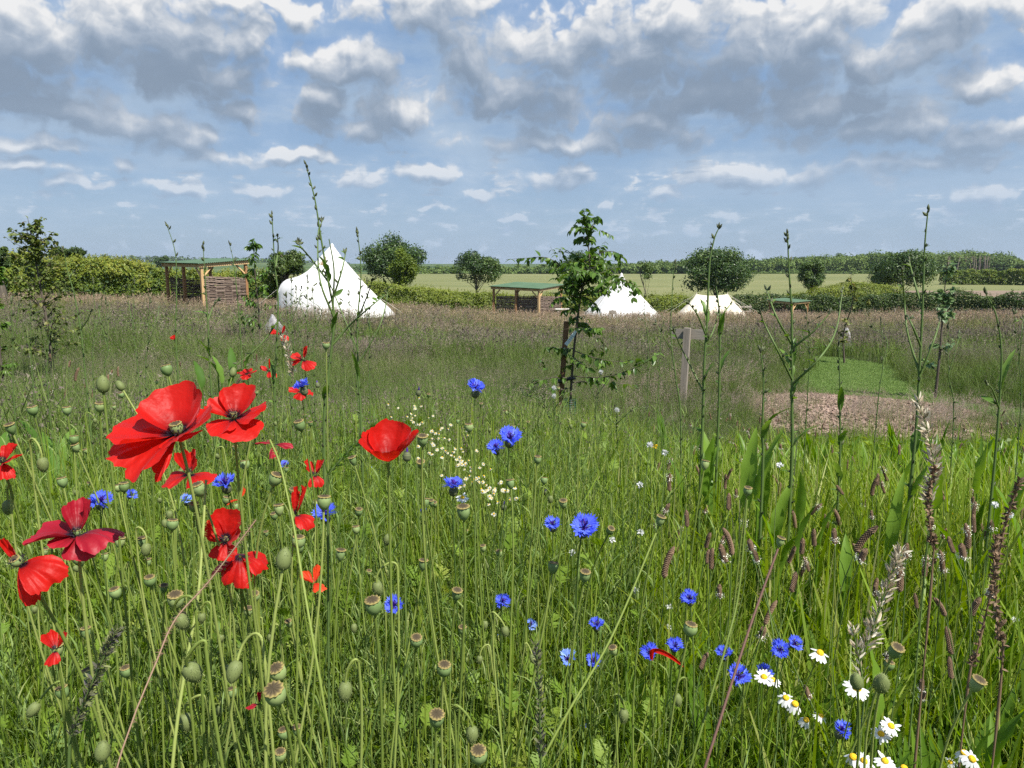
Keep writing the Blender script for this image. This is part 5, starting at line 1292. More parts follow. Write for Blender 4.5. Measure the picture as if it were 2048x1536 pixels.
stalk('chicory', 'branching bud stalk with long curved arms in front of the smallest shelter', 'wild plant', [(1582, 960), (1584, 820), (1584, 710), (1583, 620), (1578, 540), (1575, 468)], 1.8, [[(1583, 690), (1556, 640), (1540, 600), (1533, 576)], [(1586, 770), (1640, 715), (1672, 660), (1685, 580)], [(1586, 700), (1630, 660), (1660, 625)], [(1584, 760), (1555, 700), (1530, 650), (1521, 626)]], .005, .05, .6, 6, 111, G_)
stalk('chicory', 'tall bud stalk before the broad tree, its thin tip alone against the sky', 'wild plant', [(1818, 1010), (1832, 860), (1839, 740), (1845, 620), (1849, 500), (1856, 420)], 1.8, [[(1840, 740), (1815, 665), (1808, 590), (1804, 540)], [(1840, 760), (1868, 680), (1880, 640)], [(1842, 690), (1824, 650), (1815, 632)], [(1845, 620), (1828, 560), (1818, 520)]], .005, .07, .5, 4, 112, G_)
stalk('chicory', 'long stalk near the right edge bending left at its tip', 'wild plant', [(1984, 980), (1997, 830), (2003, 710), (1992, 630), (1970, 584)], 1.7, [[(1998, 820), (1985, 780), (1972, 765)]], .004, .08, .4, 3, 113, G_)
stalk('chicory', 'thin twiggy stalk just left of the weathered sign post', 'wild plant', [(1362, 870), (1352, 760), (1344, 700), (1342, 640), (1346, 560), (1350, 525)], 2.4, [[(1344, 700), (1325, 670), (1312, 645)]], .003, .07, .3, 1, 114, G_)
stalk('chicory', 'straight leafy stalk beside the mown path', 'wild plant', [(1678, 960), (1680, 830), (1679, 740), (1677, 690)], 1.9, [], .0036, .05, .9, 5, 115, G_)
stalk('chicory', 'short broad leaved stalk between the sign post and the mulch ring', 'wild plant', [(1524, 980), (1525, 850), (1527, 760), (1521, 700)], 1.7, [], .0042, .045, 1.0, 6, 116, G_)
# a row of thinner stalks before the white tent and on the left
rs = np.random.default_rng(66)
for k, (px, top, bot, Y) in enumerate([(585, 560, 720, 3.0), (600, 575, 720, 3.2), (613, 555, 740, 2.8), (628, 580, 730, 3.1), (740, 560, 760, 2.8), (700, 585, 740, 3.0), (575, 590, 740, 2.6), (300, 600, 780, 2.6), (270, 560, 760, 2.8), (215, 600, 790, 2.6), (190, 560, 760, 2.9), (100, 640, 800, 2.5), (60, 610, 790, 2.4), (1290, 590, 700, 4), (1320, 600, 690, 4.2), (505, 610, 760, 2.7), (1620, 620, 800, 2.8), (1760, 640, 820, 2.6), (1900, 650, 850, 2.4), (2030, 620, 840, 2.3)]):
    stalk('weed_stalk', 'slim green weed stalk with sparse tiny buds above the grass', 'wild plant', [(px + rs.normal(0, 5), bot), (px + rs.normal(0, 4), (top + bot) / 2), (px + rs.normal(0, 5), top)], Y, [[(px, (top + bot) / 2), (px + rs.choice([-1, 1]) * 14, top + 40), (px + rs.choice([-1, 1]) * 18, top + 14)]], .0026, .07, .35, 0, 200 + k, 'slim weed stalks above the grass')

# sow thistles gone to seed by the sapling
fluff = leaf_mat('seed_fluff', [(.62, .62, .60), (.78, .78, .76)], .5, .9, .05, 0.0)
def sow_thistle(label, main, Y, branches, clocks, seed):
    o = stalk('sow_thistle', label, 'wild plant', main, Y, branches, .0034, .03, .35, 0, seed, 'sow thistles beside the sapling', bud=.011)
    rng = np.random.default_rng(seed); O = np.array(o.location)
    for (px, py) in clocks:
        c = at(px, py, Y - .02) - O; mb = MB(); d = unit(rng.normal(0, 1, (150, 3)) + (0, 0, .25)); r = .015
        for q in range(150):
            a = unit(np.cross(d[q], rng.normal(0, 1, 3))) * .0011; mb.add([c + d[q] * .002 - a, c + d[q] * .002 + a, c + d[q] * r * rng.uniform(.7, 1.05)], [(0, 1, 2)], rng.random())
        link('seed_clock', mb.mesh('seed_clock', fluff, False), o)
sow_thistle('sow thistle with two white seed clocks before the foot of the stake', [(1112, 960), (1108, 850), (1110, 790), (1115, 765)], 3.4, [[(1109, 840), (1080, 800), (1050, 790), (1042, 778)], [(1109, 850), (1085, 812), (1062, 772)], [(1110, 820), (1130, 790), (1150, 780)], [(1108, 860), (1128, 815), (1138, 795)]], [(1108, 776), (1108, 792)], 301)
sow_thistle('sow thistle with one white seed clock right of the sapling', [(1236, 930), (1233, 860), (1232, 830), (1230, 812)], 3.2, [[(1233, 850), (1215, 835), (1210, 825)], [(1233, 848), (1250, 832), (1262, 822)], [(1233, 870), (1262, 822), (1295, 815)]], [(1234, 820)], 302)
sow_thistle('sow thistle with one white seed clock under the lowest sapling branch', [(1190, 900), (1192, 820), (1198, 770), (1202, 748)], 3.6, [[(1194, 800), (1178, 770), (1172, 750)], [(1195, 790), (1212, 765), (1222, 748)]], [(1202, 744)], 303)

# ------------------------------------------------------------------ flower materials
def petal_mat(name, cols, tcol, blotch, trans=.46, rough=.5, spec=.3):
    """attribute c runs from the petal's claw (0) to its rim (1); blotch = dark mark at the claw"""
    m, b = newmat(name)
    a = b.n('ShaderNodeAttribute', attribute_name='c').outputs['Fac']
    tcn = b.n('ShaderNodeTexCoord').outputs['Object']
    nz = b.n('ShaderNodeTexNoise', i={'Vector': tcn, 'Scale': 60.0, 'Detail': 3.0}).outputs['Fac']
    f = b.m('ADD', a, b.m('MULTIPLY', b.m('SUBTRACT', nz, .5), .22))
    col = ramp(b, f, [(0, blotch), (.16, blotch), (.26, cols[0]), (.6, cols[1]), (1, cols[2])])
    w = b.n('ShaderNodeTexNoise', i={'Vector': tcn, 'Scale': 170.0, 'Detail': 2.0}).outputs['Fac']
    w2 = b.n('ShaderNodeTexNoise', i={'Vector': tcn, 'Scale': 45.0, 'Detail': 2.0}).outputs['Fac']
    bn = b.n('ShaderNodeBump', i={'Strength': .6, 'Distance': .003, 'Height': b.m('ADD', b.m('MULTIPLY', w, .4), w2)})
    p = b.n('ShaderNodeBsdfPrincipled', i={'Base Color': col, 'Roughness': rough, 'Specular IOR Level': spec, 'Normal': bn.outputs[0], 'Sheen Weight': .25, 'Sheen Roughness': .4, 'Sheen Tint': (1, .35, .4, 1)})
    t = b.n('ShaderNodeBsdfTranslucent', i={'Color': b.mix(b.step(f, .12, .3), (*blotch, 1), (*tcol, 1)), 'Normal': bn.outputs[0]})
    m.node_tree.links.new(b.n('ShaderNodeMixShader', i={0: trans, 1: p.outputs[0], 2: t.outputs[0]}).outputs[0], b.n('ShaderNodeOutputMaterial').inputs[0])
    return m
red = petal_mat('poppy_petal', [(.34, .004, .003), (.54, .009, .005), (.60, .013, .007)], (.78, .014, .004), (.012, .004, .010))
crimson = petal_mat('poppy_petal_crimson', [(.15, .002, .006), (.27, .004, .013), (.34, .008, .022)], (.50, .006, .014), (.014, .004, .014), .25)  # shade on the drooping poppy put into its red; withered petals share it
orange = petal_mat('poppy_petal_orange', [(.60, .03, .006), (.74, .055, .012), (.78, .08, .02)], (.9, .08, .01), (.5, .03, .006))
hairy = leaf_mat('hairy_stem', [(.14, .195, .035), (.20, .26, .052), (.26, .31, .08)], .12, .55, .3, 0.0)
red_stem = leaf_mat('reddish_stem', [(.14, .075, .06), (.20, .12, .085), (.26, .17, .11)], .1, .6, .25, 0.0)
pod_m, b = newmat('seed_pod')
tcn = b.n('ShaderNodeTexCoord').outputs['Object']
nz = b.n('ShaderNodeTexNoise', i={'Vector': tcn, 'Scale': 3.0, 'Detail': 4.0}).outputs['Fac']
rn = b.n('ShaderNodeObjectInfo').outputs['Random']
col = ramp(b, b.m('ADD', b.m('MULTIPLY', nz, .5), b.m('MULTIPLY', rn, .5)), [(.2, (.115, .18, .055)), (.5, (.17, .245, .09)), (.8, (.26, .32, .115))])
pr = b.n('ShaderNodeBsdfPrincipled', i={'Base Color': col, 'Roughness': .55, 'Specular IOR Level': .3, 'Subsurface Weight': .0})
pod_m.node_tree.links.new(pr.outputs[0], b.n('ShaderNodeOutputMaterial').inputs[0])
cap_m = solid_mat('pod_cap', [(.045, .035, .02), (.12, .09, .042), (.29, .24, .075)], .75, .2, 4.0, attr=.92)
bud_m = leaf_mat('hairy_bud', [(.12, .155, .05), (.18, .215, .075), (.25, .27, .11)], .12, .6, .25, .3)
blue = leaf_mat('cornflower_blue', [(.085, .125, .74), (.12, .18, .84), (.17, .25, .90)], .35, .5, .2, .2, tcol=(.10, .16, .95, 1))
pale_blue = leaf_mat('cornflower_pale_blue', [(.16, .28, .80), (.24, .38, .86), (.36, .50, .90)], .35, .5, .2, .2, tcol=(.3, .45, .95, 1))
violet = leaf_mat('cornflower_violet', [(.055, .016, .20), (.10, .03, .34), (.16, .06, .45)], .2, .5, .2, .2)
cup_m = solid_mat('cornflower_cup', [(.045, .05, .025), (.10, .12, .055), (.17, .16, .085)], .7, .25, 3.0, attr=.6)
white_p = leaf_mat('daisy_white', [(.72, .72, .70), (.80, .80, .79), (.84, .84, .83)], .3, .55, .2, .2, tcol=(.8, .8, .75, 1))
yellow = solid_mat('daisy_disc', [(.62, .33, .01), (.78, .48, .02), (.85, .60, .04)], .75, .2, 8.0, bump=.5, bscale=25)
spike_m = solid_mat('plantain_spike', [(.075, .045, .028), (.17, .11, .068), (.30, .21, .135)], .85, .2, 6.0, attr=.75)
anther_m = solid_mat('plantain_anthers', [(.72, .68, .55), (.82, .80, .70)], .8, .2, 8.0)
straw_m = leaf_mat('straw', [(.36, .29, .19), (.48, .41, .29), (.58, .53, .42)], .25, .6, .2, 0.0)
dry_m = leaf_mat('dry_brown', [(.13, .085, .05), (.19, .125, .075), (.26, .18, .11)], .1, .75, .2, 0.0)

# ------------------------------------------------------------------ flower heads
def petal(phi, e0, e1, Rr, span, ruf, rng, nu=18, nv=41):
    u = np.linspace(.02, 1, nu); v = np.linspace(-1, 1, nv)
    e = R(e0) + (R(e1) - R(e0)) * u ** 1.3; du = np.gradient(u)
    rad = np.cumsum(np.cos(e) * du) * Rr; z = np.cumsum(np.sin(e) * du) * Rr
    a1, a2, a3 = rng.uniform(0, 6.3, 3)
    edge = .42 + .58 * np.sqrt(np.clip(1 - np.abs(v) ** 3.2, 0, 1)) + ruf * (.045 * np.sin(5.2 * v + a1) + .03 * np.sin(12 * v + a2) + .018 * np.sin(25 * v + a3)) + rng.normal(0, .011, nv)
    r2 = np.interp(np.clip(u[:, None] * edge[None], 0, 1.15), np.append(u, 1.15), np.append(rad, rad[-1] + (rad[-1] - rad[-2]) * 2.2))
    z2 = np.interp(np.clip(u[:, None] * edge[None], 0, 1.15), np.append(u, 1.15), np.append(z, z[-1] + (z[-1] - z[-2]) * 2.2))
    sp = R(span) / 2 * (.72 + .28 * np.minimum(1, u * 2.2))[:, None]
    al = R(phi) + v[None] * sp
    # folds run from claw to rim; broad waves lift the rim
    wave = ruf * Rr * (u[:, None] ** 1.8) * (.085 * np.sin(3.1 * v + a2) + .05 * np.sin(7.3 * v + a3) + .022 * np.sin(15 * v + a1))[None] + ruf * Rr * .010 * rng.normal(0, 1, (1, nv)) * u[:, None] ** 2 + .014 * Rr * (fbm(u[:, None] * 9 + a1 * 7, v[None] * 7 + a2 * 9, 3) - .5)
    en = e[:, None] + PI / 2
    X = (r2 + wave * np.cos(en)) * np.cos(al); Y = (r2 + wave * np.cos(en)) * np.sin(al); Z = z2 + wave * np.sin(en)
    mb = MB(); mb.add(np.stack([X, Y, Z], -1).reshape(-1, 3), grid_faces(nu, nv), np.repeat(u, nv)); return mb

def capsule_meshes(seed, slim=1.0):
    rng = np.random.default_rng(seed)
    prof = [(.05, -.62), (.10, -.56), (.17, -.5), (.30 * slim, -.38), (.43 * slim, -.16), (.49 * slim, .08), (.48 * slim, .28), (.43 * slim, .42), (.41 * slim, .46)]
    P = smoothline(np.array([(a, z, 0) for a, z in prof]), 20)[:, :2]
    body = MB(); body.add(*lathe(P, 22, lambda t, u: 1 + .012 * np.cos(11 * t) * np.sin(PI * u)))
    cap = MB(); k = 44; th = np.linspace(0, 2 * PI, k, endpoint=False); nr = 11
    rings, c = [], []
    for r, z in ((.0, .58), (.13, .575), (.27, .555), (.40, .53), (.47, .51), (.475, .49), (.42, .465)):
        rr = r * (1 + .07 * np.cos(nr * th) * (r > .35)); zz = z + .016 * np.cos(nr * th) * (r > .1)
        rings.append(np.stack([rr * np.cos(th), rr * np.sin(th), zz], -1))
        ray = .5 + .5 * np.cos(nr * th)
        c.append(np.clip(0 * th + (.95 if r > .38 else .60 * (r / .38)) * (.70 if r <= .38 else 1) + (.0 if r > .44 else -.38 * ray * (r > .05)), 0, 1))
    V = np.concatenate(rings); i, j = np.meshgrid(np.arange(6), np.arange(k), indexing='ij')
    cap.add(V, np.stack([i * k + j, (i + 1) * k + j, (i + 1) * k + (j + 1) % k, i * k + (j + 1) % k], -1).reshape(-1, 4), np.concatenate(c))
    return body.mesh('pod_body', pod_m), cap.mesh('pod_cap', cap_m)
CAPS = [capsule_meshes(s, w) for s, w in ((1, 1.0), (2, .9), (3, 1.08), (4, .82))]

def bud_mesh(seed):
    rng = np.random.default_rng(seed); mb = MB()
    prof = [(.02, 0), (.26, .06), (.44, .3), (.5, .6), (.45, .95), (.3, 1.25), (.12, 1.42), (.02, 1.46)]
    P = smoothline(np.array([(a, z, 0) for a, z in prof]), 18)[:, :2]
    mb.add(*lathe(P, 16, lambda t, u: 1 - .10 * np.exp(-((np.abs(np.sin(t)) - 0) / .12) ** 2) * np.sin(PI * u)), .5)
    n = 170; u = rng.uniform(.05, .97, n); th = rng.uniform(0, 6.3, n); i = u * 17
    r = np.interp(i, np.arange(18), P[:, 0]); z = np.interp(i, np.arange(18), P[:, 1])
    B = np.stack([r * np.cos(th), r * np.sin(th), z], -1); N = np.stack([np.cos(th), np.sin(th), rng.normal(.2, .4, n)], -1)
    S = np.stack([-np.sin(th), np.cos(th), np.zeros(n)], -1) * .012
    V = np.stack([B - S, B + S, B + N * rng.uniform(.06, .17, (n, 1))], 1).reshape(-1, 3); mb.add(V, np.arange(3 * n).reshape(-1, 3), .9)
    return mb.mesh('poppy_bud', bud_m)
BUDS = [bud_mesh(s) for s in (1, 2)]

def cornflower_meshes(seed, mat=None, half=False):
    """unit wide head: scaly cup, ring of toothed trumpet florets, violet inner florets"""
    rng = np.random.default_rng(seed); cup, ray, inn = MB(), MB(), MB()
    prof = [(.02, -.40), (.08, -.39), (.14, -.34), (.165, -.24), (.15, -.13), (.11, -.05), (.10, .0)]
    P = smoothline(np.array([(a, z, 0) for a, z in prof]), 18)[:, :2]
    k = 18; V, F = lathe(P, k, lambda t, u: 1 + .05 * np.cos(9 * t + 16 * u)); cup.add(V, F, np.repeat(np.tile([.2, .2, .9], 6), k))
    n = 11 if not half else 7
    for q in range(n):
        az = q * 2 * PI / n * (1 if not half else .8) + rng.normal(0, .12); el = R(rng.uniform(8, 34)); d = np.array([math.cos(az) * math.cos(el), math.sin(az) * math.cos(el), math.sin(el)])
        sd = np.array([-math.sin(az), math.cos(az), 0]); up = np.cross(d, sd); L = rng.uniform(.38, .52); c = rng.random(); roll = rng.normal(0, .5)
        sd, up = sd * math.cos(roll) + up * math.sin(roll), up * math.cos(roll) - sd * math.sin(roll)
        p0 = d * .04; pm = d * L * .42 + (0, 0, .02)
        ray.add([p0 - sd * .010, p0 + sd * .010, pm + sd * .035, pm - sd * .035], [(0, 1, 2, 3)], c)
        m = 6
        for j in range(m):
            f = (j - (m - 1) / 2) / ((m - 1) / 2); a = f * .85
            dd = unit(d * math.cos(a) + sd * math.sin(a) + up * (.18 * abs(f) + rng.normal(0, .10))); ln = L * .62 * rng.uniform(.85, 1.12) * (1 - .12 * abs(f))
            s2 = unit(np.cross(up, dd)); b0 = pm + sd * f * .030; md = b0 + dd * ln * .58; w = .042
            ray.add([b0 - s2 * .012, b0 + s2 * .012, md + s2 * w, b0 + dd * ln + up * .02, md - s2 * w, md - up * .010], [(0, 1, 5), (1, 2, 5), (2, 3, 5), (3, 4, 5), (4, 0, 5)], np.clip(c + rng.normal(0, .15), 0, 1))
    for q in range(22):
        az = rng.uniform(0, 6.3); el = R(rng.uniform(35, 88)); d = np.array([math.cos(az) * math.cos(el), math.sin(az) * math.cos(el), math.sin(el)]); L = rng.uniform(.18, .30)
        a = unit(np.cross(d, (.3, .2, .9))); add_tube(inn, [d * .03, d * L * .6, d * L + a * rng.normal(0, .03)], [.010, .013, .006], 4, rng.random())
        for w in (-1, 1): inn.add([d * L * .7 - a * .01, d * L * .7 + a * .01, d * L * 1.05 + a * w * .05], [(0, 1, 2)], rng.random())
    return cup.mesh('flower_cup', cup_m), ray.mesh('ray_florets', mat or blue, False), inn.mesh('inner_florets', violet, False)
CORN = [cornflower_meshes(s) for s in range(5)]; CORN_PALE = [cornflower_meshes(s, pale_blue, s == 12) for s in (11, 12)]

def daisy_meshes(seed, n=15, droop=-12):
    rng = np.random.default_rng(seed); ray, disc = MB(), MB()
    for q in range(n):
        az = q * 2 * PI / n + rng.normal(0, .08); e = R(droop + rng.normal(0, 14)); L = rng.uniform(.30, .37); t = np.linspace(0, 1, 6)
        d = np.array([math.cos(az), math.sin(az), 0]); sd = np.array([-math.sin(az), math.cos(az), 0])
        P = d * (.13 + L * t * math.cos(e))[:, None] + np.array([0, 0, 1]) * (L * t * math.sin(e) - .08 * L * t ** 2)[:, None]
        w = np.array([.035, .06, .068, .066, .055, .026]); up = np.array([0, 0, 1])
        V = np.stack([P - sd * w[:, None] - up * .006, P + up * .004, P + sd * w[:, None] - up * .006], 1).reshape(-1, 3); k = np.arange(5) * 3
        ray.add(V, np.concatenate([np.stack([k, k + 1, k + 4, k + 3], -1), np.stack([k + 1, k + 2, k + 5, k + 4], -1)]), rng.random())
    disc.add(*lathe(smoothline(np.array([(.155, -.03, 0), (.16, .02, 0), (.13, .085, 0), (.07, .12, 0), (.002, .13, 0)]), 10)[:, :2], 18))
    disc.add(*lathe([(.03, -.06), (.12, -.05), (.155, -.03)], 18))
    return ray.mesh('ray_petals', white_p), disc.mesh('flower_disc', yellow)
cream_p = leaf_mat('chamomile_petal', [(.50, .49, .38), (.62, .61, .50), (.70, .69, .60)], .3, .6, .2, .2)
def recolour(pair):
    a_ = pair[0].copy(); a_.materials.clear(); a_.materials.append(cream_p); return a_, pair[1]
DAISY = [daisy_meshes(1), daisy_meshes(2, 13, -35), daisy_meshes(3, 16, 4), daisy_meshes(4, 12, -55)]
DAISY += [recolour(d_) for d_ in DAISY]

def spike_meshes(seed, L, bend, anth):
    rng = np.random.default_rng(seed); mb = MB(); n = 30; t = np.linspace(0, 1, n)
    P = np.stack([bend * L * t ** 2, np.zeros(n), L * t * (1 - .3 * abs(bend) * t)], -1)
    r = .0043 * np.clip(np.minimum(t * 9, (1 - t) * 4 + .12), 0, 1) ** .6
    V, F = tube(P, r, 12); V = V.reshape(n, 12, 3); i = np.arange(n)[:, None]; j = np.arange(12)[None]
    bump = np.where((i + j * 1) % 2 == 0, 1.14, .84)
    V = P[:, None] + (V - P[:, None]) * bump[..., None]; mb.add(V.reshape(-1, 3), F, np.clip(np.where((i + j) % 2 == 0, .75, .15) + rng.normal(0, .1, (n, 12)), 0, 1).ravel())
    an = None
    if anth:
        am = MB(); q = 46; tt = rng.uniform(anth[0], anth[1], q); th = rng.uniform(0, 6.3, q)
        B = np.stack([np.interp(tt, t, P[:, k]) for k in range(3)], -1); N = np.stack([np.cos(th), np.sin(th), rng.normal(0, .35, q)], -1)
        C = B + N * rng.uniform(.006, .0095, (q, 1)); am.add(*cards(C, np.full(q, .0024), N, rng, .8)); 
        S = np.stack([-np.sin(th), np.cos(th), 0 * th], -1) * .00022
        am.add(np.stack([B - S, B + S, C], 1).reshape(-1, 3), np.arange(3 * q).reshape(-1, 3)); an = am.mesh('anther_ring', anther_m, False)
    return mb.mesh('spike', spike_m, False), an
SPIKES = [spike_meshes(1, .040, .05, None), spike_meshes(2, .052, .28, None), spike_meshes(3, .030, .0, (.1, .4)), spike_meshes(4, .045, -.22, (.55, .9)), spike_meshes(5, .036, .12, None), spike_meshes(6, .024, .0, (.0, .3))]

def stem_mesh(base, top, axis, r0, r1, rng, mat, hairs=0, bow=.12, n=26, hook=0.0, wob=.010):
    """stem from the ground to just under the head, ending along the head's axis; hook > 0 nods over"""
    base, top, axis = np.asarray(base, float), np.asarray(top, float), unit(np.asarray(axis, float)); L = np.linalg.norm(top - base)
    if hook:
        up = top + np.array([-hook * 1.1 * rng.choice([-1, 1]), rng.normal(0, .004), hook * 1.0]); a = bez(base, base + (0, 0, L * .4), up - (0, 0, L * .25) + rng.normal(0, .012, 3), up, n)
        b_ = bez(up, up + unit(a[-1] - a[-2]) * hook * .9, top - axis * hook * .9, top, 12); P = np.vstack([a, b_[1:]])
    else:
        P = bez(base, base + np.array([rng.normal(0, bow * .2), rng.normal(0, bow * .2), L * .4]), top - axis * L * .33 + rng.normal(0, .006, 3), top, n)
    m = len(P); t = np.linspace(0, 1, m); P[:, 0] += wob * np.sin(t * 5.3 + rng.uniform(0, 6)) * np.sin(PI * t) * L; P[:, 1] += wob * np.sin(t * 4.1 + rng.uniform(0, 6)) * np.sin(PI * t) * L
    mb = MB(); add_tube(mb, P, np.linspace(r0, r1, m), 6, rng.random())
    if hairs:
        tt = rng.uniform(0, 1, hairs); i = tt * (m - 1); B = np.stack([np.interp(i, np.arange(m), P[:, k]) for k in range(3)], -1); th = rng.uniform(0, 6.3, hairs)
        N = np.stack([np.cos(th), np.sin(th), rng.normal(0, .25, hairs)], -1); S = np.stack([rng.normal(0, .2, hairs), 0 * th, np.ones(hairs)], -1) * .00028
        mb.add(np.stack([B - S, B + S, B + N * rng.uniform(.0025, .0055, (hairs, 1))], 1).reshape(-1, 3), np.arange(3 * hairs).reshape(-1, 3), .95)
    return mb.mesh('flower_stem', mat), unit(P[-1] - P[-2])

def tilt_matrix(tilt, roll, spin=0):
    return Matrix.Rotation(R(roll), 4, 'Y') @ Matrix.Rotation(R(tilt), 4, 'X') @ Matrix.Rotation(spin, 4, 'Z')

RF = np.random.default_rng(2024)
def foot(p, lx=None, ly=None, spread=.06):
    x = p[0] + (RF.normal(0, spread) if lx is None else lx); y = max(p[1] + (RF.normal(0, spread) if ly is None else ly), .28)
    return np.array([x, y, gz(x, y)])

def poppy(label, px, py, Y, petals, tilt=20, roll=0, mat=None, stem=(None, None), pod=.011, seed=0, scale=1.0, group='red poppies in flower', mats=None):
    rng = np.random.default_rng(seed + 500); p = at(px, py, Y); f = foot(p, *stem)
    o = thing('poppy', label, 'flower', f, group); M = tilt_matrix(tilt, roll); ax = np.array(M.to_3x3() @ Vector((0, 0, 1)))
    c = p - f
    me, _ = stem_mesh((0, 0, -.01), c - ax * pod * .3, ax, .0019, .0014, rng, hairy, 420 if Y < 1.3 else 120, .2); link('stem', me, o)
    for k, (phi, e0, e1, Rr, span, ruf) in enumerate(petals):
        q = link('petal', petal(phi, e0, e1, Rr * scale, span, ruf, rng).mesh('petal', (mats[k] if mats else mat) or red), o, c); q.rotation_euler = M.to_euler()
    if pod:
        bd, cp = CAPS[int(rng.integers(0, 3))]; q = link('seed_pod', bd, o, c + ax * pod * .42, M.to_euler(), pod); link('cap', cp, q)
        st = MB(); n = 60                                   # dark stamens round the pod
        for k in range(n):
            a = rng.uniform(0, 6.3); e = R(rng.uniform(20, 75)); d = np.array([math.cos(a) * math.cos(e), math.sin(a) * math.cos(e), math.sin(e)]); L = rng.uniform(.008, .012) * scale
            s = np.array([-math.sin(a), math.cos(a), 0]) * .0002; st.add([d * .003 - s, d * .003 + s, d * L + s, d * L - s], [(0, 1, 2, 3)]); st.add(*cards((d * L)[None], np.array([.0018]), d[None], rng, .6))
        q = link('stamens', st.mesh('stamens', dark_m, False), o, c, M.to_euler())
    return o
dark_m = solid_mat('stamen_dark', [(.010, .006, .012), (.03, .02, .03)], .8, .2, 10)

UPR = lambda r: [(90, 35, 65, r, 170, 1), (-90, 20, 40, r * .85, 150, 1), (5, 30, 55, r * .9, 130, 1), (178, 30, 55, r * .9, 130, 1)]
poppy('largest red poppy, wide open with its pale seed pod showing', 357, 868, .60, [(95, 30, 66, .046, 200, .8), (178, 10, 20, .053, 140, 1.0), (4, 14, 36, .036, 150, .9), (224, 2, -16, .055, 105, 1.2), (252, -18, -52, .044, 34, .8), (302, 4, 8, .026, 130, 1.0)], 15, -6, None, (.02, .05), .0105, 1, .94, group='red poppies in flower')
poppy('red poppy half hidden behind the right side of the largest poppy', 468, 838, .69, [(76, 36, 66, .037, 170, .7), (178, 28, 40, .030, 110, 1.0), (4, 16, 26, .034, 110, .8), (-62, 2, -18, .037, 140, .8), (-110, 2, -10, .030, 100, .8)], 14, 4, None, (-.02, .06), .007, 2, .92)
poppy('bowl shaped red poppy seen from the side, crossed by a green bud', 777, 924, .76, [(90, 40, 82, .036, 200, .7), (-88, 25, 62, .027, 150, .9), (0, 32, 66, .033, 120, .9), (180, 32, 66, .033, 120, .9)], 6, 0, None, (.03, .04), 0, 3, 1.22)
poppy('dark crimson poppy with drooping petals coloured as in shade, second largest on the left', 155, 1072, .60, [(118, 46, 76, .037, 130, .8), (192, 14, -14, .047, 90, 1.0), (236, 2, -14, .026, 90, .9), (-10, 26, -44, .044, 110, 1.1), (-48, -10, -70, .030, 140, .7), (48, 62, 88, .040, 50, .8)], 4, 3, crimson, (.012, .06), .006, 4, .80)  # petals darkened to crimson to look shaded
poppy('broken red poppy with a dark blotch hanging at the left edge', 38, 1130, .56, [(128, 55, 84, .029, 70, .9), (-22, 16, -62, .046, 78, .9), (-60, -20, -74, .040, 50, .6)], 28, -6, None, (-.01, .06), .0085, 5, .82)
poppy('cup shaped orange red poppy facing outwards, above the hanging crimson one', 452, 1082, .80, [(92, 34, 66, .042, 150, .8), (172, 30, 60, .034, 110, .9), (8, 34, 66, .036, 120, .9), (-80, 8, -32, .028, 110, 1.0)], 34, 6, None, (.02, .05), .006, 6, .85)
poppy('hanging crimson red poppy with folded petals under the cup shaped one', 480, 1112, .81, [(-90, -22, -78, .042, 130, 1.2), (180, -12, -66, .038, 110, 1.2), (4, 2, -62, .040, 100, 1.1), (90, -10, -70, .036, 120, 1.0)], 8, 8, crimson, (.03, .06), 0, 7, scale=.85, mats=[red, crimson, red, crimson])
poppy('red poppy under the largest poppy with two upright petals', 378, 950, .96, [(55, 52, 84, .034, 100, .9), (132, 50, 82, .033, 100, .9), (205, 4, -30, .034, 120, 1.0), (-22, 4, -18, .035, 120, 1.0)], 14, 0, None, (.02, .06), .008, 8)
poppy('red poppy cut by the left edge of the view', 4, 925, .82, [(60, 30, 60, .034, 120, 1), (-10, 15, 30, .034, 100, 1), (-50, -10, -55, .036, 80, 1), (180, 20, 40, .034, 120, 1)], 18, 0, None, (.0, .05), .006, 9, .66)
poppy('narrow red poppy folded upright among the cornflowers', 590, 1032, 1.0, [(20, 62, 92, .044, 100, .9), (110, 66, 90, .038, 110, .9), (-30, 20, -66, .034, 90, .9)], 6, 6, None, (.02, .06), 0, 10)
poppy('torn red poppy low behind the green seed pods right of the crimson pair', 630, 950, 1.25, [(40, 40, 74, .028, 90, 1.3), (150, 40, 70, .028, 90, 1.3), (-70, -10, -50, .024, 110, 1.2)], 20, 0, None, (.02, .06), 0, 11)
poppy('red poppy of the rear group with one petal raised to the right', 606, 720, 2.2, [(50, 50, 78, .042, 80, 1), (165, 20, 28, .034, 90, 1), (200, -5, -20, .034, 70, 1), (-40, -5, -40, .044, 100, 1)], 22, 0, None, (.02, .05), .008, 12)
poppy('red poppy of the rear group with a tall keyhole shaped petal', 538, 742, 2.3, [(70, 60, 86, .036, 60, .8), (170, 20, 30, .028, 80, 1), (-50, -5, -40, .034, 90, 1)], 15, 0, None, (.02, .05), .008, 13)
poppy('flat red poppy of the rear group, leftmost of three', 494, 748, 2.35, [(0, 10, 22, .030, 110, 1), (180, 8, 12, .030, 110, 1), (-90, -5, -30, .026, 120, 1), (90, 20, 30, .024, 120, 1)], 14, 0, None, (.02, .05), 0, 14)
poppy('red poppy highest up before the large white tent', 562, 670, 2.7, [(40, 45, 70, .036, 80, 1), (175, 15, 20, .040, 70, 1), (-40, 0, -60, .036, 80, 1)], 18, 0, None, (.02, .05), .007, 15)
poppy('small far red poppy alone in the purple grass', 348, 679, 4.0, [(90, 45, 75, .024, 170, 1), (-90, 20, 45, .020, 150, 1), (0, 30, 55, .022, 120, 1), (180, 30, 55, .022, 120, 1)], 15, 0, None, (.02, .05), 0, 16)
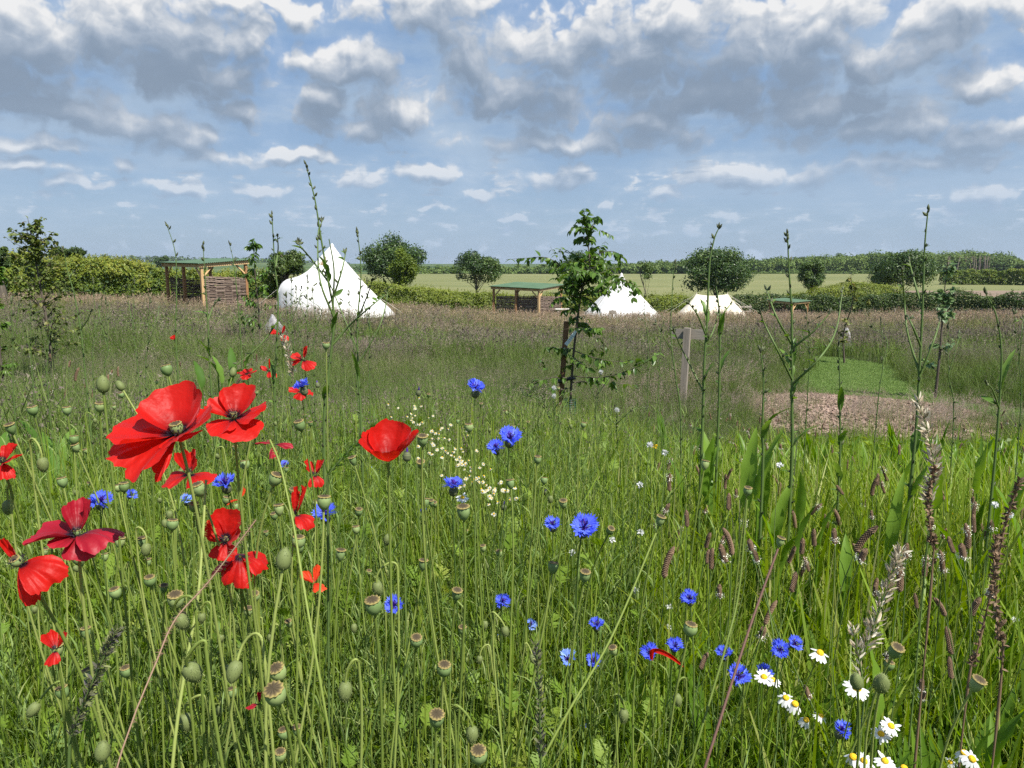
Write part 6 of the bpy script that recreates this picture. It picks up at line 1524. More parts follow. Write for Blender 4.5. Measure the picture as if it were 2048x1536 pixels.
poppy('red poppy behind the cornflower of the rear group', 602, 784, 1.9, [(180, 14, 20, .030, 100, 1), (0, 0, -20, .030, 100, 1), (-90, -10, -50, .026, 110, 1)], 14, 0, None, (.03, .05), 0, 17)
poppy('ragged orange poppy low between the seed pods', 628, 1166, 1.0, [(70, 40, 74, .024, 80, 1.3), (165, 25, 50, .022, 90, 1.3), (-40, 0, -30, .020, 100, 1.2)], 10, 0, orange, (.02, .05), 0, 18)
poppy('red petals showing behind the pale green pod at the lower left', 112, 1300, .74, [(150, 40, 70, .021, 100, 1.2), (30, 45, 78, .021, 100, 1.2), (-90, -20, -60, .016, 110, 1)], 8, 0, None, (.02, .06), 0, 19)
poppy('withered dark red petal near the bottom beside the large ripe pods', 518, 1408, .62, [(90, 50, 80, .010, 80, 1.4), (200, 10, -40, .010, 60, 1.4)], 8, 0, crimson, (.01, .05), 0, 20)
poppy('faded dark red poppy behind the seed pods right of the largest poppy', 548, 890, 1.4, [(20, 10, -40, .034, 70, 1.4), (160, 20, -30, .034, 70, 1.4), (-80, -20, -60, .030, 60, 1.4)], 8, 0, crimson, (.02, .05), 0, 21)
poppy('faint orange poppy half lost in the stalks under the cornflower pair', 478, 1000, 1.35, [(60, 40, 70, .024, 40, 1.2), (190, 0, -40, .022, 60, 1.2)], 8, 0, orange, (.02, .05), 0, 22)

# fallen petal lying on a cornflower
def fallen():
    p = at(1302, 1302, .885); q = [at(1302, 1318, .885), at(1304, 1300, .875), at(1318, 1300, .87), at(1340, 1310, .872), at(1366, 1330, .88)]
    C = smoothline(q, 18); T = unit(np.gradient(C, axis=0)); S = np.cross(T, (0, 1, .2)); S = unit(S); w = .0032 * np.sin(np.linspace(.35, PI - .1, 18)) ** .7; N = np.cross(T, S)
    V = np.stack([C - S * w[:, None] + N * .003, C, C + S * w[:, None] + N * .002], 1).reshape(-1, 3); k = np.arange(17) * 3
    mb = MB(); mb.add(V - p, np.concatenate([np.stack([k, k + 1, k + 4, k + 3], -1), np.stack([k + 1, k + 2, k + 5, k + 4], -1)]), .7)
    tag(link('fallen_petal', mb.mesh('fallen_petal', red), None, p), 'curled red poppy petal caught on a blue cornflower', 'petal')
fallen()

def cornflower(label, px, py, w, S=.042, tilt=None, roll=None, pale=None, group='blue cornflowers', v=None):
    Y = FPX * S / w; p = at(px, py, Y); f = foot(p, spread=.05); k = int(RF.integers(0, 5)) if v is None else v
    tilt = RF.uniform(16, 46) if tilt is None else tilt; roll = RF.normal(0, 14) if roll is None else roll
    o = thing('cornflower', label, 'flower', f, group); M = tilt_matrix(tilt, roll, RF.uniform(0, 6.3)); ax = np.array(M.to_3x3() @ Vector((0, 0, 1))); c = p - f
    me, _ = stem_mesh((0, 0, -.01), c - ax * S * .38, ax * .7 + np.array([0, 0, .5]), .0014, .0011, RF, corn_leaf, 0, .2); link('stem', me, o)
    cu, ra, inn = CORN[k] if pale is None else CORN_PALE[pale]
    for nm, me in (('flower_cup', cu), ('ray_florets', ra), ('inner_florets', inn)): link(nm, me, o, c, M.to_euler(), S)
    return o
for a in [('cornflower in front of the rear red poppies', 605, 774, 46, .042, 16), ('highest cornflower, alone against the grass left of the stake', 951, 777, 50, .042, 14, 4), ('larger upper right flower of the cornflower pair in the middle', 1020, 877, 60, .045, 34, 6), ('smaller lower left flower of the cornflower pair in the middle', 992, 896, 44, .042, 30, -8),
          ('cornflower level with the bowl shaped poppy, seen from the side', 907, 972, 56, .042, 10, 4), ('small cornflower beside a green pod, below the side view one', 846, 1025, 28, .040, 20, -20), ('largest cornflower, opened towards the viewer right of the middle', 1168, 1056, 78, .046, 40, 8), ('flat cornflower just left of the largest one', 1106, 1050, 44, .042, 22, 0),
          ('cornflower under a green seed pod, petals spread to both sides', 650, 1028, 60, .044, 26, 0), ('ragged cornflower beside the poppy with two upright petals', 450, 968, 62, .046, 30, 0), ('small dark cornflower low behind the narrow upright poppy', 570, 930, 26, .040, 20), ('tiny blue cornflower half opened left of the bowl shaped poppy', 744, 941, 20, .036, 5),
          ('cornflower behind the dark crimson poppy', 202, 1003, 56, .044, 24), ('cornflower turned sideways right of the dark crimson poppy', 262, 990, 32, .040, 30, 50), ('pale violet cornflower losing petals under the largest poppy', 372, 1000, 36, .042, 20, 0, 1), ('cornflower right of a large green pod in the lower middle', 788, 1212, 54, .042, 40, 10),
          ('round cornflower low in the middle under the twin pods', 903, 1261, 28, .036, 60), ('cornflower with a missing petal in the lower middle', 1005, 1203, 40, .042, 40, 12), ('pale cornflower seen through the stalks under the missing petal one', 998, 1277, 32, .040, 50, 0, 0), ('pale half open cornflower between two nodding stems', 1062, 1250, 34, .040, 30, 0, 1),
          ('cornflower beside hairy stems on the right, above the pale pod', 1380, 1198, 46, .042, 22), ('cornflower with one pale side left of the long yellow stem', 1193, 1250, 44, .042, 26), ('cornflower crossed by the long yellow stem', 1188, 1322, 42, .042, 30), ('pale blue cornflower with only a few petals left', 1135, 1318, 48, .044, 40, 0, 1),
          ('cornflower under the fallen red petal', 1300, 1306, 48, .043, 34, -8), ('cornflower just right of the fallen red petal', 1350, 1293, 44, .042, 26), ('flat cornflower above the deep blue one on the right', 1448, 1308, 48, .042, 24), ('deep blue cornflower crossed by a reddish stem on the right', 1475, 1352, 66, .044, 44, 8),
          ('cornflower behind the paired daisies', 1528, 1345, 48, .042, 30), ('lower left flower of two overlapping cornflowers on the right', 1560, 1300, 50, .043, 40, -10), ('upper right flower of two overlapping cornflowers on the right', 1588, 1287, 46, .042, 50, 10), ('cornflower seen from the side among the daisies at the lower right', 1682, 1461, 54, .042, 12, 16),
          ('cornflower near the bottom under the long yellow stem', 1173, 1462, 38, .040, 24), ('small cornflower at the bottom left of the reddish leaf shoots', 1483, 1498, 32, .040, 20), ('cornflower behind a striped pod left of the middle', 706, 1097, 30, .040, 20, 20), ('small blue cornflower beside the striped pod', 672, 1101, 18, .036, 30), ('small cornflower beneath a nodding bud left of the middle', 770, 1070, 26, .038, 30), ('narrow cornflower beside the ragged orange poppy', 598, 1168, 26, .040, 10, 60),
          ('cornflower showing right of the hanging crimson poppy', 570, 1076, 26, .040, 20), ('blue cornflower peeping behind the pale hairy bud', 540, 1116, 24, .038, 20), ('faint small cornflower far down beside the daisies', 1445, 1368, 20, .036, 20)]:
    a = list(a) + [.042] * (5 - len(a)) if len(a) < 5 else list(a)
    if a[2] > 1150: a[4] *= .78
    cornflower(*a)

def corn_bud(label, px, py, w, S=.012, tip=True):
    Y = FPX * S / w; p = at(px, py, Y); f = foot(p, spread=.04); o = thing('cornflower_bud', label, 'flower bud', f, 'closed cornflower buds'); M = tilt_matrix(RF.normal(0, 8), RF.normal(0, 8)); ax = np.array(M.to_3x3() @ Vector((0, 0, 1))); c = p - f
    me, _ = stem_mesh((0, 0, -.01), c - ax * S * .6, ax, .0012, .001, RF, corn_leaf, 0); link('stem', me, o)
    link('bud_cup', CORN[0][0], o, c + ax * S * .55, M.to_euler(), S * 3.0)
    if tip:
        mb = MB(); d = RF
        for q in range(9):
            a = q * .7; mb.add([(.05 * math.cos(a), .05 * math.sin(a), -.03), (.05 * math.cos(a + 1), .05 * math.sin(a + 1), -.03), (.035 * math.cos(a + .5), .035 * math.sin(a + .5), .2)], [(0, 1, 2)], RF.random())
        link('petal_tip', mb.mesh('petal_tip', violet, False), o, c + ax * S * .55, M.to_euler(), S * 3.0)
for a in [('slender purple tipped bud alone above the middle grass', 837, 785, 11), ('purple tipped bud in front of the bowl shaped poppy', 814, 912, 17), ('bud right of the cornflower by the rear poppies', 635, 770, 9), ('brown cornflower bud right of the middle, over the flat flower', 1091, 985, 9), ('purple bud among the small white daisies', 1008, 1014, 11), ('dull bud under the bowl shaped poppy', 860, 925, 8), ('bud above the daisies at the lower right', 1594, 1368, 13), ('reddish bud over the cornflower behind a striped pod', 692, 1086, 9), ('brown bud near the largest cornflower', 1044, 1040, 9), ('purple bud at the left of the daisies', 1600, 1425, 10)]:
    corn_bud(*a)

def pod(label, px, py, w, S=.0145, tilt=None, roll=None, k=None, group='green poppy seed pods', stem=None, smat=None):
    Y = FPX * S / w; p = at(px, py, Y); f = foot(p, *(stem or (None, None)), spread=.05); k = int(RF.integers(0, 4)) if k is None else k
    o = thing('poppy_seed_head', label, 'seed head', f, group); M = tilt_matrix(RF.normal(6, 9) if tilt is None else tilt, RF.normal(0, 8) if roll is None else roll, RF.uniform(0, 6)); ax = np.array(M.to_3x3() @ Vector((0, 0, 1))); c = p - f
    me, _ = stem_mesh((0, 0, -.01), c - ax * S * .58, ax, .0018, .0013, RF, smat or hairy, 300 if Y < .9 else (90 if Y < 1.6 else 0), .3); link('stem', me, o)
    q = link('seed_pod', CAPS[k][0], o, c, M.to_euler(), S); link('cap', CAPS[k][1], q)
    return o
for a in [('seed pod in front of the half hidden poppy right of the largest one', 505, 860, 21), ('big seed pod below the largest poppy with a striped cap', 398, 980, 28), ('brown capped green pod between the poppies and the rear cornflower', 600, 852, 22), ('olive pod right of the poppies with a domed cap', 550, 960, 27), ('pale pod over the cornflower with spread petals', 648, 1006, 28), ('pod beside the narrow upright poppy', 558, 1020, 22), ('round pod right of the narrow upright poppy', 597, 1085, 26),
          ('large yellow rimmed pod left of the middle, under the side view cornflower', 927, 1026, 30), ('large pod left of the lower middle cornflower', 747, 1214, 36), ('striped pod under a nodding stem at lower left', 352, 1202, 34), ('blue green pod above the striped one at lower left', 300, 1163, 23), ('tilted striped pod left of the blue green one', 231, 1187, 23), ('small pale pod below the hanging crimson poppy', 510, 1194, 21), ('largest ripe pod with a brown ringed cap near the bottom', 552, 1392, 46, .0158, 22), ('second ripe pod directly behind the largest one', 557, 1347, 36, .0145, 20),
          ('ripe brown capped pod at the bottom left of the middle', 873, 1440, 36, .0150, 16), ('ripe pod above the bottom left of middle one', 888, 1340, 30, .0145, 12, 6), ('tilted green pod under the withered cornflower head', 913, 1190, 25, .0145, 10, 10), ('ripe pod at the bottom edge, lowest in the middle', 957, 1512, 37, .0150, 16), ('small yellow capped pod lowest beside the largest ripe pod', 561, 1512, 26, .0120, 10), ('small yellowish pod just above the lowest one', 568, 1468, 24, .0115, 6), ('pale green pod with pointed cap right of the yellowish pair', 594, 1462, 22, .0115, 6),
          ('seed pod on the long yellow stem right of the largest cornflower', 1320, 1042, 22, .0145, 6, 14), ('pale pod in front of hairy stems in the lower right', 1380, 1260, 28, .0145, 4), ('pod high in the green blades on the right', 1410, 930, 18, .0135), ('pod among the plantain spikes', 1495, 983, 18, .0135), ('pod on a reddish hairy stem leaning right', 1560, 1084, 20, .0140, 4, 14), ('pale pod above the largest cornflower', 1075, 920, 16, .0130), ('pod right of the bowl shaped poppy', 845, 882, 24, .0145), ('dark capped pod under the highest cornflower', 938, 856, 17, .0130),
          ('small yellow round pod left of the fallen petal', 1227, 1302, 20, .0120), ('open brown pod in the green blades at lower right', 1790, 1304, 31, .0145, 22, 10), ('tilted brown capped pod at the right edge of the lower right', 1952, 1370, 33, .0150, 16, 14), ('small lime pod above the cream bud at lower right', 1778, 1332, 20, .0115), ('striped pod in front of the cornflower left of the middle', 681, 1110, 23, .0140), ('dark green pod left of the middle under the tiny cornflowers', 846, 1130, 22, .0140), ('domed pod under the largest cornflower', 1106, 1136, 23, .0140), ('yellow rimmed pod right of the largest cornflower', 1220, 1062, 17, .0130),
          ('striped pod at far lower left in the grass', 172, 1266, 23, .0140), ('pale pod in front of red petals at the lower left', 115, 1300, 28, .0150), ('grey green pod near the bottom left', 125, 1386, 27, .0145), ('dark capped pod beside the purple grass spike', 180, 1352, 32, .0150), ('pod under the dark crimson poppy', 158, 1120, 26, .0145), ('pod half over the broken poppy', 240, 1085, 22, .0140), ('pale pod above the largest poppy', 334, 741, 21, .0140), ('pod at the left edge over the dark leaves', 22, 858, 22, .0140), ('olive pod top left of the largest poppy', 200, 815, 20, .0140), ('thin pod far left above the leaves', 134, 822, 17, .0130), ('far left pod beside the thin one', 66, 822, 19, .0135),
          ('pod on the left between the edge poppy and the largest one', 152, 896, 17, .0130), ('narrow pod left of the largest poppy, lower', 148, 880, 17, .0130), ('small round pod over the cornflower behind the crimson poppy', 248, 975, 20, .0130), ('pod right of the torn poppy', 712, 1060, 16, .0125), ('pod between the torn poppy and the bowl poppy', 706, 922, 18, .0130), ('dark pod left of the poppy with upright petals', 125, 965, 20, .0135), ('pod in the rear grass right of the rear poppies', 652, 692, 14, .0130), ('pod under the cornflower pair', 1021, 968, 18, .0130), ('pod over the small white daisies', 842, 930, 19, .0135), ('pale pod in the middle stalks below the largest poppy', 302, 905, 16, .0125), ('pod above the cup shaped poppy', 490, 930, 18, .0130), ('small pod over the pale violet cornflower', 388, 1015, 20, .0130), ('pod left of the cup shaped poppy', 345, 1050, 22, .0140), ('pod at the crimson poppy\'s right tip', 285, 1085, 22, .0140)]:
    pod(*a)
# many more pods, too alike and too deep in the stalks to be told apart
for k in range(60):
    Y = RF.uniform(.75, 2.6); w = RF.uniform(-.66, .10) * (1 if RF.random() < .8 else .6); x = w * Y; z = RF.uniform(.52, .80) - .03 * Y
    px = W0 / 2 + FPX * w; c, s = math.cos(PITCH), math.sin(PITCH); zz = z - EYE
    py = H0 / 2 - FPX * (zz * c + Y * s) / (Y * c - zz * s); S = RF.uniform(.011, .0145)
    pod('green poppy seed pod deep among the stalks on the left', px, py, FPX * S / Y, S, group='poppy seed pods deep in the stalks')

def bud(label, px, py, w, S=.0125, nod=True, k=None, group='hairy poppy buds', cream_=False):
    Y = FPX * S / w; p = at(px, py, Y); f = foot(p, spread=.05); o = thing('poppy_bud', label, 'flower bud', f, group); c = p - f
    if nod:
        M = tilt_matrix(180 + RF.normal(0, 14), RF.normal(0, 12)); ax = np.array(M.to_3x3() @ Vector((0, 0, 1)))
        me, _ = stem_mesh((0, 0, -.01), c - ax * S * .72, ax, .0016, .0012, RF, hairy, 260 if Y < 1 else 80, hook=S * 1.25)
    else:
        M = tilt_matrix(RF.normal(0, 10), RF.normal(0, 10)); ax = np.array(M.to_3x3() @ Vector((0, 0, 1)))
        me, _ = stem_mesh((0, 0, -.01), c - ax * S * .72, ax, .0016, .0013, RF, hairy, 260 if Y < 1 else 80)
    link('stem', me, o); link('bud', BUDS[int(RF.integers(0, 2))], o, c - ax * S * .73, M.to_euler(), S)
for a in [('brownish nodding hairy bud at the bottom left', 386, 1346, 38), ('green nodding hairy bud right of the brownish one', 468, 1344, 33), ('yellow green nodding bud in the lower left middle', 690, 1384, 31), ('pale upright bud beside the hanging crimson poppy', 568, 1118, 33, .0125, False), ('plump upright bud high on the left', 206, 768, 25, .0125, False), ('pinkish upright bud beside the plump one', 240, 771, 16, .011, False), ('nodding bud in the grass under the striped pod', 364, 1244, 30), ('lime nodding bud at the bottom left', 372, 1445, 28), ('round lime bud at the very bottom left', 205, 1502, 32, .0125, False),
          ('olive nodding bud between the stalks left of the crimson poppy', 86, 930, 22), ('nodding bud behind the blue green pod', 292, 1100, 20), ('upright bud left of the rear poppies', 466, 744, 14, .0115, False), ('nodding bud above the bottom edge pod', 944, 1470, 28), ('nodding bud on the left of the small pod', 1247, 1432, 22), ('nodding bud among the daisies', 1355, 1400, 20), ('egg shaped olive bud over a daisy at lower right', 1713, 1362, 28, .0130, False), ('cream coloured round bud beside the olive one', 1763, 1366, 34, .0140, False), ('yellowish bud hooked over in the middle stalks', 775, 1080, 18), ('slim bud at the side of the largest poppy', 276, 820, 13, .011, False), ('green bud hooked beside the large pod in the lower middle', 756, 1178, 24), ('nodding bud left of the twin ripe pods', 66, 1420, 24), ('nodding bud at the left edge low down', 16, 1015, 22)]:
    bud(*a)
for k in range(34):
    Y = RF.uniform(.8, 2.4); w = RF.uniform(-.66, .08); z = RF.uniform(.50, .76) - .03 * Y; zz = z - EYE; c, s = math.cos(PITCH), math.sin(PITCH)
    bud('small nodding poppy bud deep among the stalks on the left', W0 / 2 + FPX * w, H0 / 2 - FPX * (zz * c + Y * s) / (Y * c - zz * s), FPX * .010 / Y, .010, True, group='poppy buds deep in the stalks')

def daisy(label, px, py, w, S=.030, tilt=None, roll=None, k=None, group='white daisies at the lower right', stem_r=.0011):
    Y = FPX * S / w; p = at(px, py, Y); f = foot(p, spread=.05); k = int(RF.integers(0, 4)) if k is None else k
    o = thing('daisy', label, 'flower', f, group); M = tilt_matrix(RF.uniform(5, 35) if tilt is None else tilt, RF.normal(0, 14) if roll is None else roll, RF.uniform(0, 6)); ax = np.array(M.to_3x3() @ Vector((0, 0, 1))); c = p - f
    me, _ = stem_mesh((0, 0, -.01), c - ax * S * .06, ax, stem_r, stem_r * .8, RF, hairy, 0); link('stem', me, o)
    link('ray_petals', DAISY[k][0], o, c, M.to_euler(), S); link('disc', DAISY[k][1], o, c, M.to_euler(), S)
for a in [('daisy standing alone right of the two overlapping cornflowers', 1640, 1306, 50, .030, 18, 10, 1), ('daisy under the olive bud', 1714, 1376, 60, .031, 24, 0, 0), ('left flower of the paired daisies beside the deep blue cornflower', 1528, 1354, 44, .029, 16, -8), ('right flower of the paired daisies', 1546, 1360, 40, .029, 14, 14), ('daisy at the upper left of the lower daisy cluster', 1572, 1396, 46, .029, 10, -10, 1), ('daisy in the middle of the lower daisy cluster', 1590, 1408, 48, .030, 26, 8), ('drooping daisy below the lower cluster', 1612, 1440, 40, .029, 30, 8, 3), ('daisy half turned away right of the cluster', 1642, 1432, 38, .028, 4, 30, 1),
          ('large daisy right of the side view cornflower', 1782, 1452, 48, .030, 26, 10, 0), ('daisy below left of the large one', 1762, 1468, 46, .029, 18, -6, 2), ('daisy at the bottom edge, left of four', 1706, 1514, 52, .030, 18, -10), ('daisy at the bottom edge, second of four', 1728, 1522, 50, .030, 26, 6), ('daisy at the bottom edge, third of four', 1770, 1522, 50, .030, 20, 0), ('daisy at the bottom edge showing mostly its yellow disc', 1808, 1536, 48, .030, 10, 0, 3), ('daisy at the lower right corner, upper of the pair', 1928, 1506, 48, .030, 20, -8), ('daisy at the lower right corner, lower of the pair', 1944, 1518, 52, .030, 30, 10), ('half closed daisy left of the lower right corner pair', 1900, 1524, 36, .028, 8, -20, 1), ('daisy beneath the side view cornflower', 1494, 1420, 26, .026, 10), ('single daisy below the side view cornflower in the middle', 925, 995, 30, .030, 22, 0, 0)]:
    daisy(*a)
# loose patch of small chamomile daisies left of the cornflower pair
for k in range(110):
    t = (np.floor(RF.random() * 9) + RF.normal(.5, .22)) / 9; px = lerp(800, 1010, t) + RF.normal(0, 26); py = lerp(815, 1000, t) + RF.normal(0, 16); Y = np.interp(py, [780, 830, 900, 1000, 1060], [2.6, 2.3, 1.95, 1.6, 1.4]) * RF.uniform(.95, 1.08)
    S = RF.uniform(.009, .0135); daisy('small chamomile daisy of the loose patch left of the cornflower pair', px, py, FPX * S / Y, S, RF.uniform(10, 60), None, int(RF.integers(4, 8)), group='small chamomile daisies in a loose patch', stem_r=.0006)

def plantain(px=None, py=None, Y=None, k=None, label=None, L=1.0, group='plantain spikes among the grass'):
    p = at(px, py, Y); f = foot(p, RF.normal(0, .05 + .05 * Y * .3), RF.normal(.02, .05)); k = int(RF.integers(0, 6)) if k is None else k
    labs = ['straight brown plantain spike on a thin stem', 'long curved brown plantain spike on a thin stem', 'brown plantain spike with a ring of white anthers low down', 'brown plantain spike with white anthers near its tip', 'slightly bent short brown plantain spike', 'stubby dark plantain spike fringed with white anthers']
    o = thing('plantain', label or labs[k] + ', among the green blades', 'wild plant', f, group); M = tilt_matrix(RF.normal(0, 10), RF.normal(0, 13), RF.uniform(0, 6.3)); ax = np.array(M.to_3x3() @ Vector((0, 0, 1))); c = p - f
    me, _ = stem_mesh((0, 0, -.01), c, ax, .0011, .0009, RF, stalk_green, 0, .2, 14); link('stem', me, o)
    link('spike', SPIKES[k][0], o, c, M.to_euler(), L)
    if SPIKES[k][1]: link('anther_ring', SPIKES[k][1], o, c, M.to_euler(), L)
n = 0
while n < 225:
    Y = 1.12 + 4.4 * RF.random() ** 1.4; w = RF.uniform(.10, .70); x = w * Y
    top = np.interp(Y, [.9, 1.5, 2.5, 4, 5.6], [.68, .60, .50, .40, .34]); z = gz(x, Y) + top * RF.uniform(.62, 1.05); zz = z - EYE
    c, s = math.cos(PITCH), math.sin(PITCH); py = H0 / 2 - FPX * (zz * c + Y * s) / (Y * c - zz * s)
    if RF.random() > sstep(w, .06, .30) * .9 + .08 or (py > 1250 and RF.random() < .55): continue
    plantain(W0 / 2 + FPX * w, py, Y, L=RF.uniform(.8, 1.25)); n += 1
for k in range(22):      # a few far left in the rear grass
    Y = RF.uniform(2.4, 4.2); plantain(RF.uniform(20, 560), RF.uniform(720, 800), Y, L=RF.uniform(.8, 1.1), group='plantain spikes in the rear grass on the left', label='brown plantain spike in the rear grass behind the largest poppy')

# white clover and yellow trefoil low in the grass
def blob_head(label, name, px, py, w, S, mat, n, group, size, pname):
    Y = FPX * S / w; p = at(px, py, Y); f = foot(p, spread=.03); o = thing(name, label, 'flower', f, group); c = p - f; rng = np.random.default_rng(int(px * 7 + py))
    me, _ = stem_mesh((0, 0, -.01), c, (0, 0, 1), .0009, .0008, RF, stalk_green, 0, .2, 12); link('stem', me, o)
    d = unit(rng.normal(0, 1, (n, 3)) + (0, 0, .35)); mb = MB(); mb.add(*leaves(d * S * .12, d, rng.normal(0, 1, (n, 3)), np.full(n, S * .45), np.full(n, S * size), rng.random(n), .2)); link(pname, mb.mesh(pname, mat), o, c)
for k, (px, py) in enumerate([(1281, 1065), (1338, 1214), (1337, 1255), (1990, 1010), (2020, 1030), (1880, 1112), (1280, 970), (1145, 1105), (1990, 1420), (1225, 1080), (1300, 890), (1330, 905), (1560, 930), (2030, 1240), (1270, 1180)]):
    blob_head('small white clover head low in the grass', 'clover', px, py, 14, .014, white_p, 34, 'white clover heads in the grass', .22, 'flower_head')
ym = leaf_mat('trefoil_yellow', [(.70, .46, .01), (.80, .58, .02)], .3, .5, .3, .2)
for k, (px, py) in enumerate([(1875, 1052), (1890, 1046), (1912, 1058), (1878, 1072), (1902, 1030), (1310, 893)]):
    blob_head('yellow trefoil flower in the grass on the right' if k < 5 else 'lone yellow flower in the grass right of the sapling', 'trefoil', px, py, 11, .016, ym, 7, 'yellow trefoil flowers', .35, 'flower_head')

# large pale grass heads, a purple green spike and dry stems
def grass_head(label, pts, Y, n, size, width, mat, seed, name='grass_spike', awn=.35):
    rng = np.random.default_rng(seed); P = np.array([at(px, py, Y) for px, py in pts]); b0 = P[0]; f = np.array([b0[0] + rng.normal(0, .04), b0[1] + rng.normal(0, .04), gz(b0[0], b0[1])]); o = thing(name, label, 'wild plant', f)
    S = smoothline([f - (0, 0, .02)] + [P[0]], 12) - f; H = smoothline(P, 40) - f
    mb = MB(); add_tube(mb, np.vstack([S[:-1], H]), np.linspace(.0016, .0006, 51), 5, .4); link('stem', mb.mesh('grass_stem', stalk_green), o)
    t = rng.random(n); i = t * 39; B = np.stack([np.interp(i, np.arange(40), H[:, k]) for k in range(3)], -1); T = unit(H[-1] - H[0])
    th = rng.uniform(0, 6.3, n); A = unit(np.cross(T, (.1, 1, .2))); C = np.cross(T, A); d = T * rng.uniform(.5, 1.1, (n, 1)) + (np.cos(th)[:, None] * A + np.sin(th)[:, None] * C) * rng.uniform(.4, 1, (n, 1))
    ln = size * rng.uniform(.7, 1.3, n); off = width * (1 - t * .75) * rng.uniform(0, 1, n)
    hb = MB(); hb.add(*leaves(B + unit(d) * off[:, None], d, rng.normal(0, 1, (n, 3)), ln, ln * .26, rng.random(n), .15)); link('seed_head', hb.mesh('grass_seed_head', mat), o)
grass_head('tall cream feathery grass head right of the branching stalk', [(1862, 1010), (1868, 940), (1857, 870), (1836, 800)], 1.15, 190, .013, .014, straw_m, 5)
grass_head('cream feathery grass head low among the plantain spikes', [(1722, 1320), (1752, 1240), (1775, 1170), (1803, 1103)], .95, 230, .011, .016, straw_m, 6)
grass_head('small straggling grass head left of the cream bud', [(1728, 1400), (1722, 1340), (1712, 1290), (1706, 1255)], .9, 60, .010, .014, straw_m, 7)
gpm = leaf_mat('green_purple_spike', [(.11, .10, .10), (.16, .17, .08), (.22, .24, .10)], .2, .6, .2, 0.0)
grass_head('blurred green and purple grass spike leaning right at the lower left', [(140, 1478), (170, 1400), (205, 1320), (232, 1262)], .52, 300, .0065, .004, gpm, 8)
grass_head('green grass spike crossing left of the bowl shaped poppy', [(655, 950), (700, 900), (735, 866), (772, 842)], .85, 200, .007, .004, stalk_leaf, 9)
grass_head('pale grass head beside the highest rear poppy', [(590, 760), (582, 730), (574, 700), (566, 672)], 2.2, 120, .014, .012, straw_m, 10)
grass_head('green grass spike upright at the bottom right of the middle', [(1082, 1520), (1080, 1440), (1076, 1350), (1072, 1290)], .62, 220, .006, .003, gpm, 11)
for k, (pts, Y, lab) in enumerate([([(1930, 1420), (1955, 1300), (1990, 1150), (2010, 1050), (2040, 960)], .95, 'thick dry brown stem leaning right near the right edge'), ([(2000, 1380), (1996, 1260), (1988, 1140), (1992, 1070)], .92, 'dry brown stem with a knobbly top near the right edge'), ([(1862, 1170), (1862, 1080), (1856, 1000), (1870, 930)], 1.05, 'brown twisted stem under the tall cream grass head')]):
    P = np.array([at(a, c_, Y) for a, c_ in pts]); f = np.array([P[0][0], P[0][1], gz(P[0][0], P[0][1])]); o = thing('dry_stem', lab, 'wild plant', f); rng = np.random.default_rng(k)
    C = smoothline([f - (0, 0, .02)] + list(P), 60) - f; mb = MB(); rr = .0016 * (1 + .3 * np.sin(np.linspace(0, 60, 60))) * np.linspace(1.1, .7, 60); add_tube(mb, C, rr, 7, .5)
    hb = MB(); q = 220; i = rng.uniform(16, 59, q); B = np.stack([np.interp(i, np.arange(60), C[:, z]) for z in range(3)], -1); d = rng.normal(0, 1, (q, 3)) + (0, 0, .8); hb.add(*leaves(B, d, rng.normal(0, 1, (q, 3)), np.full(q, .008), np.full(q, .0035), rng.random(q), .2))
    link('stem', mb.mesh('dry_stem', dry_m), o); link('husk', hb.mesh('dry_husk', dry_m), o)
# long bare stems that cross the view
def bare(label, pts, Y, r, mat, hairs, seed):
    rng = np.random.default_rng(seed); P = [at(a, c_, Y + k * .03) for k, (a, c_) in enumerate(pts)]; f = np.array([P[0][0], P[0][1], gz(P[0][0], P[0][1])]) if P[0][2] < .5 else P[0]
    P = np.array(P); d = unit(P[1] - P[0]); f = P[0] - np.array([d[0] * .12, -.03, 0]); f[2] = gz(f[0], f[1]); hh = P[0][2] - f[2]
    C = np.vstack([bez(f - (0, 0, .02), f + (0, 0, hh * .65), P[0] - d * hh * .3, P[0], 22)[:-1], smoothline(P, 29)]) - f; mb = MB(); add_tube(mb, C, np.linspace(r, r * .7, 50), 6, rng.random())
    if hairs:
        i = rng.uniform(8, 49, hairs); B = np.stack([np.interp(i, np.arange(50), C[:, z]) for z in range(3)], -1); th = rng.uniform(0, 6.3, hairs); N = np.stack([np.cos(th), np.sin(th) * .5, rng.normal(0, .25, hairs)], -1); S = np.array([[0, 0, .0003]] * hairs)
        mb.add(np.stack([B - S, B + S, B + N * rng.uniform(.003, .006, (hairs, 1))], 1).reshape(-1, 3), np.arange(3 * hairs).reshape(-1, 3), .95)
    tag(link('bare_stem', mb.mesh('bare_stem', mat), None, f), label, 'stem')
bare('long pale yellow stem leaning right towards the seed pod by the largest cornflower', [(1150, 1400), (1215, 1290), (1265, 1180), (1312, 1066)], .78, .0017, hairy, 0, 1)
bare('hairy reddish stem leaning right across the deep blue cornflower', [(1440, 1440), (1478, 1320), (1515, 1210), (1556, 1098)], .74, .0018, red_stem, 500, 2)
bare('hairy green stem beside the reddish one', [(1420, 1400), (1455, 1280), (1478, 1180), (1494, 1000)], .82, .0017, hairy, 500, 3)
bare('hairy purple brown stem across the cup shaped poppy', [(310, 1330), (350, 1240), (420, 1160), (512, 1040)], .55, .0008, red_stem, 400, 4)
bare('hairy bright green stem right of the striped pod at lower left', [(372, 1330), (395, 1200), (405, 1080), (412, 960)], .62, .0018, hairy, 600, 5)
bare('yellow green stem below the half hidden poppy', [(600, 1130), (585, 1040), (560, 930), (540, 880)], .75, .0016, hairy, 300, 6)

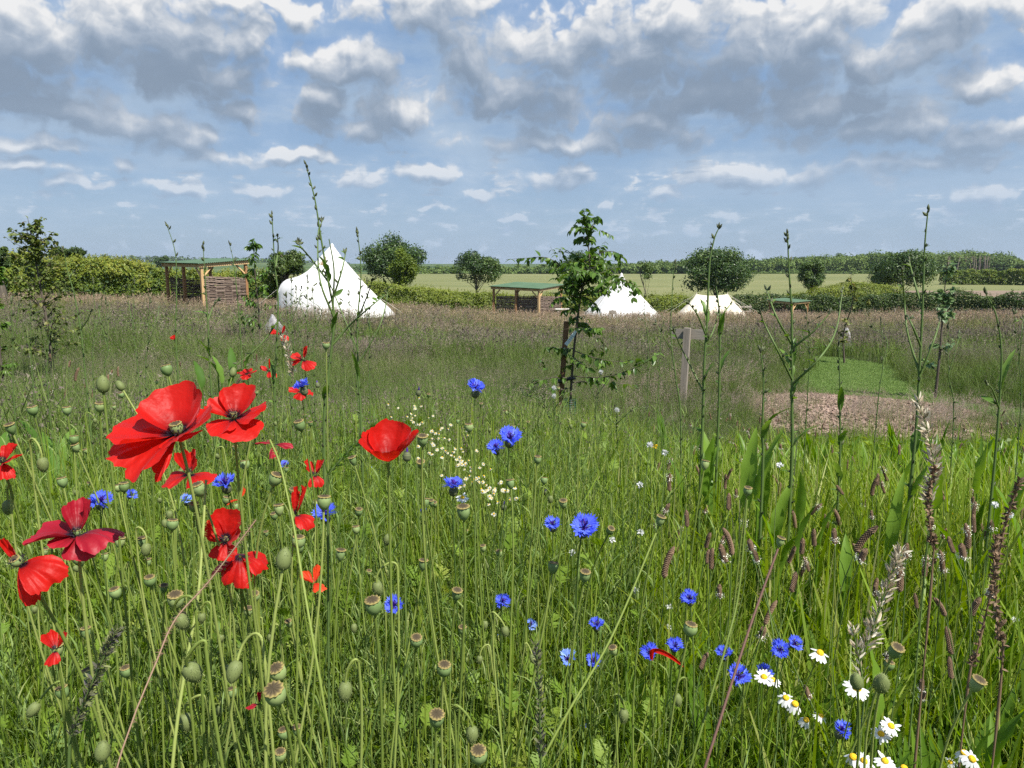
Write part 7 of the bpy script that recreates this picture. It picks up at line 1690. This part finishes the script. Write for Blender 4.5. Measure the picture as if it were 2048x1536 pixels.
# clumps of broad upright leaves
def dock(label, spots, Y, seed, mat=None, h=(.16, .27), w=(.022, .040), lean=(.1, .45)):
    rng = np.random.default_rng(seed); P = [at(a, c_, Y) for a, c_ in spots]; x = float(np.mean([p[0] for p in P])); y = Y; g = gz(x, y); o = thing('dock', label, 'wild plant', (x, y, g), 'docks among the grass')
    for p in P:
        L = rng.uniform(*h); zt = p[2] - g; base = np.array([p[0] - x, rng.normal(0, .06), max(zt - L * .8, .02)]); mb = MB(); az = rng.uniform(0, 6.3)
        broad_geo(mb, base, az, L, rng.uniform(*w), rng, rng.uniform(*lean)); pt = [(base[0] * .3, base[1] * .3, 0), (base[0] * .8, base[1] * .8, base[2] * .5), tuple(base)]
        if base[2] > .05: add_tube(mb, smoothline(pt, 8), .0028, 5, .5)
        link('leaf', mb.mesh('dock_leaf', mat or dock_m), o)
dock_m = leaf_mat('dock_leaves', [(.09, .18, .018), (.13, .24, .024), (.18, .30, .036)], .45, .5, .25, 0.0, bump=(30, .25))
dock_d = leaf_mat('dark_dock_leaves', [(.06, .13, .018), (.09, .18, .026), (.13, .23, .036)], .35, .6, .15, 0.0, bump=(30, .25))
dock('dock with tall pale green leaves under the short broad leaved stalk', [(1512, 890), (1528, 880), (1538, 950), (1500, 960), (1560, 985), (1545, 1010), (1520, 1040)], 1.75, 1)
dock('dock with broad leaves at the foot of the branching stalk', [(1590, 1000), (1610, 960), (1640, 1010), (1570, 1060), (1660, 1060)], 1.6, 2, None, (.12, .20), (.016, .027))
dock('dock leaves left of the sign post stalks', [(1390, 860), (1405, 900), (1425, 920), (1440, 880), (1378, 940)], 2.1, 3)
dock('dock leaves behind the tall cream grass head', [(1815, 900), (1835, 880), (1850, 960), (1800, 980), (1870, 1010)], 1.8, 4)
dock('dock leaves near the right edge', [(1960, 940), (1985, 900), (2005, 960), (2030, 930), (1945, 1000)], 1.9, 5)
dock('single pale broad leaf standing beside the cream bud', [(1838, 1400)], .95, 6, None, (.13, .15), (.026, .030), (.05, .15))
dock('dock leaves in the lower right corner', [(1960, 1480), (1990, 1500), (2030, 1470), (2010, 1510)], .95, 7, None, (.10, .16), (.016, .026))
dock('dark leaved dock patch at the left edge behind the pods', [(30, 860), (60, 850), (95, 870), (120, 890), (45, 900), (80, 910), (140, 860), (15, 890), (110, 920), (60, 930)], 2.5, 8, dock_d, (.16, .26), (.035, .06), (.3, .8))
dock('mid green leaves behind the largest poppy in the rear grass', [(430, 705), (445, 715), (460, 700), (475, 720), (415, 720), (490, 705)], 3.0, 9, dock_d, (.08, .13), (.022, .036), (.3, .8))

# ------------------------------------------------------------------ air
m, b = newmat('air'); m.node_tree.nodes.clear()
vol = b.n('ShaderNodeVolumePrincipled', i={'Color': (.80, .88, 1.0, 1), 'Density': .0001, 'Anisotropy': .25})
m.node_tree.links.new(vol.outputs[0], b.n('ShaderNodeOutputMaterial').inputs['Volume'])
mb = MB(); box(mb, (-5200, -60, -7), (5200, 4700, 36)); tag(link('haze', mb.mesh('haze', m, False)), 'thin summer haze over the fields', None, None, 'stuff')
